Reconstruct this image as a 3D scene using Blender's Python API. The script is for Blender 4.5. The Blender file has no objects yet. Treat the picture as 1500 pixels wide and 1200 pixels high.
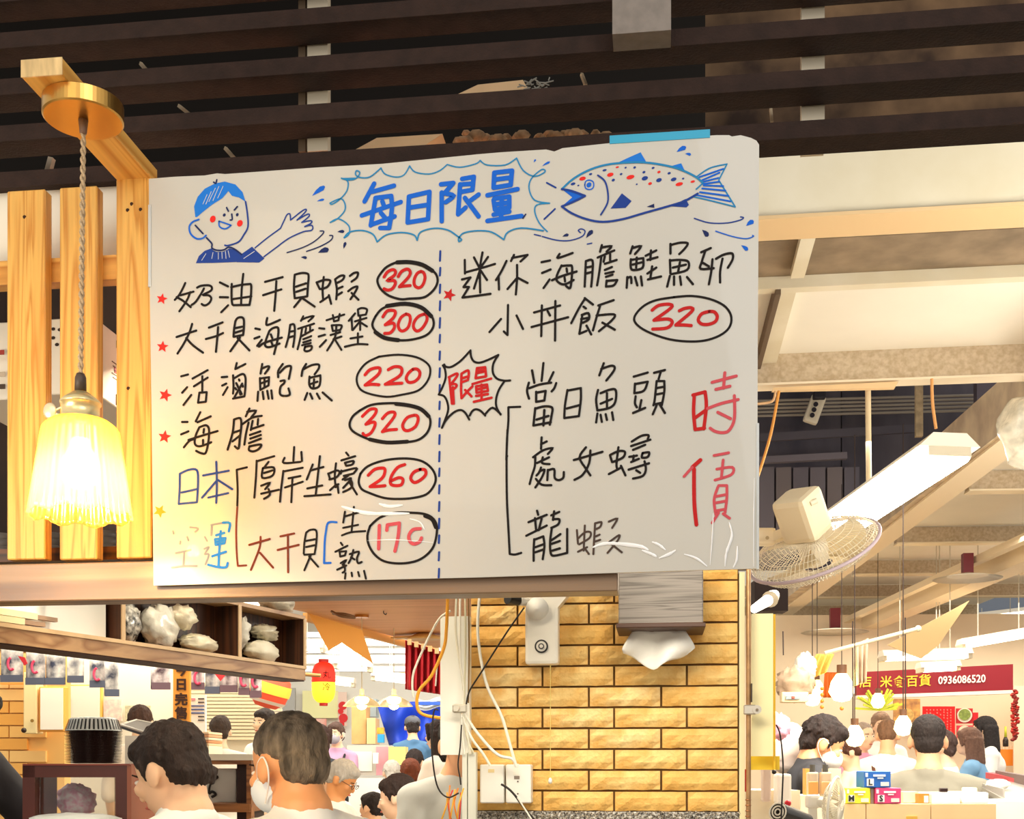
import bpy, bmesh, math, random
from mathutils import Vector, Matrix, noise, Euler
random.seed(7)
SC = bpy.context.scene
COL = SC.collection
D2R = math.pi / 180

# ---------------------------------------------------------------- camera
FPX, CX, HY = 1750.0, 750.0, 1120.0        # focal length in pixels, optical centre column, horizon row
YAW = 7.0 * D2R
CAMZ = 1.55
cam_d = bpy.data.cameras.new('camera')
cam = bpy.data.objects.new('camera', cam_d)
COL.objects.link(cam)
cam.location = (0, 0, CAMZ)
cam.rotation_euler = (math.pi / 2, 0, YAW)
cam_d.sensor_width = 36.0
cam_d.lens = 36.0 * FPX / 1500.0
cam_d.shift_y = (HY - 600.0) / 1500.0
cam_d.clip_start = 0.05
SC.camera = cam

# ---------------------------------------------------------------- world, lights, exposure
SC.view_settings.view_transform = 'Standard'
SC.view_settings.look = 'None'
SC.view_settings.exposure = 0.0
SC.view_settings.gamma = 1.0
SC.view_settings.use_curve_mapping = False
W = bpy.data.worlds.new('world'); SC.world = W
W.use_nodes = True
W.node_tree.nodes['Background'].inputs[0].default_value = (1.0, 0.93, 0.82, 1)
W.node_tree.nodes['Background'].inputs[1].default_value = 0.72

RV = Vector((math.cos(YAW), math.sin(YAW), 0))
FV = Vector((-math.sin(YAW), math.cos(YAW), 0))
UZ = Vector((0, 0, 1))
C0 = Vector((0, 0, CAMZ))
def C(lat, dep, z):                       # camera-axis coordinates (right, forward, height above the lens) to world
    return C0 + RV * lat + FV * dep + UZ * z
def PD(px, py, d):                        # point at forward distance d
    return C((px - CX) / FPX * d, d, (HY - py) / FPX * d)
def P(px, py, y):                         # point on the wall plane y = const (planes parallel to the shop front)
    dr = FV + RV * ((px - CX) / FPX) + UZ * ((HY - py) / FPX)
    return C0 + dr * (y / dr.y)
MA = YAW - 3.27 * D2R                     # the market hall behind is turned a little from the shop front
MR = Vector((math.cos(MA), math.sin(MA), 0)); MF = Vector((-math.sin(MA), math.cos(MA), 0))
def MK(u, v, z):
    return C0 + MR * u + MF * v + UZ * z

def area(name, loc, size, power, col, target=None, sy=None):
    l = bpy.data.lights.new(name, 'AREA'); l.energy = power; l.color = col
    l.shape = 'RECTANGLE'; l.size = size; l.size_y = sy or size
    o = bpy.data.objects.new(name, l); COL.objects.link(o); o.location = loc
    d = (Vector(target) - Vector(loc)) if target is not None else Vector((0, 0, -1))
    o.rotation_euler = d.to_track_quat('-Z', 'Y').to_euler()
    return o
def point(name, loc, power, col, r=0.03):
    l = bpy.data.lights.new(name, 'POINT'); l.energy = power; l.color = col; l.shadow_soft_size = r
    o = bpy.data.objects.new(name, l); COL.objects.link(o); o.location = loc
    return o
# unseen area lights added above and behind the camera to light the front
area('front_fill', C(0.9, -0.7, 1.9), 1.6, 30, (0.95, 0.97, 1.0), C(0.1, 2.0, 0.6))
area('front_fill', C(-1.2, -0.9, 1.7), 1.2, 13, (1.0, 0.86, 0.66), C(-0.4, 2.0, 0.3))
# area lights added to overexpose the rooms beyond the shop front
area('hall_fill', MK(2.1, 6.6, 1.45), 1.6, 85, (1.0, 0.95, 0.84), None, 2.5)
area('hall_fill', MK(3.6, 10.4, 1.3), 3.0, 85, (1.0, 0.90, 0.74), None, 2.5)
area('hall_fill', C(-1.3, 5.3, 1.3), 2.2, 90, (1.0, 0.88, 0.68), C(-1.4, 6.0, -1), 2.2)
area('hall_fill', C(-1.5, 9.5, 1.5), 4.0, 170, (1.0, 0.95, 0.86), C(-1.5, 10.5, -1), 2.5)
area('stall_fill', C(-0.6, 2.75, 0.95), 0.9, 50, (1.0, 0.85, 0.62), C(-0.55, 3.4, -0.5), 0.5)  # added fill over the stall, brightens the front men and the cabinet

area('stall_fill', C(0.05, 2.45, 0.66), 0.8, 15, (1.0, 0.90, 0.72), C(0.15, 3.4, -0.1), 0.3)  # added fill hidden behind the board, lights the brick pillar
area('ceiling_wash', MK(3.2, 4.9, 0.75), 1.2, 42, (1.0, 0.94, 0.82), MK(2.6, 5.2, 2.0), 1.2)  # added upward light out of frame, brightens the hall ceiling
area('face_fill', C(-1.25, 1.3, 0.35), 0.5, 9, (1.0, 0.88, 0.70), C(-.55, 3.0, -.05), 0.4)  # added fill from outside the frame, brightens the front men's skin
area('fascia_fill', C(1.9, 2.7, 0.9), 0.8, 26, (1.0, 0.96, 0.86), C(1.6, 3.9, 2.0), 0.8)  # added fill out of frame, aimed up at the cream fascia
area('hall_fill', C(-1.2, 12.5, 1.5), 4.0, 170, (1.0, 0.95, 0.86), C(-1.5, 13.5, -1), 2.0)  # added fill for the far rear room

# ---------------------------------------------------------------- materials
def s2l(c): return c / 12.92 if c <= 0.04045 else ((c + 0.055) / 1.055) ** 2.4
def rgb(h):
    h = h.lstrip('#'); return tuple(s2l(int(h[i:i + 2], 16) / 255) for i in (0, 2, 4)) + (1,)
_mc = {}
def M(hexc, rough=0.6, metal=0.0, var=0.0, vscale=20, bump=0.0, bscale=60, emit=0.0, ecol=None, trans=0.0, alpha=1.0, coat=0.0, hex2=None, stretch=(1, 1, 1), ior=1.45, sub=0.0):
    key = (hexc, rough, metal, var, vscale, bump, bscale, emit, ecol, trans, alpha, coat, hex2, stretch, sub)
    if key in _mc: return _mc[key]
    m = bpy.data.materials.new('m_' + hexc.strip('#')); m.use_nodes = True
    nt = m.node_tree; b = nt.nodes['Principled BSDF']
    b.inputs['Base Color'].default_value = rgb(hexc)
    b.inputs['Roughness'].default_value = rough
    b.inputs['Metallic'].default_value = metal
    b.inputs['IOR'].default_value = ior
    b.inputs['Transmission Weight'].default_value = trans
    b.inputs['Alpha'].default_value = alpha
    b.inputs['Coat Weight'].default_value = coat
    b.inputs['Subsurface Weight'].default_value = sub
    if emit:
        b.inputs['Emission Color'].default_value = rgb(ecol or hexc)
        b.inputs['Emission Strength'].default_value = emit
    if var or bump:
        tc = nt.nodes.new('ShaderNodeTexCoord'); mp = nt.nodes.new('ShaderNodeMapping')
        mp.inputs['Scale'].default_value = stretch
        nt.links.new(tc.outputs['Object'], mp.inputs[0])
    if var:
        n = nt.nodes.new('ShaderNodeTexNoise'); n.inputs['Scale'].default_value = vscale; n.inputs['Detail'].default_value = 6
        nt.links.new(mp.outputs[0], n.inputs['Vector'])
        cr = nt.nodes.new('ShaderNodeValToRGB'); nt.links.new(n.outputs[0], cr.inputs[0])
        cr.color_ramp.elements[0].position = 0.35; cr.color_ramp.elements[1].position = 0.65
        c = rgb(hexc)
        cr.color_ramp.elements[1].color = c
        cr.color_ramp.elements[0].color = rgb(hex2) if hex2 else tuple(x * (1 - var) for x in c[:3]) + (1,)
        nt.links.new(cr.outputs[0], b.inputs['Base Color'])
    if bump:
        n = nt.nodes.new('ShaderNodeTexNoise'); n.inputs['Scale'].default_value = bscale; n.inputs['Detail'].default_value = 5
        nt.links.new(mp.outputs[0], n.inputs['Vector'])
        bp = nt.nodes.new('ShaderNodeBump'); bp.inputs['Strength'].default_value = bump; bp.inputs['Distance'].default_value = 0.01
        nt.links.new(n.outputs[0], bp.inputs['Height']); nt.links.new(bp.outputs[0], b.inputs['Normal'])
    _mc[key] = m
    return m
def wood(light, dark, axis='Z', scale=9, rough=0.5, knots=True):
    key = ('wood', light, dark, axis, scale, rough)
    if key in _mc: return _mc[key]
    m = bpy.data.materials.new('wood_' + light.strip('#')); m.use_nodes = True
    nt = m.node_tree; b = nt.nodes['Principled BSDF']; b.inputs['Roughness'].default_value = rough
    tc = nt.nodes.new('ShaderNodeTexCoord'); mp = nt.nodes.new('ShaderNodeMapping')
    k = 0.03
    mp.inputs['Scale'].default_value = {'X': (k, 1, 1), 'Y': (1, k, 1), 'Z': (1, 1, k)}[axis]
    oi = nt.nodes.new('ShaderNodeObjectInfo')
    ad = nt.nodes.new('ShaderNodeVectorMath'); ad.operation = 'ADD'
    nt.links.new(tc.outputs['Object'], ad.inputs[0]); nt.links.new(oi.outputs['Random'], ad.inputs[1])
    nt.links.new(ad.outputs[0], mp.inputs[0])
    n = nt.nodes.new('ShaderNodeTexNoise'); n.inputs['Scale'].default_value = scale; n.inputs['Detail'].default_value = 3; n.inputs['Distortion'].default_value = 0.6
    nt.links.new(mp.outputs[0], n.inputs['Vector'])
    mu = nt.nodes.new('ShaderNodeMath'); mu.operation = 'MULTIPLY'; mu.inputs[1].default_value = 9
    fr = nt.nodes.new('ShaderNodeMath'); fr.operation = 'FRACT'
    nt.links.new(n.outputs[0], mu.inputs[0]); nt.links.new(mu.outputs[0], fr.inputs[0])
    cr = nt.nodes.new('ShaderNodeValToRGB')
    e = cr.color_ramp.elements
    e[0].position = 0.0; e[0].color = rgb(light); e[1].position = 1.0; e[1].color = rgb(light)
    x = e.new(0.75); x.color = rgb(dark); x2 = e.new(0.35); x2.color = rgb(light)
    nt.links.new(fr.outputs[0], cr.inputs[0])
    f = nt.nodes.new('ShaderNodeTexNoise'); f.inputs['Scale'].default_value = scale * 14
    nt.links.new(mp.outputs[0], f.inputs['Vector'])
    mx = nt.nodes.new('ShaderNodeMixRGB'); mx.blend_type = 'MULTIPLY'; mx.inputs[0].default_value = 0.25
    nt.links.new(cr.outputs[0], mx.inputs[1]); nt.links.new(f.outputs[0], mx.inputs[2])
    nt.links.new(mx.outputs[0], b.inputs['Base Color'])
    bp = nt.nodes.new('ShaderNodeBump'); bp.inputs['Strength'].default_value = 0.15; bp.inputs['Distance'].default_value = 0.003
    nt.links.new(f.outputs[0], bp.inputs['Height']); nt.links.new(bp.outputs[0], b.inputs['Normal'])
    _mc[key] = m
    return m

# ---------------------------------------------------------------- objects
def org(o):
    v = Vector((0, 0, 0))
    while o is not None:
        v = v + Vector(o.location); o = o.parent
    return v
def tag(o, label=None, cat=None, group=None, kind=None):
    if label: o['label'] = label
    if cat: o['category'] = cat
    if group: o['group'] = group
    if kind: o['kind'] = kind
    return o
def thing(name, loc, label, cat, group=None):
    o = bpy.data.objects.new(name, None); COL.objects.link(o); o.location = loc
    o.empty_display_size = 0.05
    return tag(o, label, cat, group)
class MB:
    def __init__(s): s.v = []; s.f = []; s.sm = []
    def add(s, vs, fs, smooth=False):
        n = len(s.v); s.v += [Vector(x) for x in vs]
        for f in fs: s.f.append([i + n for i in f]); s.sm.append(smooth)
        return s
    def box(s, c, size, rz=0.0, rot=None):
        hx, hy, hz = size[0] / 2, size[1] / 2, size[2] / 2
        m = rot if rot is not None else Matrix.Rotation(rz, 3, 'Z')
        c = Vector(c)
        vs = [c + m @ Vector((x, y, z)) for x in (-hx, hx) for y in (-hy, hy) for z in (-hz, hz)]
        return s.add(vs, [(0, 1, 3, 2), (4, 6, 7, 5), (0, 4, 5, 1), (2, 3, 7, 6), (0, 2, 6, 4), (1, 5, 7, 3)])
    def cbox(s, c, size, ch, rz=0.0, rot=None):      # chamfered box
        hx, hy, hz = size[0] / 2, size[1] / 2, size[2] / 2
        m = rot if rot is not None else Matrix.Rotation(rz, 3, 'Z'); c = Vector(c)
        bm = bmesh.new(); bmesh.ops.create_cube(bm, size=1)
        for v in bm.verts: v.co = Vector((v.co.x * size[0], v.co.y * size[1], v.co.z * size[2]))
        bmesh.ops.bevel(bm, geom=bm.edges[:], offset=ch, segments=2 if ch > 0.004 else 1, affect='EDGES', profile=0.6)
        bm.verts.index_update()
        s.add([c + m @ v.co for v in bm.verts], [[v.index for v in f.verts] for f in bm.faces]); bm.free()
        return s
    def hexa(s, a, b, c, d, off):                    # quad a,b,c,d extruded by vector off
        vs = [Vector(x) for x in (a, b, c, d)]; vs += [x + Vector(off) for x in vs]
        return s.add(vs, [(0, 1, 2, 3), (7, 6, 5, 4), (0, 4, 5, 1), (1, 5, 6, 2), (2, 6, 7, 3), (3, 7, 4, 0)])
    def prism(s, pts, off):
        n = len(pts); vs = [Vector(x) for x in pts]; vs += [x + Vector(off) for x in vs]
        fs = [list(range(n)), list(range(2 * n - 1, n - 1, -1))] + [(i, i + n, (i + 1) % n + n, (i + 1) % n) for i in range(n)]
        return s.add(vs, fs)
    def bar(s, p, q, w, h, up=(0, 0, 1)):            # box beam from p to q, w sideways, h along up
        p, q = Vector(p), Vector(q); d = (q - p).normalized(); up = Vector(up)
        if abs(d.dot(up)) > 0.97: up = Vector((0, 1, 0))
        sd = d.cross(up).normalized(); u = sd.cross(d).normalized()
        o = [sd * (w / 2 * a) + u * (h / 2 * b) for a, b in ((-1, -1), (1, -1), (1, 1), (-1, 1))]
        return s.add([p + x for x in o] + [q + x for x in o], [(3, 2, 1, 0), (4, 5, 6, 7), (0, 1, 5, 4), (1, 2, 6, 5), (2, 3, 7, 6), (3, 0, 4, 7)])
    def cyl(s, p, q, r1, r2=None, n=16, cap=True, smooth=True):
        r2 = r1 if r2 is None else r2
        p, q = Vector(p), Vector(q); d = (q - p).normalized()
        a = d.orthogonal().normalized(); b = d.cross(a)
        vs = [p + (a * math.cos(t) + b * math.sin(t)) * r1 for t in [2 * math.pi * i / n for i in range(n)]]
        vs += [q + (a * math.cos(t) + b * math.sin(t)) * r2 for t in [2 * math.pi * i / n for i in range(n)]]
        s.add(vs, [(i, (i + 1) % n, (i + 1) % n + n, i + n) for i in range(n)], smooth)
        if cap: s.add(vs, [list(range(n - 1, -1, -1)), list(range(n, 2 * n))])
        return s
    def tube(s, pts, r, n=8, curve=True, rs=None, closed=False):
        pts = [Vector(p) for p in pts]
        if curve and len(pts) > 2: pts = catmull(pts, 6)
        N = len(pts); rings = []
        d0 = (pts[1] - pts[0]).normalized(); a = d0.orthogonal().normalized()
        for i, p in enumerate(pts):
            d = (pts[min(i + 1, N - 1)] - pts[max(i - 1, 0)]).normalized()
            a = (a - d * a.dot(d)).normalized(); b = d.cross(a)
            rr = r if rs is None else rs(i / (N - 1))
            rings.append([p + (a * math.cos(2 * math.pi * k / n) + b * math.sin(2 * math.pi * k / n)) * rr for k in range(n)])
        vs = [v for rg in rings for v in rg]
        fs = [(i * n + k, i * n + (k + 1) % n, (i + 1) * n + (k + 1) % n, (i + 1) * n + k) for i in range(N - 1) for k in range(n)]
        s.add(vs, fs, True)
        s.add(rings[0] + rings[-1], [list(range(n - 1, -1, -1)), list(range(n, 2 * n))])
        return s
    def lathe(s, prof, c, n=32, axis=None, ripple=0.0, rn=0, smooth=True):   # prof: (r, h) list
        c = Vector(c); ax = Vector(axis or (0, 0, 1)).normalized(); a = ax.orthogonal().normalized() if axis else Vector((1, 0, 0)); b = ax.cross(a)
        vs = []
        for r, h in prof:
            for k in range(n):
                t = 2 * math.pi * k / n; rr = r * (1 + ripple * math.cos(t * rn))
                vs.append(c + ax * h + (a * math.cos(t) + b * math.sin(t)) * rr)
        fs = [(i * n + k, i * n + (k + 1) % n, (i + 1) * n + (k + 1) % n, (i + 1) * n + k) for i in range(len(prof) - 1) for k in range(n)]
        return s.add(vs, fs, smooth)
    def ell(s, c, r, rot=None, n=16, m=10):
        c = Vector(c); R = rot or Matrix.Identity(3)
        if isinstance(r, (int, float)): r = (r, r, r)
        vs = [c + R @ Vector((0, 0, r[2]))]
        for i in range(1, m):
            p = math.pi * i / m
            for k in range(n):
                t = 2 * math.pi * k / n
                vs.append(c + R @ Vector((r[0] * math.sin(p) * math.cos(t), r[1] * math.sin(p) * math.sin(t), r[2] * math.cos(p))))
        vs.append(c + R @ Vector((0, 0, -r[2])))
        fs = [(0, 1 + k, 1 + (k + 1) % n) for k in range(n)]
        for i in range(m - 2):
            for k in range(n):
                fs.append((1 + i * n + k, 1 + (i + 1) * n + k, 1 + (i + 1) * n + (k + 1) % n, 1 + i * n + (k + 1) % n))
        L = len(vs) - 1; b0 = 1 + (m - 2) * n
        fs += [(L, b0 + (k + 1) % n, b0 + k) for k in range(n)]
        return s.add(vs, fs, True)
    def cap(s, p, q, r1, r2, n=10):                  # tapered capsule
        p, q = Vector(p), Vector(q)
        s.cyl(p, q, r1, r2, n); s.ell(p, r1 * 1.01, n=n, m=8); s.ell(q, r2 * 1.01, n=n, m=8)
        return s
    def grid(s, f, nu, nv, smooth=True, closed=False):
        vs = [f(i / (nu - 1), j / (nv - 1)) for j in range(nv) for i in range(nu)]
        return s.add(vs, [(j * nu + i, j * nu + i + 1, (j + 1) * nu + i + 1, (j + 1) * nu + i) for j in range(nv - 1) for i in range(nu - 1)], smooth)
    def build(s, name, mat, parent=None, label=None, cat=None, group=None, kind=None, loc=None, fix=True):
        if parent is not None: o0 = org(parent)
        elif loc is not None: o0 = Vector(loc)
        else:
            xs = [v.x for v in s.v]; ys = [v.y for v in s.v]; zs = [v.z for v in s.v]
            o0 = Vector(((min(xs) + max(xs)) / 2, (min(ys) + max(ys)) / 2, min(zs)))
        me = bpy.data.meshes.new(name)
        me.from_pydata([v - o0 for v in s.v], [], s.f)
        me.polygons.foreach_set('use_smooth', s.sm)
        if fix:
            bm = bmesh.new(); bm.from_mesh(me); bmesh.ops.recalc_face_normals(bm, faces=bm.faces); bm.to_mesh(me); bm.free()
        me.materials.append(mat); me.update()
        o = bpy.data.objects.new(name, me); COL.objects.link(o)
        if parent is not None: o.parent = parent
        else: o.location = o0
        return tag(o, label, cat, group, kind)
def catmull(pts, k=6):
    out = []
    for i in range(len(pts) - 1):
        p0 = pts[max(i - 1, 0)]; p1 = pts[i]; p2 = pts[i + 1]; p3 = pts[min(i + 2, len(pts) - 1)]
        for j in range(k):
            t = j / k; out.append(0.5 * ((2 * p1) + (p2 - p0) * t + (2 * p0 - 5 * p1 + 4 * p2 - p3) * t * t + (3 * p1 - p0 - 3 * p2 + p3) * t ** 3))
    out.append(pts[-1]); return out
def solidify(o, t, off=0):
    m = o.modifiers.new('solidify', 'SOLIDIFY'); m.thickness = t; m.offset = off; return o
def remesh(o, vox, smooth=4, disp=0.0, dscale=0.05):
    m = o.modifiers.new('remesh', 'REMESH'); m.mode = 'VOXEL'; m.voxel_size = vox; m.use_smooth_shade = True
    if smooth:
        k = o.modifiers.new('smooth', 'SMOOTH'); k.iterations = smooth; k.factor = 0.5
    dg = bpy.context.evaluated_depsgraph_get()
    me = bpy.data.meshes.new_from_object(o.evaluated_get(dg))
    me.name = o.name
    o.modifiers.clear(); old = o.data; mats = [x for x in old.materials]; o.data = me
    if not me.materials:
        for x in mats: me.materials.append(x)
    me.polygons.foreach_set('use_smooth', [True] * len(me.polygons))
    if disp:
        for v in me.vertices:
            nv = noise.noise_vector(v.co / dscale)
            v.co += nv * disp
    bpy.data.meshes.remove(old)
    return o
def text(string, size, c, right, up, mat, parent, name='lettering', ext=0.0006, sx=1.0, bold=0.0, label=None):
    cu = bpy.data.curves.new(name, 'FONT'); cu.body = string; cu.size = size; cu.extrude = ext
    cu.align_x = 'CENTER'; cu.align_y = 'CENTER'; cu.offset = bold; cu.resolution_u = 2
    t = bpy.data.objects.new(name, cu); COL.objects.link(t)
    dg = bpy.context.evaluated_depsgraph_get()
    me = bpy.data.meshes.new_from_object(t.evaluated_get(dg))
    bpy.data.objects.remove(t)
    right = Vector(right).normalized(); up = Vector(up).normalized(); nn = right.cross(up)
    o0 = org(parent) if parent is not None else Vector((0, 0, 0))
    for v in me.vertices:
        v.co = Vector(c) - o0 + right * (v.co.x * sx) + up * v.co.y + nn * v.co.z
    me.materials.clear(); me.materials.append(mat)
    o = bpy.data.objects.new(name, me); COL.objects.link(o)
    if parent is not None: o.parent = parent
    if label: o['label'] = label
    return o
def boxpx(mb, x0, y0, x1, y1, d, th):      # box facing the lens axis, front at distance d, th deep
    return mb.hexa(PD(x0, y0, d), PD(x1, y0, d), PD(x1, y1, d), PD(x0, y1, d), FV * th)
def boxpf(mb, x0, y0, x1, y1, y, th):      # box parallel to the shop front; rows are measured at the middle column
    a = P((x0 + x1) / 2, y0, y); b = P((x0 + x1) / 2, y1, y); xl = P(x0, y0, y).x; xr = P(x1, y0, y).x
    return mb.box(((xl + xr) / 2, y + th / 2, (a.z + b.z) / 2), (xr - xl, th, abs(a.z - b.z)))
# ================================================================ structure
PINE = wood('#f3bb5e', '#d58f36', 'Z', 24, 0.45)
PINEX = wood('#f0b75c', '#c9802c', 'X', 10, 0.45)
PINEY = wood('#f0b75c', '#d08a35', 'Y', 10, 0.45)
DARKBAR = M('#33211a', 0.9, var=0.35, vscale=30, bump=0.2, bscale=200)
b = MB(); b.box((0, 8, -0.05), (30, 40, 0.1)); b.build('floor', M('#9a8f80', 0.5, var=0.2, vscale=2), kind='structure')
# dark service void over the shop front; near-black colour stands in for its shade
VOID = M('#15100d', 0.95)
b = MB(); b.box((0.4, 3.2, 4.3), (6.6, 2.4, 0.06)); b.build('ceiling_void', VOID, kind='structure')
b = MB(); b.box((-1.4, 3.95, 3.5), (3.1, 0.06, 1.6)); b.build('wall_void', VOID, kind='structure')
# ================================================================ menu board
YB = 1.985
tl, tr, br_, bl = P(218, 262, YB), P(1112, 202, YB), P(1108, 833, YB), P(225, 858, YB)
board = thing('menu_board', (0.5 * (bl.x + br_.x), YB, bl.z), 'large white hand-lettered menu board with a blue boy and fish drawn on it', 'sign')
pts = []
top = [(218, 262), (255, 259), (300, 257), (318, 254), (330, 255), (400, 250), (470, 245), (560, 240), (640, 232), (700, 226), (735, 223), (800, 219), (812, 222), (824, 217), (900, 209), (1000, 201), (1050, 198), (1068, 198), (1072, 200), (1085, 198), (1100, 202), (1108, 206), (1112, 212)]
bot = [(1110, 500), (1109, 833), (1000, 836), (700, 846), (400, 853), (225, 858), (222, 600), (219, 400)]
b = MB(); b.prism([P(x, y, YB) for x, y in top + bot], (0, 0.005, 0))
b.build('panel', M('#d0ccc2', 0.33, var=0.06, vscale=3, coat=0.25), board)
b = MB(); boxpf(b, 893, 194, 1040, 206, YB - 0.001, 0.007); b.build('tape', M('#2aa7d0', 0.4), board, 'cyan tape strip along the top edge')
for k, (x0, y0, x1, y1) in enumerate([(217, 300, 221, 420), (1108, 620, 1112, 834)]):
    b = MB(); boxpf(b, x0, y0, x1, y1, YB - 0.0015, 0.008); b.build('film_edge', M('#e8ecec', 0.15, trans=0.3), board)

INK = {'k': M('#120806', 0.85), 'r': M('#c51a1c', 0.85), 'p': M('#d4525c', 0.85), 'b': M('#0d66d8', 0.85), 'c': M('#2388c0', 0.85),
       'n': M('#17275c', 0.85), 'd': M('#1c3f94', 0.85), 'R': M('#ee2a22', 0.85), 'o': M('#e9982a', 0.85), 'g': M('#8c93a0', 0.85), 'w': M('#6e2c1c', 0.85), 't': M('#4c3c34', 0.85), 'B': M('#1a7be0', 0.85)}
def ribbon(mb, pts, w, y):                # pts in photo pixels on the board plane, w pixel width
    V = [Vector((x, y_, 0)) for x, y_ in pts]
    if len(V) > 2: V = catmull(V, 4)
    k = (YB) / FPX
    W3 = [P(v.x, v.y, y) for v in V]
    hw = w / 2 * k * 1.12
    Q = [W3[0]]
    for p in W3[1:]:
        if (p - Q[-1]).length > 2e-5: Q.append(p)
    if len(Q) < 2: return
    dirs = [(Q[i + 1] - Q[i]).normalized() for i in range(len(Q) - 1)]
    def perp(d): return Vector((-d.z, 0, d.x))
    Lf, Rt = [], []
    for i, p in enumerate(Q):
        if i == 0: n = perp(dirs[0])
        elif i == len(Q) - 1: n = perp(dirs[-1])
        else:
            n = perp(dirs[i - 1]) + perp(dirs[i])
            n = n.normalized() if n.length > .2 else perp(dirs[i])
            n *= min(1.5, 1 / max(.5, abs(n.dot(perp(dirs[i])))))
        Lf.append(p + n * hw); Rt.append(p - n * hw)
    n_ = len(Q); vs = Lf + Rt
    mb.add(vs, [(i, i + n_, i + n_ + 1, i + 1) for i in range(n_ - 1)])
    for p, d in ((Q[0], -dirs[0]), (Q[-1], dirs[-1])):
        n = perp(d); mb.add([p + (n * math.cos(t) + d * math.sin(t)) * hw for t in [math.pi * k_ / 6 for k_ in range(7)]], [list(range(7))])
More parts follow.
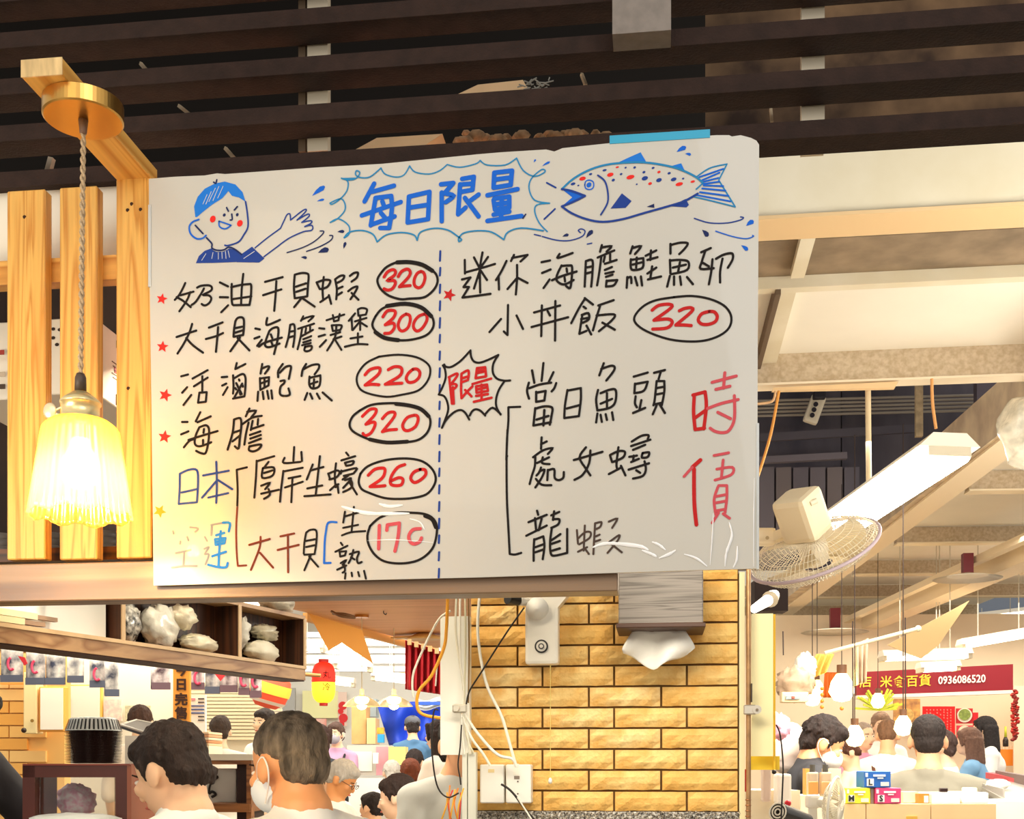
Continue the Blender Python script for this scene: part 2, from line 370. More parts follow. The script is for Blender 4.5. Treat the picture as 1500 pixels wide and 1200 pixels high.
# strokes: '@ part ox oy scale' opens a tile, then 'colour width | x,y x,y ; x,y x,y'
INKDATA = '''
@ dish_name 220 370 7.5
k 3.1|385,335 355,400 315,470 270,520;290,490 360,530 445,600;330,470 475,430;440,435 400,530 320,645;515,385 560,365 640,360 675,380 665,420 580,465 640,470 670,500 655,545 620,575 590,580 565,565;590,395 560,450 500,540 455,575;765,328 855,372;765,490 855,492;855,580 780,655;895,345 893,480 900,560 915,578;915,578 1090,575;1090,575 1105,480 1110,370 1100,345;1100,345 1000,355 890,380;1022,235 1005,400 998,570;905,512 1110,482;1262,322 1455,270;1240,468 1440,405;1385,315 1378,450 1362,640
@ dish_name 400 370 6
k 3.1|190,195 183,300 190,402;190,195 250,180 300,185 312,210 305,300 300,385;300,385 190,402;200,300 290,270;205,345 285,318;245,405 185,480;255,400 365,475;382,262 395,290 410,320;385,262 450,240 500,245 495,275 470,305 420,320;445,215 435,320 440,420;415,435 490,385;490,375 510,450;545,235 560,320 555,410;545,235 590,205 625,205 610,240 565,265;565,320 610,300;565,375 605,350;675,205 710,180 745,178 735,220 690,255;660,340 700,310 740,300 725,340 680,410;690,355 750,415
@ price_ring 400 370 6
k 3.2|960,165 1000,125 1090,85 1200,80 1310,105 1410,165 1445,225 1435,290 1390,350 1320,395 1200,405 1120,410 1020,380 950,325 918,260 925,215 960,165
k 5.5|1090,86 1200,84 1310,107 1400,160
@ price 400 370 6
r 4.2|975,215 1005,170 1050,150 1075,165 1065,200 1005,245 1060,245 1075,270 1050,315 1010,330 975,318;1100,210 1130,165 1180,145 1205,170 1190,215 1110,300;1110,300 1150,295 1205,290;1300,165 1265,185 1240,240 1245,290 1280,310 1315,285 1335,225 1325,180 1300,165
@ dish_name 220 370 7.5
k 3.2|290,928 505,858;460,785 430,880 375,990 300,1110;395,940 470,1020 580,1100;645,825 795,768;612,950 720,920 800,885;745,820 738,920 722,1090;935,755 920,850 915,925;935,755 960,720 1005,712 1028,740 1028,830 1020,905;1020,905 920,925;935,830 1010,815;935,880 1015,855;985,935 880,1085;960,940 1090,1075;1155,835 1205,845;1145,945 1200,925;1175,1025 1225,960;1285,720 1275,775 1295,795 1425,740;1310,860 1275,950 1262,1020 1310,1040 1420,1000;1310,860 1350,830 1405,830 1400,950 1360,1115;1195,1035 1260,990 1445,935;1325,900 1340,940;1330,980 1345,1020
@ dish_name 400 370 6
k 2.9|150,635 135,740 110,830;150,635 185,635 190,720 175,830;150,695 182,690;142,745 178,735;265,560 245,600;250,590 300,570 355,560 310,605;220,670 360,625;255,665 240,750 215,850;290,665 283,705;325,650 325,695;250,735 350,680;265,762 335,735;265,790 330,770;255,815 330,795;280,830 275,860 300,868 335,850 335,820 280,830;405,665 450,670;400,738 455,722;410,828 465,770;470,595 625,545;525,550 535,600;585,540 575,590;535,605 575,595;515,640 525,690;525,690 590,680;590,680 600,640 515,640;505,725 590,700;530,762 600,738;555,640 545,740 475,860;550,775 600,855;720,535 665,600;690,585 695,680;745,500 750,555;750,555 815,545;815,545 825,500 780,488 745,500;720,605 820,575;765,560 765,680;755,615 700,680;770,615 825,650;745,710 745,800;680,755 785,738;630,828 740,805 830,808
@ price_ring 400 370 6
k 3.2|900,560 950,500 1030,465 1160,450 1280,470 1370,530 1410,600 1400,670 1340,730 1220,765 1100,770 980,745 900,690 872,630 900,560
k 5.5|1000,470 1160,450 1300,482 1390,560;900,700 980,750 1100,770
@ price 400 370 6
r 4.2|965,565 1000,515 1050,508 1075,525 1055,575 985,635;985,635 1055,620 1065,660 1030,705 980,710;1170,540 1125,570 1100,630 1110,675 1140,690 1185,660 1205,600 1200,555 1170,540;1330,540 1280,560 1240,610 1235,660 1265,690 1310,665 1350,600 1350,555 1330,540
@ dish_name 220 510 7.5
k 3.1|340,310 415,290;350,490 405,430;365,625 450,515;465,335 630,243;480,420 630,325;572,310 572,470;540,490 525,600;525,600 610,590;610,590 620,485;620,485 540,490;785,320 845,315;790,412 835,390;800,515 850,430;950,165 935,230;935,230 1045,175;910,300 915,420 910,500;925,330 1010,285 1045,320 1045,430 1035,530;1035,530 910,555;945,385 1005,505;1010,390 925,540;975,345 980,358;1015,410 1018,424;935,440 945,455;985,490 990,510;1230,175 1212,280;1225,225 1290,200 1305,215 1260,280;1205,330 1210,460;1210,460 1300,410;1300,410 1305,320;1305,320 1205,335;1225,385 1290,360;1255,340 1255,430;1185,480 1178,580;1235,480 1245,560;1285,470 1300,555;1330,465 1340,555
@ dish_name 400 510 6
k 3.1|85,140 45,200 45,255;60,215 110,165 155,160 150,210 138,270;65,290 100,285 95,310 65,340 60,400 90,420 145,410 135,355;290,140 260,190 250,245;270,185 340,150 400,145 400,180 365,230;320,250 318,320 345,355 400,340 415,290 415,240;415,240 320,262;332,315 390,295;360,275 355,350;300,395 277,455;325,400 345,445;385,400 410,445;435,390 515,460
@ price_ring 400 510 6
k 2.8|930,75 1100,58 1260,80 1360,140 1382,210 1350,300 1270,375 1130,410 1000,428 860,405 770,365 735,290 750,215 820,130 930,75
@ price 400 510 6
r 4.2|808,235 850,190 915,172 940,185 920,235 808,325;808,325 870,318 930,322;1012,190 1060,165 1110,165 1132,190 1110,245 985,318;985,318 1060,312 1132,308;1230,185 1190,220 1170,265 1190,300 1240,295 1280,260 1290,215 1265,185 1230,185
@ dish_name 220 510 7.5
k 3.2|350,812 410,812;340,948 420,915;370,1090 430,1020 490,1000;550,705 500,805;520,815 665,750;540,870 500,960 490,1050 545,1080 670,1035;540,870 610,848 645,890 640,1020 610,1150 560,1155 505,1130;420,1010 560,965 740,912;590,890 585,930;580,1010 580,1060;920,790 905,930 850,1115;920,785 990,772 1000,860 985,980 970,1100 930,1080;910,930 985,905;905,1025 980,965;1090,665 1050,750;1065,700 1160,690 1110,760;1015,835 1120,765 1225,745;1080,820 1050,950 1035,1060;1125,800 1105,900;1185,780 1180,840;1110,890 1245,845;1095,955 1210,915;1100,995 1215,955;1085,1045 1215,995;1090,1080 1085,1120 1130,1135 1190,1110 1215,1060 1090,1080
@ price_ring 400 510 6
k 3.2|760,550 860,500 1000,485 1150,490 1290,530 1370,600 1380,680 1340,760 1250,815 1080,830 920,825 800,785 700,730 672,670 700,600 760,550
k 5.2|1080,490 1200,505 1300,537 1368,600;850,803 1000,830 1180,822
@ price 400 510 6
r 4.2|785,600 850,540 905,540 890,590 815,670;815,670 885,650 895,680 860,745 810,770 790,750;960,620 1010,570 1065,565 1060,610 960,735;960,735 1020,720 1085,715;1240,590 1180,610 1140,670 1150,715 1190,725 1250,690 1275,630 1265,595 1240,590
@ origin_word 220 650 6
d 3|260,265 258,400 250,530;250,530 410,515;260,265 340,230 410,235 420,340 410,515;275,430 410,400;465,280 690,238;580,160 585,350 580,520;580,330 455,475;595,320 720,400;510,475 685,435
@ bracket 220 650 6
k 3|850,208 760,230;760,230 768,400 765,545
w 2.6|765,560 755,750 760,960 770,1075;770,1075 845,1070
@ dish_name 220 650 6
k 3|935,150 930,280 915,475;935,155 1090,110;1040,160 1005,205;990,215 985,300 1075,280 1085,210 990,215;1000,258 1075,235;975,370 1050,345 1010,400;975,440 1130,405;1040,400 1050,450 1000,485;1265,30 1258,150;1180,125 1175,170 1320,160;1170,240 1150,400 1140,510;1170,245 1340,212;1215,305 1320,285;1185,385 1340,335;1250,300 1240,515
@ dish_name 430 650 5.714
k 3|65,70 70,145;160,175 110,300;140,225 250,195;220,105 185,430;115,375 240,350;90,440 310,425;290,250 305,295;290,252 360,225 385,240 360,280 300,300;355,165 345,270 352,365;305,390 350,350 375,340;368,345 376,412;440,75 460,100;400,140 515,105;430,160 440,185;440,185 490,175 500,145 430,160;400,225 395,250;395,235 525,205 505,245;420,270 500,250;460,265 410,300;430,305 480,290;480,300 415,370;470,290 490,330 480,370 415,405;465,320 530,425
@ price_ring 430 650 5.714
k 3.2|560,250 620,190 740,145 880,125 1010,130 1100,160 1165,220 1190,290 1170,360 1110,425 1000,455 880,463 760,455 640,415 570,380 545,320 560,250
@ price 430 650 5.714
r 4.3|625,265 680,215 750,205 765,230 740,290 640,360;640,360 700,358 765,352;930,175 870,200 820,270 810,330 840,350 900,345 915,300 880,285 820,310;1060,215 1005,240 980,290 1010,325 1060,305 1105,260 1100,220 1060,215
@ origin_word 220 650 6
g 2.6|200,770 205,790;350,735 420,745 395,775;325,820 335,850;265,860 262,880;225,962 355,935;300,945 290,1070;190,1090 300,1075 410,1075;540,715 535,805;535,715 640,695;480,820 500,855;475,925 515,910 480,970 515,975 485,1060
B 3.4|640,695 700,700 690,770;580,805 650,785;570,840 575,890;575,890 650,875;650,875 660,830;660,830 570,840;575,865 655,850;620,770 605,960 600,1080;545,990 665,950;510,1065 600,1085 665,1085 680,1050
@ dish_name 220 650 6
w 3|870,890 1050,838;970,820 960,920 885,1110;965,960 1080,1090;1145,815 1265,790;1120,935 1305,890;1210,800 1212,1130
@ dish_name 430 650 5.714
k 2.8|105,745 90,830 85,920;105,745 140,722 190,730 190,830 175,925;175,925 90,930;100,815 180,800;105,865 175,850;145,930 90,1060;130,945 205,1030;430,570 415,660;425,610 545,575;505,530 485,740;415,705 540,680;405,768 480,742 600,732;395,830 410,850;350,905 450,855;385,905 390,945;390,945 430,935;430,935 440,900;440,900 385,905;395,1000 440,975 410,1015;365,1055 440,1020;420,1000 430,1060 410,1080;500,890 485,950 460,1000;470,925 545,905 530,960 540,1000 570,990;480,950 510,970;435,1085 430,1130;485,1080 490,1110;540,1075 550,1110;590,1065 605,1130
@ bracket 430 650 5.714
b 2.8|360,658 290,662 270,740 260,830 255,1000;255,1000 310,998
@ price_ring 430 650 5.714
k 3.2|640,690 720,620 840,580 980,578 1100,590 1170,630 1200,700 1190,800 1160,880 1090,950 1000,990 880,1003 760,985 680,930 630,850 618,770 640,690
k 5|1100,605 1160,635 1190,700
@ price 430 650 5.714
p 4.6|718,685 712,880;780,725 785,680;785,680 885,665;885,665 875,780 848,900;1060,712 1000,720 965,770 975,820 1010,840 1055,820 1070,790
@ dish_name 640 350 6.818
k 3.1|278,210 280,345;280,335 430,295 580,250;370,185 420,280;455,135 430,300 432,535;510,180 440,280;430,310 370,495;440,320 500,410;250,405 335,385;335,385 265,480;265,480 320,480;320,480 255,585;255,585 380,570 535,548;695,220 640,330 590,410;615,370 620,505;770,160 740,220;750,190 905,160;905,160 835,225;800,260 800,400 788,555;800,390 705,500;810,390 905,440;1045,232 1130,215;1050,340 1135,305;1065,490 1125,405;1225,150 1210,190 1355,140;1245,265 1200,360 1200,420 1270,455 1365,410;1245,270 1320,265 1350,280 1345,400 1330,490 1290,470;1150,412 1250,370 1395,325;1295,295 1300,330;1275,385 1280,425;710,660 705,960;705,960 668,925;640,800 525,930;795,765 860,900;970,735 1230,665;945,880 1310,782;1048,665 1042,970;1183,620 1180,1015;1105,720 1130,765;1480,595 1420,690 1342,840
@ dish_name 840 340 5.769
k 3.1|95,558 165,612;85,630 105,645;70,700 125,685 130,735 80,765;75,700 50,860;50,860 110,835;65,735 125,725;110,790 150,865;210,620 340,575;225,625 195,720 165,830;195,705 340,695 330,740 215,838;245,765 350,825;105,245 100,350 95,460;105,245 160,240 160,350 150,460;105,300 155,290;105,350 150,338;240,110 225,165;235,130 320,120 280,165;205,215 345,155;235,210 220,330 200,450;265,205 255,250;310,185 310,240;265,268 365,235;265,320 325,295;270,350 340,335;275,378 330,360;280,410 275,460;275,460 340,450 370,405;370,405 280,412;500,120 480,180;495,135 570,120 520,185;485,230 485,300 510,320 585,300 590,220;590,220 485,235;500,275 580,255;535,215 530,300;455,380 450,470;455,390 485,380 490,430;520,380 540,450;570,375 580,450;610,200 700,155;655,155 650,235;625,235 710,212;625,350 700,300;665,290 650,390;630,400 740,375;820,100 820,180;820,110 900,90 965,95 940,140 895,185;815,235 820,350;820,240 900,235 970,250 960,320 830,355;840,300 950,275;900,255 885,335;815,370 792,460;850,375 850,445;900,375 910,445;960,380 1010,440;1160,135 1080,170;1115,155 1085,250 1075,310 1185,305;1095,260 1145,290;1175,230 1165,330 1145,440;1205,225 1270,190 1340,180 1345,230 1305,300;1260,225 1240,330 1240,425
@ price_ring 840 340 5.769
k 3|850,550 1000,540 1150,565 1270,620 1330,700 1325,790 1260,860 1140,910 1000,925 830,910 680,865 570,810 515,750 530,690 600,620 700,575 850,550
@ price 840 340 5.769
r 4.3|665,660 720,620 810,610 825,640 680,745;680,745 800,735 835,765 790,810 670,820;895,665 940,645 995,640 1000,670 865,785;865,785 930,785 995,790;1150,670 1085,690 1055,740 1080,775 1140,780 1200,755 1215,710 1190,675 1150,670
@ burst_outline 640 510 7.5
k 2.9|80,180 100,205 160,205 260,140 360,35;368,25 375,90 405,145 470,160 570,125 675,75;675,75 620,170 615,270 660,335 740,358 805,355;740,365 680,460 650,560 655,650 700,730;700,725 610,655 535,720;530,740 480,690 430,672 390,690 360,740;355,785 310,710 255,680 180,710 100,790 55,875;55,875 120,700 115,600 80,530 20,510;20,510 60,430 95,330 90,240 65,190
@ burst_word 640 510 7.5
r 3.4|135,320 165,610;130,320 215,280 220,310 150,400;150,400 200,395 215,420 160,470;270,280 340,245 350,290 340,345;270,280 265,450 270,550;270,550 330,480 390,420;280,330 345,310;270,375 340,350;310,460 380,530;440,220 425,330;425,330 540,310;540,310 530,210;530,210 440,220;435,275 535,255;390,395 595,335;430,420 435,490;435,490 560,470;560,470 550,400;550,400 430,420;435,455 555,430;490,400 490,560;430,525 560,505;405,590 600,545;175,430 185,610;450,250 525,240
@ dish_name 640 510 7.5
k 3.2|1045,245 1070,380;1170,165 1150,360;1280,265 1230,370;1010,380 990,470 1012,555;1015,440 1130,400 1255,380;1310,385 1290,440 1260,475;1090,480 1090,590;1090,590 1180,575;1180,575 1195,470;1195,470 1090,490;1080,660 1060,850;1060,850 1250,815;1080,665 1180,640 1265,655 1260,740 1240,840;1095,785 1225,745;1180,680 1170,850
@ bracket 640 510 7.5
k 3|915,645 785,650;785,650 785,800 770,1000 765,1190
@ bracket 740 630 6
k 3|17,230 12,260 15,600 30,900 40,1090;40,1090 85,1095 140,1080;20,0 10,260
@ dish_name 820 520 5.357
k 3.1|60,275 40,400 35,495;35,495 150,480;60,280 165,260;165,260 165,350 150,480;55,420 150,395;345,65 310,160;325,110 400,85 430,95 420,130 365,200;300,275 285,350 295,435;295,435 390,415 435,370 440,280 400,270 320,300;320,383 410,345;370,300 370,410;295,460 285,530;320,470 330,525;360,465 370,510;410,450 420,510;580,170 690,138;590,225 585,300;585,300 660,280 690,210;690,210 590,228;595,325 590,380 605,410;640,355 625,430;575,455 670,415;740,140 825,118;790,140 775,190;760,205 745,350 735,395;760,205 820,205;820,205 820,290 800,395;760,260 815,250;755,310 810,300;740,388 805,375;760,395 730,465;785,390 825,455;205,725 155,805 210,900 240,945;110,825 335,760;240,750 230,850 180,940 115,980;395,790 410,840;395,785 460,755 510,760 495,805 415,840;460,725 445,850 450,895;385,935 480,885;480,870 515,945;565,680 640,635 695,630 690,660;560,715 710,665;575,745 670,705;545,800 605,790;580,790 575,830;560,840 620,815;650,770 645,805 690,800 700,765 650,770;540,900 700,850;665,835 675,900 650,950 575,970;600,905 630,925
@ dish_name 740 630 6
k 3.1|320,65 315,165;315,125 365,100;245,240 330,180 415,160 375,210;265,240 260,320 235,400 215,475;280,290 385,240;330,240 325,290 390,300;315,330 300,370 275,400;300,365 345,350 320,420 265,505;270,430 320,480 405,485;375,350 370,440;375,355 430,345 435,420 470,440 510,420 515,370;280,710 290,745;205,810 365,745;262,775 272,880;320,780 295,880;185,930 365,840;255,960 250,1060 250,1150;255,965 335,935;335,935 345,1020 330,1135;265,1030 335,1005;265,1075 335,1050;430,715 420,790;405,750 475,720;420,785 475,785 465,830 405,860;410,860 395,980 400,1080 430,1105 545,1080;545,1080 545,870;405,970 485,915;410,1000 480,975;415,1060 480,1040
t 2.7|630,880 640,1000;635,960 700,900 750,900 740,950 650,1005;700,840 690,1060;640,1070 720,1030;700,1040 735,1090;790,820 845,810 835,850 800,870;790,820 775,1090;795,935 830,920;790,980 835,965;910,805 985,780 940,860;915,985 1000,925 990,970 900,1080;930,1000 1025,1075
@ market_price_word 820 520 5.357
r 4.5|1055,318 1050,450 1062,585;1062,585 1135,575;1045,315 1140,290;1140,290 1150,400 1130,580;1060,495 1150,430
p 4|1160,420 1270,380 1400,350;1195,215 1290,190 1385,165;1295,140 1285,260;1225,270 1335,245;1370,320 1370,500 1330,590 1280,610 1220,600 1180,575;1240,450 1340,500
@ market_price_word 970 530 3.75
r 5|175,590 175,700 178,800 188,895;210,540 165,580
p 3.6|165,580 120,630;285,515 365,500;335,540 325,640;300,590 385,580 380,620 290,650;310,680 355,680;355,680 355,750 345,830;305,690 285,760 295,840;295,740 350,730;295,775 350,765;290,820 345,810;310,830 275,885;335,835 370,860
@ title 500 240 5
b 6.2|240,145 170,275;225,205 385,160;250,255 215,450;250,250 365,235;365,235 370,330 350,470;350,470 285,470;150,378 435,280;300,275 315,315;290,360 320,395;220,445 390,385;495,240 485,430;485,430 635,405;495,240 645,205;645,205 635,400;500,320 635,300;735,210 735,420;730,150 820,140;820,140 755,215;755,215 820,235 765,280;870,150 855,370;855,370 910,320;885,110 970,95;970,95 960,190;960,190 880,205;885,150 960,145;1005,225 930,280;905,250 1005,385;1120,70 1115,175;1115,175 1235,155;1120,65 1250,50;1250,50 1240,155;1125,115 1240,100;1070,230 1290,185;1115,265 1125,335;1125,335 1230,320;1230,320 1230,240;1230,240 1120,255;1120,298 1225,283;1175,250 1170,400;1115,372 1230,350;1070,418 1320,382
n 2|1350,370 1330,398
@ cloud_outline 500 240 5
c 2|20,540 60,500 150,488 230,515 262,572;262,572 330,520 440,503 530,520 555,560;555,560 580,500 680,472 780,485 850,530 880,555 860,568 862,540 900,505 1000,490 1100,500 1190,555;1190,555 1220,500 1320,470 1480,490
c 1.8|0,105 60,118 110,105 135,65 110,50 105,80 140,100 210,95 290,30;290,30 320,75 400,97 460,80 500,15;500,15 540,60 640,75 720,50 775,5
@ cloud_outline 500 0 3
c 1.8|465,723 520,735 590,720 610,705;610,705 640,725 720,725 770,695;770,695 800,750 850,775 895,755 880,745 835,785 825,830 850,880 915,893;915,893 860,900 850,930 870,980 905,1018
@ cloud_outline 260 240 5.769
c 1.8|1410,625 1450,590 1445,520 1360,465 1290,495;1290,495 1350,465 1410,400 1415,340 1380,295 1300,325 1290,335 1310,340 1370,300 1430,230 1440,150 1390,125;1390,125 1500,122
@ fish_drawing 780 200 4.545
c 2.6|195,350 260,290 340,240 440,200 560,178 740,172 900,195 1000,225 1090,270 1135,310
d 2.8|195,465 260,510 360,550 470,568 600,550 740,510 900,465 1010,430 1100,380;195,350 260,362 350,395;350,395 270,435 195,465
d 2.2|435,258 480,295 500,360 500,440 455,520;95,308 155,340;150,482 78,550
c 1.8|1090,270 1180,210 1295,183;1295,183 1240,290;1240,290 1350,468;1350,468 1200,430 1070,400;1090,350 1135,310
b 2.2|1110,270 1270,215;1130,290 1245,240;1140,300 1238,275;1140,315 1245,300;1140,325 1270,330;1130,345 1285,360;1115,370 1305,395;1095,390 1320,432
b 1.6|348,322 355,298 378,290 402,300 408,322 400,345 378,353 355,345 348,322
d 1.6|1078,545 1180,575 1300,575 1385,555 1405,540 1385,535;12,652 55,662;65,665 160,690 250,692 330,665 350,630 325,615 305,625 320,640;365,716 395,710
b 1.5|1220,630 1330,665 1420,680 1470,665 1465,658
@ boy_drawing 260 240 5.769
d 2.2|575,320 590,420 595,530 560,600 515,660 430,690 400,688
b 2.4|180,470 130,490 100,530 110,590 160,632 210,630 240,605
n 2.2|150,520 215,590;245,625 290,675 290,710 330,730 390,728 430,705 480,720 540,765
b 2|350,485 355,530 400,550 445,525 440,515 350,485
n 2.2|415,370 430,400;505,362 480,390;458,425 462,470 445,475;320,165 305,155;332,135 325,165
d 1.8|655,710 760,625 870,545;870,545 900,480 925,430 950,425 955,475;955,475 1065,390 1085,400 1010,475;1010,475 1100,425 1110,445 1050,495;1050,495 1125,480 1130,500 1075,530;1075,530 1135,520 1135,560 1060,575 940,630 830,710 730,785
n 1.6|925,750 1050,710 1150,660 1220,600 1235,570 1205,568;1090,740 1200,700 1290,650 1312,610 1285,605
'''
nstroke = 0; part_meshes = {}; order = []
cur = None; gi = 0
for ln in INKDATA.strip().split('\n'):
    if ln[0] == '@':
        _, nm, ox, oy, s_ = ln.split(); ox, oy, s_ = float(ox), float(oy), float(s_); gi += 1
        continue
    head, body = ln.split('|'); cc, w = head.split(); w = float(w)
    sts = []
    for st in body.split(';'):
        pp = [tuple(map(float, q.split(','))) for q in st.split()]
        sts.append([(ox + x / s_, oy + y / s_) for x, y in pp])
    if nm not in ('price_ring', 'burst_outline', 'bracket'):
        mg = {'price': .6, 'title': 2.2, 'fish_drawing': .8, 'boy_drawing': .8, 'cloud_outline': 2, 'market_price_word': 4}.get(nm, 3.4)
        bb = [[min(p[0] for p in s) - mg, min(p[1] for p in s) - mg, max(p[0] for p in s) + mg, max(p[1] for p in s) + mg] for s in sts]
        grp = list(range(len(sts)))
        for i in range(len(sts)):
            for j in range(i):
                if bb[i][0] < bb[j][2] and bb[j][0] < bb[i][2] and bb[i][1] < bb[j][3] and bb[j][1] < bb[i][3]:
                    gi_, gj_ = grp[i], grp[j]; grp = [gj_ if g == gi_ else g for g in grp]
        cl = [[s for s, g in zip(sts, grp) if g == k] for k in sorted(set(grp))]
        nm2 = 'numeral' if nm == 'price' else nm if nm.endswith(('drawing', 'outline')) else 'character'
    else: cl = [sts] if nm not in ('fish_drawing', 'boy_drawing', 'cloud_outline') else [sts]; nm2 = nm
    for c_ in cl:
        mb = MB()
        for s in c_:
            nstroke += 1; ribbon(mb, s, w, YB - 0.0006 - 0.00004 * (nstroke % 14))
        mb.build(nm2, INK[cc], board, fix=False)
def fillpoly(ox, oy, s_, pts, cc, nm, mb=None, y=None):
    own = mb is None; mb = mb or MB()
    mb.add([P(ox + x / s_, oy + y_ / s_, y or YB - 0.0005) for x, y_ in pts], [list(range(len(pts)))])
    if own: mb.build(nm, INK[cc], board, fix=False)
def pl(s): return [tuple(map(float, q.split(','))) for q in s.split()]
fi = (780, 200, 4.545); bo = (260, 240, 5.769)
for s_, cc in [("195,350 260,362 350,395 270,435 265,405", 'b'), ("195,465 265,405 270,435", 'b'), ("560,178 640,140 720,105 755,165 700,174", 'B'), ("910,200 990,178 1020,240", 'B'), ("520,480 595,378 660,430 620,475", 'd'), ("760,468 810,447 812,475", 'n'), ("920,465 1020,415 1042,455 1025,472", 'd')]:
    fillpoly(*fi, pl(s_), cc, 'fish_fin')
def dots(tile, lst, cc, nm):
    ox, oy, s_ = tile
    for x, y, rx, ry in lst:
        mb = MB()
        fillpoly(ox, oy, s_, [(x + rx * math.cos(t), y + ry * math.sin(t) - 0.2 * rx * math.cos(t)) for t in [k * math.pi / 6 for k in range(12)]], cc, nm, mb)
        mb.build(nm[:-1], INK[cc], board, fix=False)
dots(fi, [(333, 280, 22, 13), (518, 254, 22, 13), (652, 270, 27, 14), (977, 317, 25, 12), (565, 204, 11, 6), (842, 236, 11, 8), (783, 313, 13, 9), (1067, 300, 15, 8)], 'R', 'fish_spots')
dots(fi, [(270, 315, 16, 9), (387, 250, 11, 7), (480, 224, 14, 7), (538, 290, 11, 9), (590, 250, 9, 7), (620, 207, 7, 6), (680, 206, 9, 8), (742, 237, 10, 8), (803, 209, 10, 7), (748, 278, 21, 14), (842, 290, 19, 13), (910, 244, 11, 8), (940, 285, 19, 12), (1003, 280, 8, 6), (305, 326, 7, 5), (694, 318, 6, 5)], 'd', 'fish_spots')
dots(fi, [(376, 322, 17, 17)], 'b', 'fish_eyes')
dots(bo, [(298, 467, 25, 29), (527, 503, 25, 28)], 'R', 'cheeks')
dots(bo, [(395, 433, 13, 14), (505, 430, 12, 14)], 'n', 'eyes')
def drops(tile, lst, cc):
    for x, y, L, w, ang in lst:
        mb = MB()
        ca, sa = math.cos(ang * D2R), math.sin(ang * D2R)
        q = [(-L, 0), (-L * .2, -w * .8), (L * .5, -w), (L * .95, -w * .4), (L, w * .3), (L * .6, w), (0, w * .7)]
        fillpoly(*tile, [(x + a * ca - b_ * sa, y + a * sa + b_ * ca) for a, b_ in q], cc, 'droplets', mb)
        mb.build('droplet', INK[cc], board, fix=False)
drops(bo, [(1190, 230, 68, 22, -38), (1208, 308, 33, 10, -15)], 'b')
drops(bo, [(1232, 735, 48, 24, -20), (1068, 792, 26, 13, 5), (1380, 573, 30, 14, -5), (1412, 690, 30, 13, -75)], 'n')
drops(fi, [(990, 85, 36, 16, -30), (1036, 117, 20, 10, 8), (1447, 577, 30, 17, -35), (1412, 740, 28, 14, 35), (90, 182, 30, 8, -30), (15, 162, 12, 6, -60)], 'b')
drops(fi, [(1150, 642, 30, 17, 45), (220, 659, 22, 11, -20), (378, 650, 34, 15, -50)], 'n')
# hair and shirt drawn as close hatching over a fill
fillpoly(*bo, pl("150,450 140,360 170,280 230,210 320,165 400,150 430,230 380,290 300,340 210,410 165,450"), 'B', 'boy_hair')
fillpoly(*bo, pl("400,150 490,175 550,240 575,320 520,285 460,270 430,230"), 'B', 'boy_hair')
fillpoly(*bo, pl("155,840 180,780 230,735 285,715 300,730 330,745 390,742 440,715 480,725 540,775 500,830 300,838"), 'd', 'boy_shirt')
fillpoly(*bo, pl("530,770 630,700 735,800 690,835 500,832"), 'd', 'boy_shirt')
mb = MB()
for x0, y0, x1, y1 in [(250, 260, 215, 340), (285, 235, 240, 340), (320, 205, 265, 320), (350, 190, 300, 310), (385, 190, 340, 290), (300, 750, 290, 800), (345, 750, 345, 805), (375, 745, 378, 800), (405, 740, 410, 800), (428, 735, 440, 790), (240, 760, 205, 815), (650, 740, 560, 800)]:
    ribbon(mb, [(260 + x0 / 5.769, 240 + y0 / 5.769), (260 + x1 / 5.769, 240 + y1 / 5.769)], 0.9, YB - 0.0009)
mb.build('hatching', M('#c8cdd2', 0.4), board, fix=False)
def star(x, y, r, cc, rot=0):
    fillpoly(0, 0, 1, [(x + (r if k % 2 == 0 else r * 0.45) * math.sin(k * math.pi / 5 + rot), y - (r if k % 2 == 0 else r * 0.45) * math.cos(k * math.pi / 5 + rot)) for k in range(10)], cc, 'star')
for x, y, r, cc, ro in [(237, 438, 8.5, 'R', .2), (238, 508, 9, 'R', .1), (242, 579, 10, 'R', .3), (241, 640, 10, 'R', .15), (658, 432, 10, 'r', .35), (234, 749, 10, 'o', .5)]: star(x, y, r, cc, ro)
y = 368; k = 0
while y < 845:
    mb = MB(); xx = 645 - (y - 368) * 0.004; L = [14, 11, 12, 13][k % 4]
    ribbon(mb, [(xx, y), (xx - .6, min(y + L, 846))], 2.8, YB - 0.0006); mb.build('divider_dash', INK['d'], board, fix=False)
    y += 24.5; k += 1
# creases of the clear film over the board; solid white stands in for their sheen
SHEEN_WHITE = M('#ffffff', 0.15, coat=0.6)
def crease(pts, w, h):
    W3 = catmull([P(x, y_, YB - 0.0008) for x, y_ in pts], 5); n = len(W3); mb = MB(); vs = []
    for i, p in enumerate(W3):
        d = (W3[min(i + 1, n - 1)] - W3[max(i - 1, 0)]).normalized(); s_ = Vector((-d.z, 0, d.x))
        ww = .7 * w * YB / FPX * (0.25 + math.sin(math.pi * (i + .5) / n) * 0.75) * (0.8 + 0.4 * random.random())
        vs += [p - s_ * ww, p + Vector((0, -h * .35 * math.sin(math.pi * (i + .5) / n), 0)), p + s_ * ww]
    mb.add(vs, [q for i in range(n - 1) for q in ((i * 3, i * 3 + 1, i * 3 + 4, i * 3 + 3), (i * 3 + 1, i * 3 + 2, i * 3 + 5, i * 3 + 4))], True)
    mb.build('crease_sheen', SHEEN_WHITE, board)
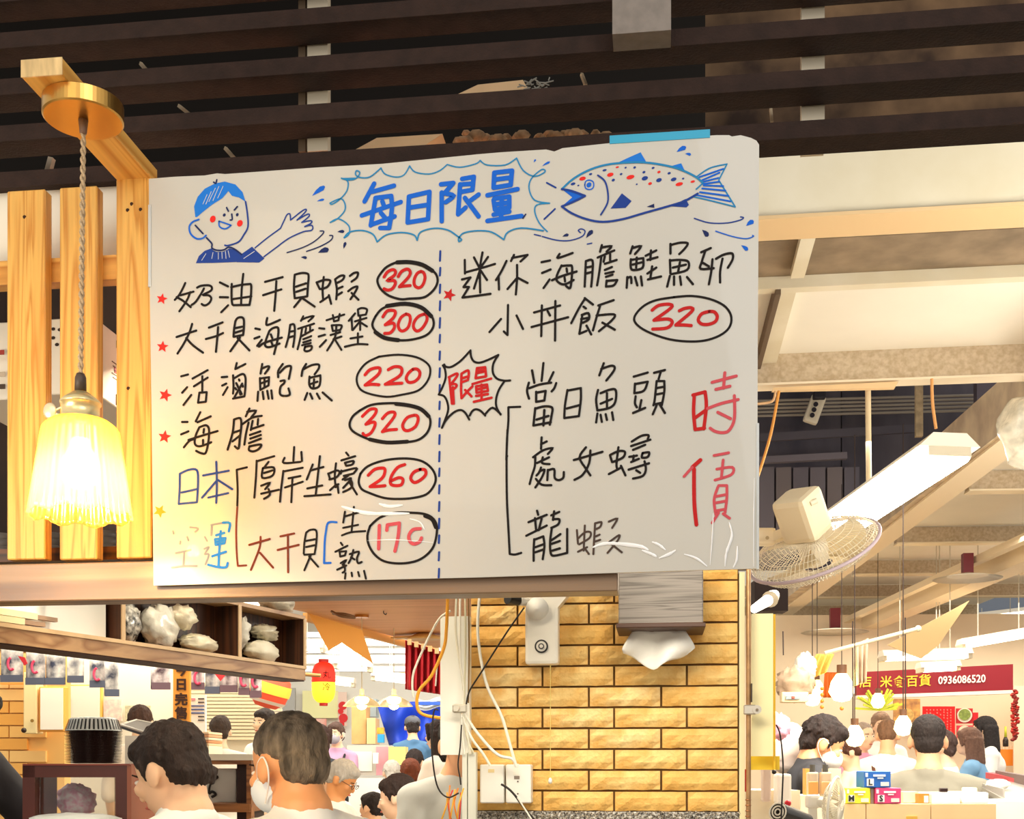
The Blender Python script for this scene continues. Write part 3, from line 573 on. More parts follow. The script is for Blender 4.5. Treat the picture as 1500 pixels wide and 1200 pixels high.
for p_, w, h in [([(1045, 752), (1043, 790), (1040, 828)], 1.6, .004), ([(1068, 765), (1072, 785), (1064, 810), (1062, 830)], 2.6, .005), ([(1080, 800), (1079, 820), (1074, 832)], 2.4, .004), ([(1105, 700), (1104, 760), (1104, 830)], 1.2, .004),
                 ([(868, 802), (890, 796), (935, 800), (950, 806)], 4, .004), ([(940, 806), (955, 812), (962, 816)], 3, .004), ([(955, 794), (965, 798), (975, 806)], 3, .003), ([(965, 818), (980, 812), (990, 806)], 3, .004),
                 ([(1002, 812), (1020, 818), (1036, 830)], 2.6, .004), ([(500, 742), (540, 752), (600, 752)], 4, .003), ([(555, 738), (570, 742), (590, 740)], 4, .003), ([(538, 792), (580, 791), (635, 795)], 1.2, .002), ([(600, 760), (615, 765), (622, 776)], 1.6, .002)]:
    crease(p_, w, h)
# ================================================================ louvre screen above
for k in range(6):
    yt = 188 - 73.2 * k
    a, c = P(1000, yt, 2.1), P(1000, yt + 25, 2.1)
    b = MB(); b.box((0.1, 2.13, (a.z + c.z) / 2), (3.2, 0.06, a.z - c.z))
    if k == 0: scr = thing('louvre_screen', (0.1, 2.13, c.z), 'dark brown screen of long horizontal slats across the top of the stall', 'screen')
    b.build('slat', DARKBAR, scr)
for xa, xb in ((450, 480), (1174, 1208), (437, 447)):
    b = MB(); zt = P(xa, -260, 2.165).z; zb = P(xa, 222, 2.165).z; x0 = P(xa, 0, 2.165).x; x1 = P(xb, 0, 2.165).x
    b.box(((x0 + x1) / 2, 2.175, (zt + zb) / 2), (x1 - x0, 0.02, zt - zb))
    b.build('post', M('#e8dcc4' if xa != 437 else '#6d5a46', 0.6), scr, 'off-white post behind the slats' if xa != 437 else 'thin brown post')
b = MB(); boxpf(b, 897, -160, 983, 47, 2.03, 0.05); b.build('junction_box', M('#8a8078', 0.6, var=.2, vscale=40), None, 'grey metal box hanging in front of the upper dark slats', 'box')
LW = M('#e9c598', 0.6, var=0.15, vscale=8)
def planklet(pts, y, lab, m, dz=.03):
    b = MB(); b.prism([P(x, yy, y) for x, yy in pts], (0, 0.12, 0)); b.build('loose_board', m, None, lab, 'board')
planklet([(508, 226), (552, 202), (648, 196), (608, 222)], 2.45, 'pale plywood offcut lying above the title of the menu board', LW)
planklet([(664, 141), (700, 124), (766, 117), (775, 134)], 2.5, 'pale broken board behind the slats over the middle of the sign', LW)
b = MB()
random.seed(3)
for i in range(60):
    p = P(random.uniform(668, 905), random.uniform(196, 212), random.uniform(2.35, 2.5)); b.ell(p, (random.uniform(.008, .02), .015, random.uniform(.004, .01)), n=6, m=4)
b.build('insulation', M('#b89470', 0.9, var=.5, vscale=60), None, 'brown crumbled insulation lying behind the lowest dark slat', 'insulation', kind='stuff')
b = MB()
for i in range(40):
    p = P(random.uniform(766, 806), random.uniform(117, 134), random.uniform(2.45, 2.55)); b.bar(p, p + Vector((random.uniform(-.02, .02), 0, random.uniform(-.01, .01))), .002, .002)
b.build('plastic_netting', M('#8d8d86', 0.5), None, 'grey plastic netting bunched beside the broken board', 'netting', kind='stuff')
for (x0, y0, x1, y1, lab) in [(206, 93, 217, 106, 'short wood sliver between the upper left slats'), (262, 155, 281, 170, 'short wood sliver left of the first white post'), (330, 217, 345, 234, 'short wood sliver just above the boy drawing'), (852, 109, 858, 125, 'thin wood sliver right of the broken board'), (1129, 160, 1131, 180, 'upright wood sliver above the right end of the sign')]:
    b = MB(); b.bar(P(x0, y0, 2.22), P(x1, y1, 2.2), .005, .006); b.build('wood_sliver', M('#c8b496', .7), None, lab, 'wood')
b = MB(); b.bar(P(68, 262, 2.22), P(76, 232, 2.22), .012, .01); b.build('bracket', M('#b7a894', .6), None, 'small grey bracket above the left wooden slats', 'bracket')
# ================================================================ pine slat panel, rail, beam
sp = thing('slat_panel', (P(110, 820, 2.0).x, 2.01, P(110, 820, 2.0).z), 'yellow pine panel of three upright boards left of the menu board', 'panel')
for x0, x1, yt, yb in ((10, 66, 280, 819), (87, 142, 275, 819), (170, 222, 262, 817)):
    b = MB(); a = P(x0, yt, 2.0); c = P(x1, yb, 2.0); b.cbox(((a.x + c.x) / 2, 2.0125, (a.z + c.z) / 2), (c.x - a.x, 0.025, a.z - c.z), 0.002)
    o = b.build('upright_board', PINE, sp)
    for kx, ky in {10: [(36, 318)], 87: [], 170: [(187, 308), (206, 307), (193, 299), (188, 569)]}[x0]:
        mk = MB(); mk.cyl(P(kx, ky, 2.0005), P(kx, ky, 1.999), .0032, n=8); mk.build('nail_hole', M('#3a2113', .8), o)
b = MB(); a = P(-60, 386, 2.03); c = P(222, 406, 2.03); b.box(((a.x + c.x) / 2, 2.04, (a.z + c.z) / 2 - .002), (c.x - a.x, 0.03, a.z - c.z)); b.build('cross_rail', PINEX, sp)
# arm that carries the lamp, running out from the third board
arm = thing('lamp_arm', P(196, 262, 2.0), 'short pine arm jutting from the top of the right upright board to carry the lamp', 'bracket')
ax0, ax1 = P(170, 262, 2.0).x, P(222, 262, 2.0).x
aw = ax1 - ax0; az = P(196, 262, 2.0).z
b = MB(); b.cbox(((ax0 + ax1) / 2, 1.855, az + 0.013), (aw, 0.29 + .05, 0.026), 0.0015); b.build('beam', PINEY, arm)
b = MB(); b.box(((ax0 + ax1) / 2, 1.6845, az + 0.013), (aw, 0.001, 0.026)); b.build('end_grain', M('#f2cf93', .7, var=.35, vscale=70, stretch=(1, 1, .2)), arm, 'pale sawn end grain')
# pendant lamp
LY = 1.76
cc = P(122, 195, LY)
BRASS = M('#e0b060', 0.28, metal=1.0, var=.15, vscale=5)
lamp = thing('pendant_lamp', P(118, 765, LY), 'lit pendant lamp with a ribbed clear glass shade on a twisted cord', 'lamp')
az2 = az
b = MB(); b.lathe([(0, .0), (.058, .0), (.0605, .002), (.0605, .0255), (.0595, .0265), (0, .0265)], (cc.x, LY, az2 - 0.0275), 64, smooth=False); b.build('canopy', BRASS, lamp, 'round brass ceiling cup')
zc = az2 - 0.0275
b = MB(); b.lathe([(0, -.022), (.004, -.022), (.0055, -.02), (.0075, 0), (0, 0)], (cc.x, LY, zc), 16); b.build('strain_relief', M('#7a5a45', .5), lamp)
zs = P(118, 548, LY).z
b = MB(); cord = [Vector((cc.x, LY, zc - .02))]
for s_ in range(2):
    pts = []
    for i in range(240):
        t = i / 239; zz = zc - .018 + (zs - zc + .018) * t; an = t * 85 + s_ * math.pi
        xx = cc.x + (P(118, 548, LY).x - cc.x) * t
        pts.append((xx + .0022 * math.cos(an), LY + .0022 * math.sin(an), zz))
    b.tube(pts, .0024, 6, curve=False)
b.build('cord', M('#cdb08a', 0.8, var=.4, vscale=300), lamp, 'twisted beige fabric cord')
lx = P(118, 580, LY).x
b = MB(); b.lathe([(0, .026), (.006, .026), (.0085, .02), (.009, 0), (0, 0)], (lx, LY, P(118, 572, LY).z), 16); b.build('cord_grip', M('#4a3c30', .5), lamp)
ztop = P(118, 575, LY).z; zcol = P(118, 612, LY).z
b = MB(); b.lathe([(0, ztop - zcol), (.012, ztop - zcol), (.024, (ztop - zcol) * .78), (.031, (ztop - zcol) * .6), (.031, (ztop - zcol) * .52), (.0285, (ztop - zcol) * .5), (.0285, .0), (.034, -.003), (.034, -.012), (0, -.012)], (lx, LY, zcol), 32); b.build('socket', M('#e8d6a0', .3, metal=.7), lamp, 'pale brass lamp holder')
b = MB(); b.cyl((lx - .024, LY, zcol + .02), (lx - .045, LY, zcol + .012), .0018, n=8); b.ell((lx - .05, LY - .001, zcol + .012), (.011, .004, .013), n=14, m=8); b.build('switch_key', M('#e6d9b5', .3, metal=.5), lamp)
zb = P(112, 757, LY).z; H = zcol - .006 - zb
# ribbed shade
def shade_r(h):  # 0 bottom .. 1 top
    return .0765 - .022 * h
b = MB(); n = 288; rows = 22; vs = []
for j in range(rows):
    h = j / (rows - 1)
    for k in range(n):
        t = 2 * math.pi * k / n
        r = shade_r(h) * (1 + (.007 * (1 - h) + .008) * math.cos(36 * t)) * (1 + .018 * (1 - h) ** 6 * math.cos(9 * t))
        if h > .93: r *= 1 - (h - .93) * 3.5
        zz = zb + H * h + (.0035 * math.cos(9 * t) * (1 - h) ** 8)
        vs.append((lx + r * math.cos(t), LY + r * math.sin(t), zz))
b.add(vs, [(i * n + k, i * n + (k + 1) % n, (i + 1) * n + (k + 1) % n, (i + 1) * n + k) for i in range(rows - 1) for k in range(n)], True)
SH = bpy.data.materials.new('ribbed_glass'); SH.use_nodes = True; nt = SH.node_tree; nt.nodes.clear()
out = nt.nodes.new('ShaderNodeOutputMaterial'); tr_ = nt.nodes.new('ShaderNodeBsdfTransparent'); tl_ = nt.nodes.new('ShaderNodeBsdfTranslucent'); gl_ = nt.nodes.new('ShaderNodeBsdfGlossy'); gl_.inputs['Roughness'].default_value = .12
tl_.inputs[0].default_value = (1, .72, .25, 1); tr_.inputs[0].default_value = (1, .86, .5, 1)
m1 = nt.nodes.new('ShaderNodeMixShader'); m1.inputs[0].default_value = .5; m2 = nt.nodes.new('ShaderNodeMixShader'); m2.inputs[0].default_value = .18
nt.links.new(tr_.outputs[0], m1.inputs[1]); nt.links.new(tl_.outputs[0], m1.inputs[2]); nt.links.new(m1.outputs[0], m2.inputs[1]); nt.links.new(gl_.outputs[0], m2.inputs[2]); nt.links.new(m2.outputs[0], out.inputs[0])
o = b.build('glass_shade', SH, lamp, 'ribbed clear glass shade flaring to a wavy rim'); solidify(o, .0022)
b = MB(); b.lathe([(0, -.066), (.012, -.064), (.024, -.055), (.030, -.040), (.028, -.022), (.016, -.002), (.013, .012), (0, .012)], (lx, LY, zcol - .045), 24)
b.build('bulb', M('#fff0c8', .3, emit=55, ecol='#ffd98c'), lamp, 'glowing round bulb')
point('lamp_light', (lx, LY, zcol - .128), 10.5, (1.0, 0.70, 0.30), 0.012)
# white beam and dark interior behind the slats
b = MB(); a = P(-150, 290, 2.12); c = P(235, 398, 2.12); b.box(((a.x + c.x) / 2, 2.14, (a.z + c.z) / 2 + .003), (c.x - a.x, 0.04, a.z - c.z)); b.build('trim_1', M('#f4ecdb', .6, var=.05, vscale=6), kind='structure')
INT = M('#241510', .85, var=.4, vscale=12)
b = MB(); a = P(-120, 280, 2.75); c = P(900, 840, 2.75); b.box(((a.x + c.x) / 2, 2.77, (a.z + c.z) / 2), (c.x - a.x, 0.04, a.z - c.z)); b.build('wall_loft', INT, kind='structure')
LED = wood('#6b3c1e', '#2c160b', 'X', 6, .5)
zl = P(60, 806, 2.1).z
b = MB(); b.box((-.80, 2.33, zl - .012), (1.3, .5, .024)); b.build('loft_floor', LED, kind='structure')
zm = P(100, 577, 2.3).z
b = MB(); b.box((-.62, 2.52, zm - .012), (.95, .42, .022)); b.build('loft_shelf', LED, None, 'dark brown shelf board carrying the white cartons behind the slats', 'shelf')
# cartons
def carton(x0, x1, yt, y, lab, printf, dx=.2):
    a = P(x0, yt, y); c = P(x1, 577, y); h = a.z - zm + .001
    t = thing('carton', ((a.x + c.x) / 2, y + .15, zm), lab, 'box', 'white cartons on the loft shelf')
    b = MB(); b.cbox(((a.x + c.x) / 2, y + .15, zm + h / 2), (c.x - a.x, .3, h), .002); b.build('body', M('#f6f0e2', .6), t)
    printf(t, a, c, h); return t
def pr1(t, a, c, h):
    b = MB()
    for k, (dx, dz) in enumerate([(0, 0), (.012, .006), (.026, .004), (-.004, -.014), (.004, -.024), (.02, -.026), (.032, -.018), (.012, -.012)]):
        b.ell((P(70, 0, 2.3).x + dx, 2.299, P(70, 487, 2.3).z + dz), (.0045, .0008, .0035), n=8, m=6)
    b.build('printed_dots', M('#2a1d1a', .5), t)
    text('320', .03, (P(73, 515, 2.299).x, 2.299, P(73, 520, 2.3).z), (1, 0, 0), (0, 0, 1), M('#efe3cc', .6), t, 'print') if False else None
    xr = c.x + .0006
    for (dy, dz, w, h_, col, nm) in [(.12, .085, .05, .016, '#3f6b58', 'green_label'), (.10, .028, .03, .012, '#b02a3a', 'red_label')]:
        b = MB(); b.cbox((xr, 2.3 + dy, zm + h * .5 + dz - .03), (.001, w, h_), .0004); b.build(nm, M(col, .5), t)
    b = MB()
    for i in range(5): b.box((xr, 2.42, zm + h * .58 - i * .008), (.001, .09 - .01 * (i % 3), .002))
    b.build('print_lines', M('#6a5a4c', .6), t)
def pr2(t, a, c, h):
    for dz, col, w in [(.09, '#a83a34', .02), (.02, '#4a3a30', .024), (.045, '#c9b9a4', .024)]:
        b = MB(); b.cbox((P(0, 0, 2.3).x, 2.299, zm + dz), (w, .001, .01), .0003); b.build('print', M(col, .6), t)
carton(38, 139, 470, 2.3, 'white carton with black printed dots, right one on the loft shelf', pr1)
carton(-60, 28, 476, 2.32, 'white carton with red print cut by the left edge of the picture', pr2)
# stacked grey bowls on the loft floor
gb = M('#5e5a56', .4)
for gx, nn in ((68, 5), (150, 5), (2, 5)):
    base = P(gx, 800, 2.36)
    for k in range(nn):
        b = MB(); b.lathe([(0, 0), (.022, 0), (.03, .008), (.044, .026), (.0425, .026), (.028, .011), (0, .006)], (base.x, 2.36, zl + .0005 + k * .0135), 28)
        lab = {68: 'left-middle', 150: 'right', 2: 'far left'}[gx]
        b.build('bowl', gb, None, 'grey bowl, %s of the %s stack behind the pine boards' % (['lowest', 'second from the bottom', 'middle one', 'second from the top', 'topmost'][k], lab), 'bowl', 'grey bowls stacked behind the pine boards')
# lower beam
BEAM = wood('#9c7f63', '#6f5340', 'X', 7, .35)
b = MB(); a = P(-150, 824, 1.998); c = P(905, 0, 1.998); zt = P(225, 822, 1.998).z; zbm = P(225, 878, 1.998).z
b.cbox(((a.x + c.x) / 2, 2.028, (zt + zbm) / 2), (c.x - a.x, .06, zt - zbm), .002); b.build('trim_2', BEAM, kind='structure')
# ================================================================ brick pillar
YP = 3.3
ptop = P(800, 830, YP).z + .25; xL = P(690, 0, YP).x; xR = P(1082, 0, YP).x
pil = thing('brick_pillar', ((xL + xR) / 2, YP + .2, 0), 'square pillar faced with yellow rough-textured brick tiles', 'pillar')
zbase = P(800, 1188.7, YP).z
b = MB(); b.box(((xL + xR) / 2, YP + .2, ptop / 2 + zbase / 2 - .0), (xR - xL, .384, ptop - zbase)); b.build('core', M('#7a5a30', .85, var=.4, vscale=20), pil)
def brickmat(hexs, i):
    return M(hexs, .62, var=.22, vscale=16, bump=.9, bscale=38, hex2='#e6ad55')
BM = [brickmat(h, i) for i, h in enumerate(['#f8d488', '#f5cb78', '#fadb98', '#f1c26c'])]
pitch = 30.37; pz = (P(800, 1158, YP).z - P(800, 1188.37, YP).z); bw = P(862.5, 1000, YP).x - P(758, 1000, YP).x
random.seed(11)
meshes = {}
def brick(x0, x1, z0, z1):
    w = round(x1 - x0, 4); ky = (w, random.randint(0, 2))
    if ky not in meshes:
        mb = MB(); nx = max(3, int(w / .02)); nzz = 4; h = z1 - z0
        rr = random.Random(hash(ky) & 0xffff)
        def f(u, v):
            e = (u in (0, 1)) or (v in (0, 1))
            return Vector((w * u + (0 if u in (0, 1) else rr.uniform(-.002, .002)) , (0.006 if e else rr.uniform(-.0035, .0025)), h * v + (rr.uniform(-.0015, .001) if v == 0 else 0)))
        mb.grid(f, nx, nzz, False)
        mb.add([(0, .006, 0), (w, .006, 0), (w, .006, h), (0, .006, h), (0, .014, 0), (w, .014, 0), (w, .014, h), (0, .014, h)], [(0, 1, 5, 4), (1, 2, 6, 5), (2, 3, 7, 6), (3, 0, 4, 7), (4, 5, 6, 7)])
        o = mb.build('brick', BM[0], None, loc=(0, 0, 0), fix=False); meshes[ky] = o.data; bpy.data.objects.remove(o)
    me = meshes[ky]
    o = bpy.data.objects.new('brick', me); COL.objects.link(o); o.parent = pil
    o.location = Vector((x0, YP - .006, z0)) - org(pil)
    o.material_slots[0].link = 'OBJECT'; o.material_slots[0].material = random.choice(BM)
row = 0; z = zbase
gap = .006
while z < ptop - .02:
    # first full row above the base has joints of type B
    A = (row % 2 == 1)
    xs = [xL]; j = P(758 if A else 794.5, 1000, YP).x
    while j - bw > xL + .02: j -= bw
    while j < xR - .02: xs.append(j); j += bw
    xs.append(xR)
    for i in range(len(xs) - 1): brick(xs[i] + (gap / 2 if i else 0), xs[i + 1] - gap / 2, z + gap / 2, z + pz - gap / 2)
    row += 1; z += pz
# pebble-dash plinth below
b = MB(); b.box(((xL + xR) / 2, YP + .2, zbase / 2), (xR - xL + .0, .40, zbase)); b.build('plinth', M('#fffaf0', .7, var=.9, vscale=110, hex2='#2a1f18', bump=.6, bscale=140), pil, 'speckled pebble-dash base')
b = MB()
random.seed(5)
for i in range(900):
    p = P(random.uniform(694, 1084), random.uniform(1189, 1206), YP - .002); b.ell(p, (random.uniform(.002, .0035), .003, random.uniform(.0015, .003)), n=5, m=3)
b.build('pebbles', M('#cfc2ae', .7, var=.95, vscale=200, hex2='#2a221c'), pil, kind='stuff')
# corner trim and metal pipe on the right of the pillar
b = MB(); boxpf(b, 1083, 838, 1091, 1300, YP - .004, .2); b.build('trim_3', M('#f3e6b8', .6), kind='structure')
PIPE = M('#b98f62', .35, metal=.5, var=.3, vscale=30)
px_ = P(1096.5, 1000, 3.26)
pp = thing('conduit', (px_.x, 3.26, .6), 'brown metal conduit running up the right edge of the brick pillar', 'pipe')
b = MB(); b.cyl((px_.x, 3.26, .6), (px_.x, 3.26, P(1096, 800, 3.26).z), .0065, n=12); b.build('pipe', PIPE, pp)
b = MB(); q = P(1096, 1040, 3.255); b.cbox((q.x + .004, 3.25, q.z), (.034, .012, .026), .003); b.cyl((q.x + .022, 3.246, q.z), (q.x + .022, 3.240, q.z), .012, n=16); b.build('clamp', M('#d3cabb', .35, metal=.6), pp)
b = MB(); q = P(1099, 1040, 3.235); b.cyl((q.x + .018, 3.241, q.z), (q.x + .018, 3.237, q.z), .004, n=8); b.build('screw', M('#8a7a66', .4, metal=.8), pp)
b = MB(); q = P(1099, 1015, 3.25); b.box((q.x + .004, 3.255, q.z), (.003, .006, .05)); b.build('cable_stub', M('#3a2a22', .5), pp)
b = MB()
for k in range(4): q = P(1096, 1172 + k * 8, 3.26); b.lathe([(.0065, -.002), (.009, 0), (.0065, .002)], q, 12)
b.build('coupling', M('#b07a52', .3, metal=.7), pp)
# tissue dispenser
GW = wood('#8f857c', '#625950', 'X', 30, .5)
ds = thing('tissue_dispenser', P(970, 925, 3.1), 'grey wood-look tissue dispenser fixed high on the brick pillar', 'dispenser')
a, c = P(906, 828, 3.12), P(1030, 917, 3.12)
b = MB(); b.cbox(((a.x + c.x) / 2, 3.2, (a.z + c.z) / 2), (c.x - a.x, .17, a.z - c.z), .003); b.build('body', GW, ds)
b = MB(); b.cbox(((a.x + c.x) / 2, 3.18, c.z - .001), (c.x - a.x + .01, .2, .012), .002); b.build('base_board', M('#4f3326', .5), ds, 'dark brown bottom board')
b = MB()
def tf(u, v):
    x = (u - .5) * (.135 + .055 * math.sin(math.pi * min(1, v * 1.15) * .62)); 
    return Vector(((a.x + c.x) / 2 - .005 + x, 3.17 - .02 * math.sin(u * 9 + v * 3) * (.3 + v), c.z - .004 - v * (.105 - .05 * abs(u - .45) * 2 * v) + .004 * math.sin(u * 13)))
b.grid(tf, 22, 12); tt = b.build('tissue', M('#fbf8f0', .8, bump=.3, bscale=30, emit=0), ds, 'white tissue hanging out of the slot'); solidify(tt, .001)
# emergency lamp
em = thing('emergency_lamp', P(792, 972, 3.24), 'white twin-head emergency lamp on the pillar under the wooden beam', 'lamp')
WP = M('#f7f3e8', .4)
a, c = P(769, 886, 3.24), P(818, 973, 3.24)
b = MB(); b.cbox(((a.x + c.x) / 2, 3.265, (a.z + c.z) / 2), (c.x - a.x, .05, a.z - c.z), .009)
q0 = P(758, 868, 3.24); q1 = P(835, 868, 3.24); q2 = P(817, 890, 3.24); q3 = P(771, 890, 3.24)
b.prism([q0, q1, q2, q3], (0, .05, 0)); b.build('housing', WP, em)
q = P(793, 947, 3.238)
for r_, yy, m_, nm in ((.0185, 0, '#3b3a3a', 'button_ring'), (.014, -.002, '#f2eee4', 'button'), (.008, -.004, '#4a4848', 'button_ring'), (.005, -.005, '#f2eee4', 'button')):
    b = MB(); b.cyl((q.x, 3.242, q.z), (q.x, 3.238 + yy, q.z), r_, n=24); b.build(nm, M(m_, .4), em)
b = MB(); q = P(787, 902, 3.238); b.lathe([(0, -.004), (.03, 0), (.031, .012), (0, .02)], (q.x, 3.235, q.z + .02), 24, axis=(0.1, -1, -.25)); b.build('lamp_lens', M('#fbfaf4', .3), em)
q = P(754, 877, 3.2)
b = MB(); b.cyl((q.x - .018, 3.19, q.z), (q.x + .012, 3.22, q.z - .003), .0165, .0135, n=20); b.build('spot_head', M('#1e1b1a', .3), em, 'black round lamp head')
b = MB(); b.cyl((q.x + .010, 3.215, q.z - .003), (q.x + .03, 3.235, q.z - .004), .0145, .012, n=20); b.build('spot_collar', WP, em)
# pull cord
q = P(806, 974, 3.235); q2 = P(806, 1142, 3.235)
pc = thing('pull_cord', (q.x, 3.235, q2.z), 'thin yellow pull cord with a small white knob below the emergency lamp', 'cord')
b = MB(); b.cyl((q.x, 3.24, q.z), (q.x, 3.24, q2.z), .0011, n=6); b.build('cord', M('#e8cf7c', .6), pc)
b = MB(); b.lathe([(0, -.008), (.005, -.006), (.006, 0), (.003, .008), (0, .009)], (q.x, 3.238, q2.z - .004), 12); b.build('knob', WP, pc)
# switch plates
for x0, x1, lab in ((703, 738, 'white blank wall box, left one of the pair low on the pillar'), (741, 778, 'white socket wall box, right one of the pair low on the pillar')):
    a, c = P(x0, 1120, 3.245), P(x1, 1177, 3.245)
    sw = thing('wall_box', ((a.x + c.x) / 2, 3.27, c.z), lab, 'wall box')
    b = MB(); b.cbox(((a.x + c.x) / 2, 3.27, (a.z + c.z) / 2), (c.x - a.x, .05, a.z - c.z), .003); b.build('case', M('#f8f5ec', .4), sw)
    if x0 == 703: b = MB(); boxpf(b, 715, 1127, 724, 1132, 3.2438, .002); b.build('label', M('#efd9a0', .5), sw)
    else:
        b = MB(); boxpf(b, 753, 1137, 761, 1141.5, 3.2438, .002); b.build('socket_hole', M('#8d7f72', .5), sw)
        b = MB(); boxpf(b, 752, 1119, 760, 1136, 3.2436, .003); b.build('plug', M('#fbf6e8', .4), sw)
        for yy in (1145, 1163): b = MB(); b.cyl(P(758.5, yy, 3.2435), P(758.5, yy, 3.2455), .0022, n=8); b.build('screw', M('#4a3c32', .4), sw)
# panel boards either side of the pillar
b = MB(); boxpf(b, 645, 903, 688, 1106, 3.22, .03); b.build('white_board', M('#f7f8f0', .35), None, 'tall narrow white panel left of the brick pillar behind the cables', 'panel')
b = MB(); boxpf(b, 1101, 899, 1132.5, 1108, 3.3, .01); yp_ = b.build('yellow_board', M('#fff3bc', .5), None, 'tall pale yellow panel right of the brick pillar', 'panel')
b = MB(); boxpf(b, 1133, 900, 1136, 1128, 3.32, .012); b.build('edge_strip', M('#f2c22a', .5), None, 'narrow bright yellow strip on the edge of the pale yellow panel', 'strip')
b = MB(); boxpf(b, 1093, 1108, 1142, 1128, 3.34, .01); b.build('yellow_cloth', M('#f4cf3a', .7), None, 'yellow sheet showing under the pale yellow panel', 'sheet')
b = MB(); boxpf(b, 1086, 1127, 1095, 1160, 3.36, .01); b.build('red_card', M('#d22a2a', .6), None, 'small red card beside the conduit low on the right of the pillar', 'card')
# cable trunking and cables left of the pillar
TR = M('#e9eadc', .4)
tk = thing('cable_trunking', P(688, 1290, 3.2), 'pale cable trunking standing at the left edge of the brick pillar', 'trunking')
for x0, x1, yt in ((677, 684, 1103), (685.5, 697, 1102)):
    b = MB(); boxpf(b, x0, yt, x1, 1300, 3.2, .03); b.build('duct', TR, tk)
WC = M('#f2efe2', .45)
def cable(pts, w, m, lab, y=3.19, nm='cable'):
    b = MB(); b.tube([P(x, yy, y + (dz[0] if dz else 0)) for x, yy, *dz in pts], w * y / FPX / 2, 8); return b.build(nm, m, None, lab, 'cable')
cable([(703, 868), (700, 930), (712, 1000), (735, 1050), (748, 1095), (756, 1122)], 4.5, WC, 'white flat cable curving down across the bricks to the right wall box')
cable([(680, 1045), (700, 1075), (728, 1105), (750, 1112), (757, 1124)], 4.5, WC, 'white cable sagging from the clamp to the right wall box')
cable([(678, 1050), (690, 1080), (708, 1105), (718, 1122)], 4, WC, 'white cable from the clamp down to the left wall box')
cable([(674, 868), (674, 960), (679, 1010), (676, 1050), (680, 1105)], 3.5, WC, 'white cable running straight down into the left trunking duct')
cable([(669, 868), (668, 930), (678, 1000), (681, 1050), (689, 1105)], 3.5, M('#e4e0cc', .5), 'cream cable running down beside the clamp into the wide duct')
cable([(681, 868), (682, 940), (680, 1040), (684, 1080), (694, 1104)], 3, M('#d8d2b4', .5), 'grey-cream cable close against the pillar edge')
cable([(686, 868), (687, 950), (686, 1030)], 2.2, M('#8c6a34', .5), 'brown cord hanging down the very edge of the bricks', 3.21)
cable([(768, 890), (740, 930), (705, 985), (688, 1012), (683, 1032)], 2.6, M('#241d1a', .4), 'black cable slanting from the emergency lamp to the clamp', 3.18)
cable([(676, 1062), (674, 1095), (671, 1120), (674, 1140), (675, 1150)], 2.2, M('#241d1a', .4), 'thin black cable hanging left of the trunking', 3.17)
cable([(734, 1149), (744, 1155), (754, 1165), (765, 1180), (785, 1204)], 3.4, M('#26201c', .4), 'black cable leaving between the two wall boxes', 3.2)
cable([(758, 1168), (768, 1184), (782, 1206)], 2.6, WC, 'white cable twisted with the black one under the wall boxes', 3.19)
cable([(656, 868), (654, 920), (650, 950), (632, 990), (614, 1012), (611, 1035), (620, 1047), (645, 1052)], 5.0, M('#f2a72e', .45), 'orange-yellow hose looping down left of the white panel', 3.1)
cable([(660, 895), (645, 905), (630, 930), (616, 960), (606, 985), (604, 1005), (606, 1022)], 3.4, WC, 'white cable looping left beside the orange hose', 3.12)
cable([(642, 1040), (635, 1045), (633, 1100), (640, 1150), (655, 1168), (672, 1162)], 2.6, M('#1f1a18', .4), 'black cable hanging in a long loop below the orange hose', 3.05)
cable([(638, 1005), (640, 980), (643, 965)], 2.2, WC, 'short white cord hanging beside the white panel', 3.15)
b = MB(); q = P(673, 1038, 3.18); b.cbox((q.x, 3.185, q.z), (.04, .01, .024), .004); b.cyl((q.x - .008, 3.18, q.z), (q.x - .008, 3.172, q.z), .008, n=14); b.build('pipe_clamp', M('#d8d3c4', .35, metal=.5), None, 'metal clamp holding the cables at the left edge of the pillar', 'clamp')
random.seed(2)
cs = thing('cable_ties', P(668, 1200, 3.0), 'bundle of yellow and red wires spilling at the foot of the trunking', 'wires')
for k in range(7):
    b = MB(); x = 655 + 4 * k; b.tube([P(x, 1150 + random.uniform(0, 12), 3.08), P(x - 6 + random.uniform(-3, 6), 1178, 3.05), P(x - 10 + random.uniform(0, 14), 1204, 3.05)], .0022, 6); b.build('wire', M(['#f1b22c', '#e9892a', '#c9342a'][k % 3], .5), cs)
# ================================================================ market hall ceiling (right)
CREAM = M('#efe6cf', .6, var=.07, vscale=3, hex2='#e2d6b8')
CREAMD = M('#d4c3aa', .7, var=.2, vscale=45, hex2='#bda88a')
PANEL = M('#fcf6e8', .6, var=.05, vscale=2)
def slope_bar(mb, x0, y0a, y0b, x1, y1a, y1b, y, th):
    mb.hexa(P(x0, y0a, y), P(x1, y1a, y), P(x1, y1b, y), P(x0, y0b, y), (0, th, 0))
# fascia beam
YFS = 3.9
za = P(1300, 205, YFS).z; zb_ = P(1300, 313, YFS).z
b = MB(); b.box((1.25, YFS + .05, (za + zb_) / 2), (4.3, .1, za - zb_)); b.build('trim_4', CREAM, kind='structure')
b = MB(); b.box((1.25, YFS + .06, zb_ + .0), (4.3, .16, .012)); b.build('trim_5', M('#e8c695', .6), kind='structure')
b = MB(); boxpf(b, 1112, 209, 1187, 216, YFS - .003, .05); b.build('ledge_strip', M('#d9b9a0', .6), None, 'pinkish strip on top of the cream beam beside the sign corner', 'strip')
# wall above the beam seen between the slats
b = MB(); b.box((1.45, 4.2, zb_ + .75), (4.1, .05, 1.0)); b.build('wall_upper', M('#8d6f52', .8, var=.4, vscale=4, hex2='#3a2a22'), kind='structure')
ZC = 1.85
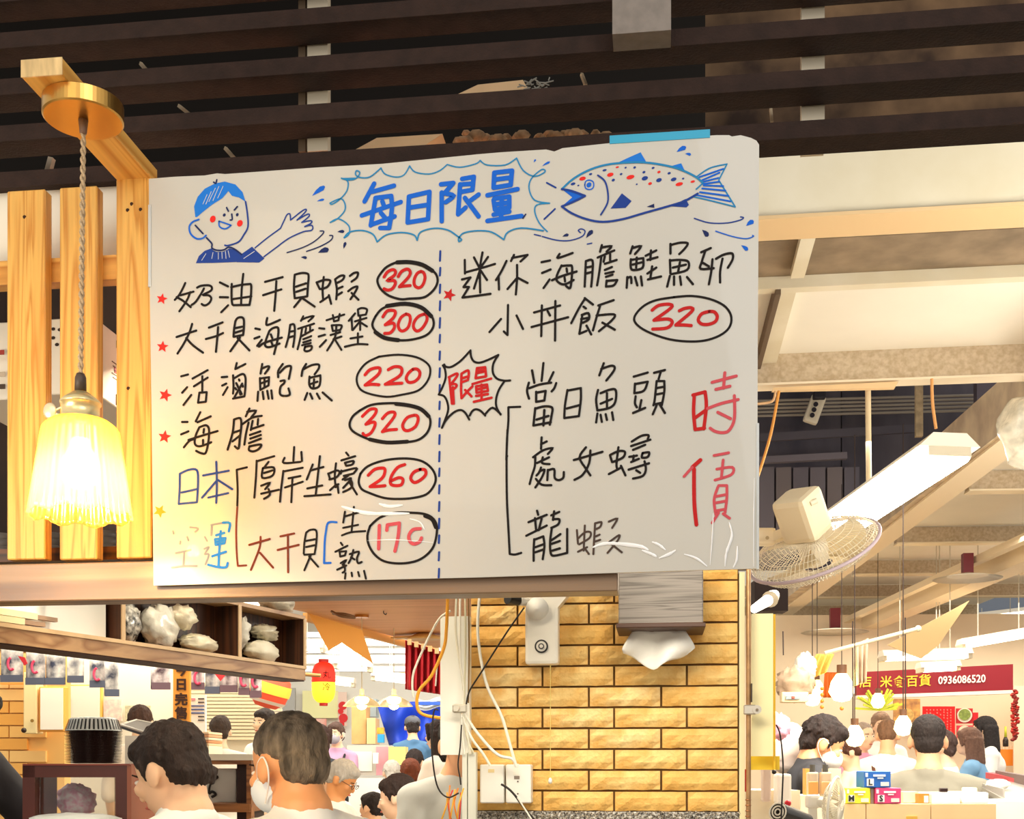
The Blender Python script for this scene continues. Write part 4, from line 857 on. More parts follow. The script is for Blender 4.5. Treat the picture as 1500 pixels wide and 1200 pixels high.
# first bays, parallel to the shop front
def zat(py, px, y): return P(px, py, y).z
y1, y2, y3 = 4.15, 4.55, 5.6
zc_ = CAMZ + ZC
b = MB(); b.box((1.45, 4.15, zc_ + .20), (4.1, .3, .02)); b.build('ceiling_soffit', M('#8c7660', .75, var=.3, vscale=8), kind='structure')  # recess shade is put into this brown
def yfor(py, px, z):                       # depth of the horizontal plane z seen at a pixel
    dr = FV + RV * ((px - CX) / FPX) + UZ * ((HY - py) / FPX)
    return dr.y * ((z - CAMZ) / dr.z)
ya = yfor(345, 1300, zc_); yb2 = yfor(398, 1300, zc_); yc = yfor(512, 1300, zc_)
b = MB(); b.box((1.45, (ya + yb2) / 2, zc_ + .01), (4.1, yb2 - ya, .02)); b.build('ceiling_panel', M('#a18b70', .75, var=.4, vscale=6), kind='structure')  # first bay behind the fascia, its shade painted as a darker brown
b = MB(); b.box((1.45, yb2 + .02, zc_ - .02), (4.1, .05, .05)); b.build('purlin', CREAM, None, 'narrow cream ceiling batten next behind the big beam', 'batten')
b = MB(); b.box((1.45, (yb2 + yc) / 2, zc_ + .01), (4.1, yc - yb2, .02)); b.build('ceiling_panel', PANEL, kind='structure')
zj = P(1300, 556, yc).z
b = MB(); b.box((1.45, yc + .03, (zc_ + zj) / 2), (4.1, .06, zc_ - zj)); JO = b.build('ceiling_joist', CREAMD, None, 'stained cream joist over the opening with the fan', 'joist')
b = MB(); b.box((1.45, yc + .03, zj - .004), (4.1, .09, .01)); b.build('lower_strip', M('#f6e8cf', .6), JO)
b = MB(); b.hexa(P(1133, 568, yc - .02), P(1316, 559, yc - .02), P(1311, 568, yc - .02), P(1131, 572, yc - .02), (0, .03, 0)); b.build('bent_flap', M('#f0cfa0', .6), None, 'light orange flap hanging under the stained joist', 'flap')
# slanting rafters at the left of the bays
def raft(pts, lab, y, m):
    b = MB(); b.prism([P(x, yy, y) for x, yy in pts], (0, .05, 0)); b.build('rafter', m, None, lab, 'rafter')
b = MB(); z0 = zc_ - .015
p0 = P(1186, 343, 1); 
def plane_pt(px, py, z):
    dr = FV + RV * ((px - CX) / FPX) + UZ * ((HY - py) / FPX); return C0 + dr * ((z - CAMZ) / dr.z)
b.bar(plane_pt(1184, 343, zc_ - .02), plane_pt(1168, 402, zc_ - .02), .05, .03); b.build('rafter', CREAM, None, 'short cream rafter under the big beam beside the sign', 'rafter')
b = MB(); b.bar(plane_pt(1155, 415, zc_ - .02), plane_pt(1119, 556, zc_ - .02), .065, .04); b.build('rafter', CREAM, None, 'cream rafter slanting down beside the right edge of the sign', 'rafter')
b = MB(); b.bar(plane_pt(1140, 418, zc_ - .03), plane_pt(1108, 540, zc_ - .03), .02, .07); b.build('batten', M('#6d5a48', .8), None, 'dark batten left of the slanting cream rafter', 'batten')
# dark lofty space behind the opening
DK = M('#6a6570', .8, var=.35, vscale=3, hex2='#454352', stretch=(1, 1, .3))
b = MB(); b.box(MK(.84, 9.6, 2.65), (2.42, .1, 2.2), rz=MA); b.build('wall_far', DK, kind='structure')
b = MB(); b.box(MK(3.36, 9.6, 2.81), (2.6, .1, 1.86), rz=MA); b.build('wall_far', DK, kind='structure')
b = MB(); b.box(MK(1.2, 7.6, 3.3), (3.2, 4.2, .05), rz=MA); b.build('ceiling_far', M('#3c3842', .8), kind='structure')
def mpx(px, py, v):                        # pixel on a plane of the hall frame at forward distance v
    dr = FV + RV * ((px - CX) / FPX) + UZ * ((HY - py) / FPX)
    return C0 + dr * (v / dr.dot(MF))
GREY = M('#b9b2a4', .5)
for k in range(5):
    b = MB(); b.cyl(mpx(1085, 588 + 5.5 * k, 9.3), mpx(1440, 579 + 5.5 * k, 9.3), .011, n=8); b.build('conduit', M('#a59c92', .5), None, ['top', 'second', 'middle', 'fourth', 'lowest'][k] + ' of five parallel grey conduits on the dark wall behind the fan', 'pipe', 'parallel conduits on the dark wall')
b = MB(); b.bar(mpx(1110, 675, 9.3), mpx(1240, 668, 9.3), .05, .05); b.build('wall_rail', M('#7c7682', .6), None, 'grey-violet rail crossing the dark wall above the fan', 'rail')
b = MB(); b.bar(mpx(1110, 642, 9.2), mpx(1340, 628, 9.2), .03, .06); b.build('wall_cable_tray', M('#57535f', .6), None, 'dark tray across the wall between conduits and rail', 'tray')
for k in range(6):
    b = MB(); b.hexa(mpx(1112 + 25 * k, 685, 9.35), mpx(1134 + 25 * k, 684, 9.35), mpx(1134 + 25 * k, 790, 9.35), mpx(1112 + 25 * k, 790, 9.35), MF * .06); b.build('wall_board', M(['#7a7580', '#837b80', '#736f7c'][k % 3], .8), None, 'grey upright wall board, %s from the left behind the fan' % ['first', 'second', 'third', 'fourth', 'fifth', 'sixth'][k], 'board', 'upright boards on the dark wall')
b = MB(); b.cbox(mpx(1193, 600, 9.1), (.11, .06, .22), .02, rot=Matrix.Rotation(MA, 3, 'Z') @ Matrix.Rotation(.35, 3, 'Y'))
sb = b.build('socket_strip', M('#efe6d2', .5), None, 'cream socket strip hanging tilted in front of the conduits', 'socket')
for k in range(3):
    c_ = mpx(1190 + k * 2.6, 608 - 8 * k, 9.05); b = MB(); b.cyl(c_, c_ + MF * .01, .018, n=10); b.build('socket_hole', M('#2a2430', .6), sb)
b = MB(); b.cbox(mpx(1200, 578, 9.0), (.09, .06, .07), .01, rz=MA); b.build('adaptor', M('#2a2732', .5), None, 'black adaptor above the tilted socket strip', 'adaptor')
b = MB(); b.bar(mpx(1346, 540, 7.8), mpx(1346, 640, 7.8), .045, .04); b.build('hanger_post', M('#c8b08c', .7, var=.4, vscale=20), None, 'weathered wooden post right of the hanging pipe', 'post')
b = MB(); b.cyl(mpx(1271.5, 566, 5.45), mpx(1273, 735, 5.45), .0125, n=12); b.build('hanging_pipe', M('#e6d3ae', .4), None, 'cream pipe hanging straight down behind the tube light', 'pipe')
b = MB(); b.tube([mpx(1365, 555, 4.6), mpx(1366, 590, 4.6), mpx(1371, 628, 4.6)], .006, 8); b.build('cord', M('#e8a562', .5), None, 'orange cord from the ceiling to the end of the tube light', 'cord')
b = MB(); b.tube([mpx(1141, 573, 4.9), mpx(1128, 640, 4.9), mpx(1108, 705, 4.9)], .006, 8); b.build('cord', M('#eba04a', .5), None, 'orange cord slanting down beside the right edge of the sign', 'cord')
b = MB(); b.tube([mpx(1136, 573, 4.95), mpx(1131, 588, 4.95), mpx(1108, 592, 4.95)], .005, 8); b.build('cord', M('#e5b98a', .5), None, 'short bent tan cord at the top corner of the opening', 'cord')
b = MB(); b.cyl(mpx(1480, 555, 6.5), mpx(1478, 592, 6.5), .008, n=8); b.build('hanging_rod', GREY, None, 'thin pale rod near the right edge above the plastic-wrapped end', 'rod')
b = MB(); b.bar(mpx(1445, 545, 9.0), mpx(1445, 680, 9.0), .16, .1); b.build('dark_column', M('#6d6674', .8), None, 'dark violet-grey column right of the tube light end', 'column')
# main beam running into the hall
BMAT = M('#dcc7a6', .6, var=.25, vscale=6, hex2='#b9a288')
def beam_px(x0, y0, x1, y1, z, w, h, mat, lab, nm='ceiling_beam'):
    p = plane_pt(x0, y0, CAMZ + z); q = plane_pt(x1, y1, CAMZ + z)
    d = (q - p).normalized(); b = MB(); b.bar(p + UZ * h / 2, q + UZ * h / 2, w, h); return b.build(nm, mat, None, lab, 'beam')
beam_px(1640, 515, 1122, 905, 1.6, .10, .26, BMAT, 'long stained ceiling beam running into the hall behind the tube light')
beam_px(1655, 520, 1130, 916, 1.585, .16, .014, M('#f6e2c0', .5), 'pale flange under the long stained ceiling beam', 'beam_flange')
beam_px(1560, 768, 1140, 958, 1.42, .06, .05, M('#f3dfbb', .5), 'thin pale rail under the ceiling, middle of the three long members', 'ceiling_rail')
beam_px(1600, 790, 1160, 968, 1.36, .18, .16, M('#f1dcb8', .5), 'broad cream edge beam nearest the bluish wall')
# joists and panels right of the beam
vs = [4.2, 5.95, 7.67, 9.47, 11.0, 12.5, 14.1, 15.6, 17.2]
def bu(v): return 2.42 + (v - 5.9) * .012
for i, v in enumerate(vs):
    u0 = bu(v) if v < 12 else 1.2
    u1 = 4.6
    if i: 
        b = MB(); b.box(MK((u0 + u1) / 2, v + .04, ZC - .06), (u1 - u0, .08, .12), rz=MA)
        JO = b.build('ceiling_joist', CREAMD, None, '%s stained joist crossing the hall ceiling, counted from the nearest' % ['', 'first', 'second', 'third', 'fourth', 'fifth', 'sixth', 'seventh', 'eighth'][i], 'joist', 'joists across the hall ceiling')
        b = MB(); b.box(MK((u0 + u1) / 2, v + .04, ZC - .125), (u1 - u0, .11, .012), rz=MA)
        b.build('lower_strip', M('#f8e9cc', .6), JO)
    vn = vs[i + 1] if i + 1 < len(vs) else 19
    b = MB(); b.box(MK((u0 + u1) / 2, (v + vn) / 2, ZC + .012), (u1 - u0, vn - v - .02, .02), rz=MA); b.build('ceiling_panel', PANEL if i != 8 else M('#f0c060', .6), kind='structure')
# plastic-wrapped end
b = MB(); q = mpx(1502, 632, 5.3); random.seed(4)
b.ell(q, (.11, .10, .16), n=28, m=18)
o = b.build('plastic_wrap', M('#e9e2d0', .25, var=.3, vscale=20, bump=.8, bscale=25), None, 'crumpled clear plastic wrapped round a beam end at the right edge', 'plastic')
for v in o.data.vertices: v.co += noise.noise_vector(v.co * 14) * .03
# wall and canopies far right
b = MB(); b.box(MK(6.3, 17.5, 1.6), (7.0, .1, 1.8), rz=MA); b.build('wall_blue', M('#8f9bb0', .8), kind='structure')
for k in range(3):
    b = MB(); b.cyl(mpx(1400, 905 + 18 * k, 17.2), mpx(1520, 895 + 18 * k, 17.2), .012, n=6); b.build('wall_wire', M('#c8cfd8', .5), None, ['top', 'middle', 'lowest'][k] + ' thin wire across the bluish far wall', 'wire', 'wires on the bluish wall')
b = MB(); b.prism([mpx(1300, 945, 9.4), mpx(1420, 880, 9.4), mpx(1375, 945, 9.4), mpx(1350, 965, 9.4)], MF * .02); b.build('hanging_board', M('#f3cf98', .6), None, 'triangular orange-cream board under the broad edge beam', 'board')
# fluorescent fixtures
def tube_light(p, q, w, lab, strength, grp=None, shade='#f3ead8', tubes=2, hang=True, tr=.014):
    p, q = Vector(p), Vector(q); mid = (p + q) / 2
    t = thing('tube_light', mid, lab, 'lamp', grp)
    d = (q - p).normalized(); sd = d.cross(UZ).normalized()
    b = MB()
    prof = [(-w / 2, -.004), (-w / 2 * .55, .045), (w / 2 * .55, .045), (w / 2, -.004)]
    b.prism([p + sd * a + UZ * c for a, c in prof], q - p); b.build('housing', M(shade, .5), t)
    for k in range(tubes):
        o_ = sd * ((k - (tubes - 1) / 2) * w * .42) - UZ * .022
        b = MB(); b.cyl(p + o_ + d * .02, q + o_ - d * .02, tr, n=12); b.build('tube', M('#ffffff', .5, emit=strength, ecol='#fff6e0'), t)
    for e, s_ in ((p, 1), (q, -1)):
        b = MB(); b.bar(e - UZ * .02, e + d * (.03 * s_) - UZ * .02, w * .7, .04); b.build('end_cap', M('#d9cdb4', .5), t)
    zh = CAMZ + (1.72 if p.x < 0 else 1.85)
    for e in (p + d * .15, q - d * .15) if hang else ():
        b = MB(); b.cyl(e + UZ * .04, Vector((e.x, e.y, max(zh, e.z + .1))), .004, n=6); b.build('hanger', M('#cfc8b8', .5), t)
    return t
tube_light(PD(1392, 652, 4.35), PD(1228, 765, 5.35), .235, 'bright twin-tube fluorescent light hanging at a slant behind the fan', 30, hang=False, tr=.042)  # tubes and housing made oversized to stand in for the glow around them
area('tube_glow', PD(1310, 720, 4.85) - UZ * .06, 1.0, 60, (1, .95, .82), None, .15)
for k, (x0, y0, x1, y1, v) in enumerate([(1290, 962, 1420, 958, 9.6), (1345, 979, 1403, 976, 10.2), (1405, 945, 1520, 925, 9.8), (1330, 930, 1500, 912, 13.5), (1420, 905, 1520, 893, 15)]):
    tube_light(mpx(x0, y0, v), mpx(x1, y1, v), .22, ['fluorescent light just above the left half of the red shop sign', 'fluorescent light lowest in front of the red shop sign', 'fluorescent light at the right edge above the red shop sign', 'fluorescent light in front of the lower bluish wall', 'highest fluorescent light on the bluish wall'][k], 7, 'fluorescent lights over the red sign')
# ceiling fans / hanging dish lamps in the hall
for x, y, v, lab in ((1417, 842, 8.6, 'nearer maroon-stemmed dish under the hall ceiling'), (1223, 922, 11.8, 'farther maroon-stemmed dish under the hall ceiling')):
    q = mpx(x, y, v); t = thing('ceiling_fan', q, lab, 'fan')
    k_ = v / FPX
    b = MB(); b.box(q + UZ * 16 * k_, (14 * k_, 14 * k_, 28 * k_)); b.build('stem', M('#7a2530', .5), t)
    b = MB(); b.lathe([(0, 0), (30 * k_, -.01), (48 * k_, -.03), (0, .02)], q, 24); b.build('dish', M('#e6dccb', .5), t)
# hanging cloths and wires on the right
def sheet(name, pts4, m, lab, cat, amp=.03, fq=3, th=.004):
    a, b4, c, d = [Vector(p) for p in pts4]
    nn = (b4 - a).cross(d - a).normalized()
    mb = MB(); mb.grid(lambda u, v: (a * (1 - u) + b4 * u) * (1 - v) + (d * (1 - u) + c * u) * v + nn * amp * math.sin(u * fq * 6.28) * (.3 + v), 26, 10)
    o = mb.build(name, m, None, lab, cat); solidify(o, th); return o
sheet('hanging_cloth', [mpx(1196, 958, 8), mpx(1222, 958, 8), mpx(1210, 985, 8), mpx(1180, 998, 8)], M('#f0b858', .7), 'orange cloth pennant hanging left of the red shop sign', 'cloth', .02)
sheet('hanging_cloth', [mpx(1250, 945, 8), mpx(1272, 935, 8), mpx(1268, 1000, 8), mpx(1252, 1005, 8)], M('#e9cdb0', .7, var=.3, vscale=10), 'beige crumpled cloth hanging at the left end of the red shop sign', 'cloth', .03)
sheet('hanging_cloth', [mpx(1208, 985, 9), mpx(1228, 985, 9), mpx(1228, 1022, 9), mpx(1206, 1022, 9)], M('#d96a1e', .6), 'dark orange cloth behind the glowing bulbs', 'cloth', .01)
for x, y0, y1, lab in ((1249, 910, 1058, 'longer black wire hanging left of the red shop sign'), (1326, 905, 1040, 'black wire crossing the red shop sign'), (1147, 925, 960, 'thin wire right of the yellow panel top')):
    b = MB(); b.cyl(mpx(x, y0, 7.6), mpx(x + .5, y1, 7.6), .004, n=6); b.build('hanging_wire', M('#3a2a24', .5), None, lab, 'wire')
b = MB(); b.cyl(mpx(1208, 957, 7.5), mpx(1345, 921, 7.5), .012, n=8); b.ell(mpx(1345, 921, 7.5), .02, n=10, m=8); b.build('hanging_pole', M('#f0e2c0', .4), None, 'cream pole with a dark knob crossing above the red sign', 'pole')
# glowing bulbs
def bulb(px, py, v, r, lab, st=30):
    q = mpx(px, py, v); t = thing('light_bulb', q, lab, 'lamp', 'bare glowing bulbs in the market')
    b = MB(); b.lathe([(0, -r), (r * .6, -r * .85), (r, -r * .2), (r * .8, r * .6), (r * .4, r * 1.2), (0, r * 1.2)], q, 16); b.build('globe', M('#fff2cc', .3, emit=st * .6, ecol='#ffd27a'), t)
    b = MB(); b.cyl(q + UZ * r * 1.2, q + UZ * r * 1.9, r * .4, n=10); b.build('socket', M('#6b4a34', .5), t)
    b = MB(); b.cyl(q + UZ * r * 1.9, Vector((q.x, q.y, CAMZ + ZC)), .003, n=5); b.build('wire', M('#3a2a24', .5), t)
for a_ in [(1233, 1010, 8.0, .085, 'largest glowing bulb left of the red sign'), (1190, 1022, 8.2, .06, 'glowing bulb beside the orange scale'), (1323, 1065, 6.6, .05, 'glowing bulb in front of the grey T-shirt man'), (1252, 1080, 6.8, .055, 'glowing bulb just right of the masked man'), (1286, 1028, 10.5, .06, 'small glowing bulb over the green plant'), (1197, 1008, 9.2, .05, 'small glowing bulb above the masked man')]: bulb(*a_)
# red shop sign
SV = 11.0
sg = thing('shop_sign', mpx(1370, 1020, SV), 'long red shop sign with yellow characters and a white phone number', 'sign')
b = MB(); b.hexa(mpx(1255, 985, SV), mpx(1484, 973, SV), mpx(1484, 1011, SV), mpx(1255, 1019, SV), MF * .08); b.build('board', M('#8c1224', .5), sg)
su = mpx(1300, 1000, SV - .01) ; sr = (mpx(1484, 992, SV) - mpx(1255, 1002, SV)).normalized()
YL = M('#f7c93a', .5)
for ch, x, y in (('店', 1268, 1000), ('米', 1298, 1000), ('食', 1317, 1000), ('百', 1336, 999), ('貨', 1355, 998)):
    text(ch, .112, mpx(x, y, SV - .012), sr, UZ, YL, sg, 'character', bold=.0012)
text('0936086520', .098, mpx(1409, 996, SV - .012), sr, UZ, M('#f4ede4', .5), sg, 'phone_number', sx=.86, bold=.002)
b = MB(); b.hexa(mpx(1255, 1019, SV), mpx(1484, 1011, SV), mpx(1484, 1016, SV), mpx(1255, 1024, SV), MF * .1); b.build('lower_lip', M('#f4e7d8', .5), sg)
# booth wall and pictures behind
b = MB(); b.box(MK(3.6, 12.2, -.2), (6.5, .1, 3.4), rz=MA); b.build('wall_booth', M('#f7e3c4', .7, var=.06, vscale=2), kind='structure')
def pic(name, x0, y0, x1, y1, v, m, lab, cat='poster', grp=None, th=.02):
    b = MB(); b.hexa(mpx(x0, y0, v), mpx(x1, y0, v), mpx(x1, y1, v), mpx(x0, y1, v), MF * th); return b.build(name, m, None, lab, cat, grp)
rp = pic('poster', 1352, 1035, 1399, 1078, 11.9, M('#e01518', .6), 'bright red poster with faint white vertical writing behind the grey T-shirt man')
random.seed(9); b = MB()
for cx_ in range(1357, 1397, 5):
    y = 1039
    while y < 1074:
        b.hexa(mpx(cx_, y, 11.89), mpx(cx_ + 1.6, y, 11.89), mpx(cx_ + 1.6, y + 2.2, 11.89), mpx(cx_, y + 2.2, 11.89), MF * .005); y += random.choice((3.5, 4.5, 7))
b.build('faint_writing', M('#f07a70', .6), rp)
g1 = pic('food_picture', 1401, 1038, 1425, 1060, 11.9, M('#c2202a', .6), 'square picture of a green dish on a plate right of the red poster')
b = MB(); b.cyl(mpx(1413, 1048, 11.88), mpx(1413, 1048, 11.9), .07, n=20); b.build('plate', M('#f4ead8', .5), g1); b = MB(); b.cyl(mpx(1413, 1047, 11.87), mpx(1413, 1047, 11.89), .055, n=20); b.build('greens', M('#9ab05a', .8, var=.4, vscale=40), g1)
g2 = pic('food_picture', 1402, 1063, 1426, 1085, 11.9, M('#d8304a', .6), 'square picture of a pale dish below the green dish picture')
b = MB(); b.cyl(mpx(1413, 1072, 11.88), mpx(1413, 1072, 11.9), .06, n=20); b.build('plate', M('#f1dcc0', .5), g2)
g3 = pic('food_picture', 1309, 1024, 1348, 1058, 11.9, M('#a8744a', .6, var=.7, vscale=14, hex2='#e8b060'), 'brown food photograph left of the red poster')
b = MB(); b.cyl(mpx(1328, 1048, 11.88), mpx(1328, 1048, 11.9), .07, n=20); b.build('dish', M('#f0c070', .6, var=.4, vscale=30), g3)
b = MB(); random.seed(6)
q = mpx(1288, 1040, 10.9)
for i in range(40):
    an = random.uniform(0, math.pi); L = random.uniform(.08, .2); b.bar(q, q + MR * math.cos(an) * L * 1.2 + UZ * math.sin(an) * L - MF * random.uniform(0, .05), .012, .02)
b.build('green_plant', M('#b8c43c', .6), None, 'yellow-green leafy plant left of the brown food photograph', 'plant')
pic('red_banner', 1426, 1044, 1433, 1085, 11.6, M('#e0202a', .6), 'narrow red banner left of the long-haired woman', 'banner')
pic('shelf_board', 1485, 1005, 1560, 1140, 11.7, M('#f3dcc0', .6), 'pale shutter at the far right edge below the red sign', 'shutter')
b = MB(); random.seed(12)
for i in range(46):
    p = mpx(1487 + random.uniform(-4, 4), 1012 + i * 1.6, 10.2); b.ell(p, (.02, .02, .014), n=6, m=5)
b.build('pepper_string', M('#d0281c', .4, var=.5, vscale=30, hex2='#5a1a10'), None, 'long string of red dried peppers hanging at the right edge', 'peppers')
bt = thing('wine_bottle', mpx(1473, 1094, 11.5), 'dark bottle with yellow-green neck standing right of the long-haired woman', 'bottle')
b = MB(); b.lathe([(0, 0), (.024, 0), (.026, .01), (.026, .06), (.014, .09), (0, .09)], mpx(1473, 1094, 11.5), 16); b.build('body', M('#2a1c14', .2), bt)
b = MB(); b.lathe([(0, .085), (.013, .085), (.010, .19), (0, .19)], mpx(1473, 1094, 11.5), 12); b.build('neck', M('#c8cc3a', .3), bt)
jr = pic('juice_rack', 1462, 1098, 1489, 1122, 11.8, M('#f09030', .4), 'row of orange drink jars right of the long-haired woman', 'jars', th=.15)
for k in range(5):
    b = MB(); b.cyl(mpx(1465 + 5.4 * k, 1098, 11.85), mpx(1465 + 5.4 * k, 1093, 11.85), .012, n=8); b.build('jar_cap', M('#f7ddc0', .5), jr)
# bits hanging behind the masked man (beads, scale, bags)
sc_ = thing('hanging_scale', mpx(1163, 1025, 6.4), 'cream hanging scale with a small grey display right of the yellow panel', 'scale')
b = MB(); b.cbox(mpx(1163, 1022, 6.4), (.14, .08, .055), .008, rz=MA); b.build('case', M('#f7ddb0', .5), sc_)
b = MB(); b.cbox(mpx(1161, 1022, 6.35), (.075, .01, .022), .003, rz=MA); b.build('display', M('#9aa8ac', .3), sc_)
b = MB(); b.cbox(mpx(1162, 1022, 6.34), (.016, .01, .014), .003, rz=MA); b.build('badge', M('#d8604a', .4), sc_)
for k, (x, y) in enumerate([(1204, 1018), (1204, 1027), (1204, 1036), (1233, 1038), (1204, 1009)]):
    b = MB(); b.ell(mpx(x, y, 7.2), .012, n=10, m=8); b.build('bead', M('#e89030', .4), None, 'orange bead, %s' % ['second from the top of the string', 'third from the top of the string', 'lowest on the string', 'alone under the largest bulb', 'topmost on the string'][k] + ' behind the masked man', 'bead', 'orange beads on strings')
bagm = M('#d8b89a', .4, var=.3, vscale=20)
def blobbag(name, q, r, m, lab, cat='bag', seed=1, amp=.35, fr=3.0, kind=None, grp=None, n=24, mm=16):
    b = MB(); b.ell((0, 0, 0), 1.0, n=n, m=mm); off = Vector((seed * 3.7, seed, -seed))
    b.v = [Vector(q) + Vector((v.x * r[0], v.y * r[1], v.z * r[2])) * (1 + amp * noise.noise(v * fr + off) + amp * .5 * noise.noise(v * fr * 2.7 + off)) for v in b.v]
    return b.build(name, m, None, lab, cat, grp)
blobbag('plastic_bag', mpx(1165, 1003, 6.6), (.1, .08, .09), bagm, 'crumpled translucent bag hanging above the cream scale', seed=3)
blobbag('plastic_bag', mpx(1180, 978, 6.8), (.06, .05, .08), M('#fbf3e2', .4), 'white bag hanging between scale and orange pennant', seed=4)
blobbag('pink_bag', mpx(1142, 1064, 5.6), (.05, .05, .06), M('#dba0b8', .6), 'pink bag behind the yellow panel edge', seed=5)
blobbag('bedding_pile', mpx(1150, 1095, 6.0), (.16, .1, .12), M('#f8e8de', .8), 'pale pink heap left of the masked man', 'heap', seed=6, amp=.2)
# ================================================================ wall fan in front of the opening
fq = PD(1192, 806, 3.85)
fx = (RV * .40 + FV * .42 - UZ * .80).normalized()      # blowing direction
FW = M('#f6ead0', .4)
fan = thing('wall_fan', fq, 'cream wall fan with a wire cage, tilted down beside the right edge of the sign', 'fan')
fa = fx.orthogonal().normalized(); fb = fx.cross(fa); R_ = .212
def fp(r, t, h): return fq + (fa * math.cos(t) + fb * math.sin(t)) * r + fx * h
def cage(sgn, depth, nm):
    b = MB()
    nw = 84
    for k in range(nw):
        t = 2 * math.pi * k / nw
        b.tube([fp(.045, t, sgn * depth), fp(.11, t + .05, sgn * depth * .95), fp(.175, t + .1, sgn * depth * .7), fp(R_, t + .12, 0)], .0012, 4, curve=False)
    for r in (.055, .085, .115, .14, .165, .185, .198):
        h = depth * (1 if r < .1 else (1 - ((r - .1) / (R_ - .1)) ** 2))
        b.tube([fp(r, 2 * math.pi * k / 40, sgn * h) for k in range(41)], .0012, 4, curve=False)
    b.build(nm, FW, fan)
cage(-1, .05, 'rear_guard'); cage(1, .055, 'front_guard')
b = MB(); b.tube([fp(R_, 2 * math.pi * k / 48, 0) for k in range(49)], .006, 8, curve=False); b.build('rim', M('#cdb8c0', .4), fan, 'mauve-grey cage rim')
for k in range(3):
    b = MB(); t0 = k * 2.094
    b.grid(lambda u, v: fp(.03 + .14 * u, t0 + (v - .5) * (1.1 + .3 * u), (v - .5) * .05), 8, 8); o = b.build('blade', M('#f2dcae', .4, trans=.2), fan); solidify(o, .002)
b = MB(); b.lathe([(0, -.06), (.045, -.05), (.048, .03), (.03, .05), (0, .055)], fq, 24, axis=fx); b.build('hub', FW, fan)
mq = fq - fx * .125
b = MB(); Rm = Matrix((fa, fb, fx)).transposed(); b.cbox(mq, (.115, .125, .15), .02, rot=Rm); b.build('motor_housing', M('#f8e6c4', .45), fan, 'boxy rounded motor housing')
b = MB(); kq = PD(1187, 738, 3.72); b.cyl(kq, kq + RV * .02 + UZ * .01, .008, .009, n=12); b.build('oscillation_knob', FW, fan)
b = MB(); b.cbox(PD(1118, 787, 3.9), (.075, .05, .055), .01, rz=YAW); b.bar(PD(1128, 790, 3.9), fq - fx * .09, .03, .03); b.build('wall_bracket', M('#f3dfba', .45), fan)
b = MB(); b.cyl(PD(1124, 788, 3.86), PD(1124, 788, 3.85), .006, n=10); b.build('bracket_screw', M('#b89c70', .4), fan)
# small spotlight below the fan
spt = thing('spotlight', PD(1113, 897, 4.1), 'glowing spotlight under the fan above the yellow panel', 'lamp')
b = MB(); b.cyl(PD(1105, 892, 4.0), PD(1124, 880, 4.2), .014, .020, n=18); b.build('head', M('#fffbe8', .3, emit=6), spt)
b = MB(); b.cyl(PD(1128, 878, 4.25), PD(1134, 872, 4.3), .03, .02, n=14); b.build('neck', M('#b8a890', .4), spt)
b = MB(); b.box(PD(1126, 875, 4.7), (.13, .1, .12), rz=YAW); b.build('recess_shade', M('#2a1a16', .8), None, 'dark block standing in for the shade of a recess behind the glowing spotlight', 'box')  # dark colour imitates the shade inside a recess
# ================================================================ hanging shelf cabinet (left)
SE = Vector((-.697, 4.0)); su_ = Vector((-.3665, -.930)); sn = Vector((-.93, .3665))   # end, towards the camera, into the cabinet
def SH_(t, dep, z): p = SE + su_ * t + sn * dep; return C(p.x, p.y, z)
LWD = wood('#c59a6c', '#9a6b43', 'Y', 6, .5); LWE = M('#e2bf92', .5, var=.15, vscale=12); DWD = wood('#5b331b', '#2e170c', 'Z', 8, .55)
shf = thing('wall_cabinet', SH_(.7, .1, .26), 'long open wooden shelf cabinet hanging under the beam, stuffed with bags', 'cabinet')
def shbox(mb, t0, t1, d0, d1, z0, z1):
    a = SH_(t0, d0, z0); return mb.hexa(a, SH_(t1, d0, z0), SH_(t1, d1, z0), SH_(t0, d1, z0), (0, 0, z1 - z0))
zf = .327; zt_ = .498
b = MB(); shbox(b, -.01, 2.0, 0, .09, zf - .045, zf); b.build('bottom_board', LWD, shf)
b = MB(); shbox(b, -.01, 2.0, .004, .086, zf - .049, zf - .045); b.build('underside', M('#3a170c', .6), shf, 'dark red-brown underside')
b = MB(); shbox(b, -.012, 2.0, -.004, .0, zf - .008, zf + .002); b.build('front_edging', LWE, shf)
b = MB(); shbox(b, -.01, 2.0, 0, .09, zt_ - .012, zt_); b.build('top_board', LWD, shf)
b = MB(); shbox(b, -.01, 2.0, .083, .09, zf, zt_); b.build('back_board', DWD, shf)
for t_ in (-.01, .367, .90):
    b = MB(); shbox(b, t_, t_ + .012, .0, .083, zf, zt_ - .01); o = b.build('divider', DWD, shf)
    b = MB(); shbox(b, t_ - .001, t_ + .013, -.004, 0, zf, zt_ - .01); b.build('divider_edging', LWE, o)
PB = M('#efece0', .25, var=.12, vscale=9, bump=.6, bscale=18, coat=.3)
def shp(t, dep, z): return SH_(t, dep, z)
blobbag('plastic_bag', shp(.70, .042, zf + .062), (.040, .085, .060), PB, 'large crumpled white bag left in the middle compartment of the cabinet', seed=11, amp=.3)
blobbag('plastic_bag', shp(.52, .042, zf + .03), (.04, .10, .028), M('#f0e6cc', .3, bump=.5, bscale=20), 'flat cream bag low at the right of the middle compartment', seed=12, amp=.3)
blobbag('plastic_bag', shp(.60, .042, zf + .100), (.036, .06, .034), M('#f3e9cf', .3, bump=.5, bscale=20), 'cream bag bulging on top of the white bag in the middle compartment', seed=13, amp=.35)
blobbag('patterned_bag', shp(.84, .04, zf + .055), (.034, .045, .055), M('#f2efe6', .3, var=1, vscale=55, hex2='#141210', coat=.4), 'black and white patterned bag beside the dark divider', seed=14, amp=.3)
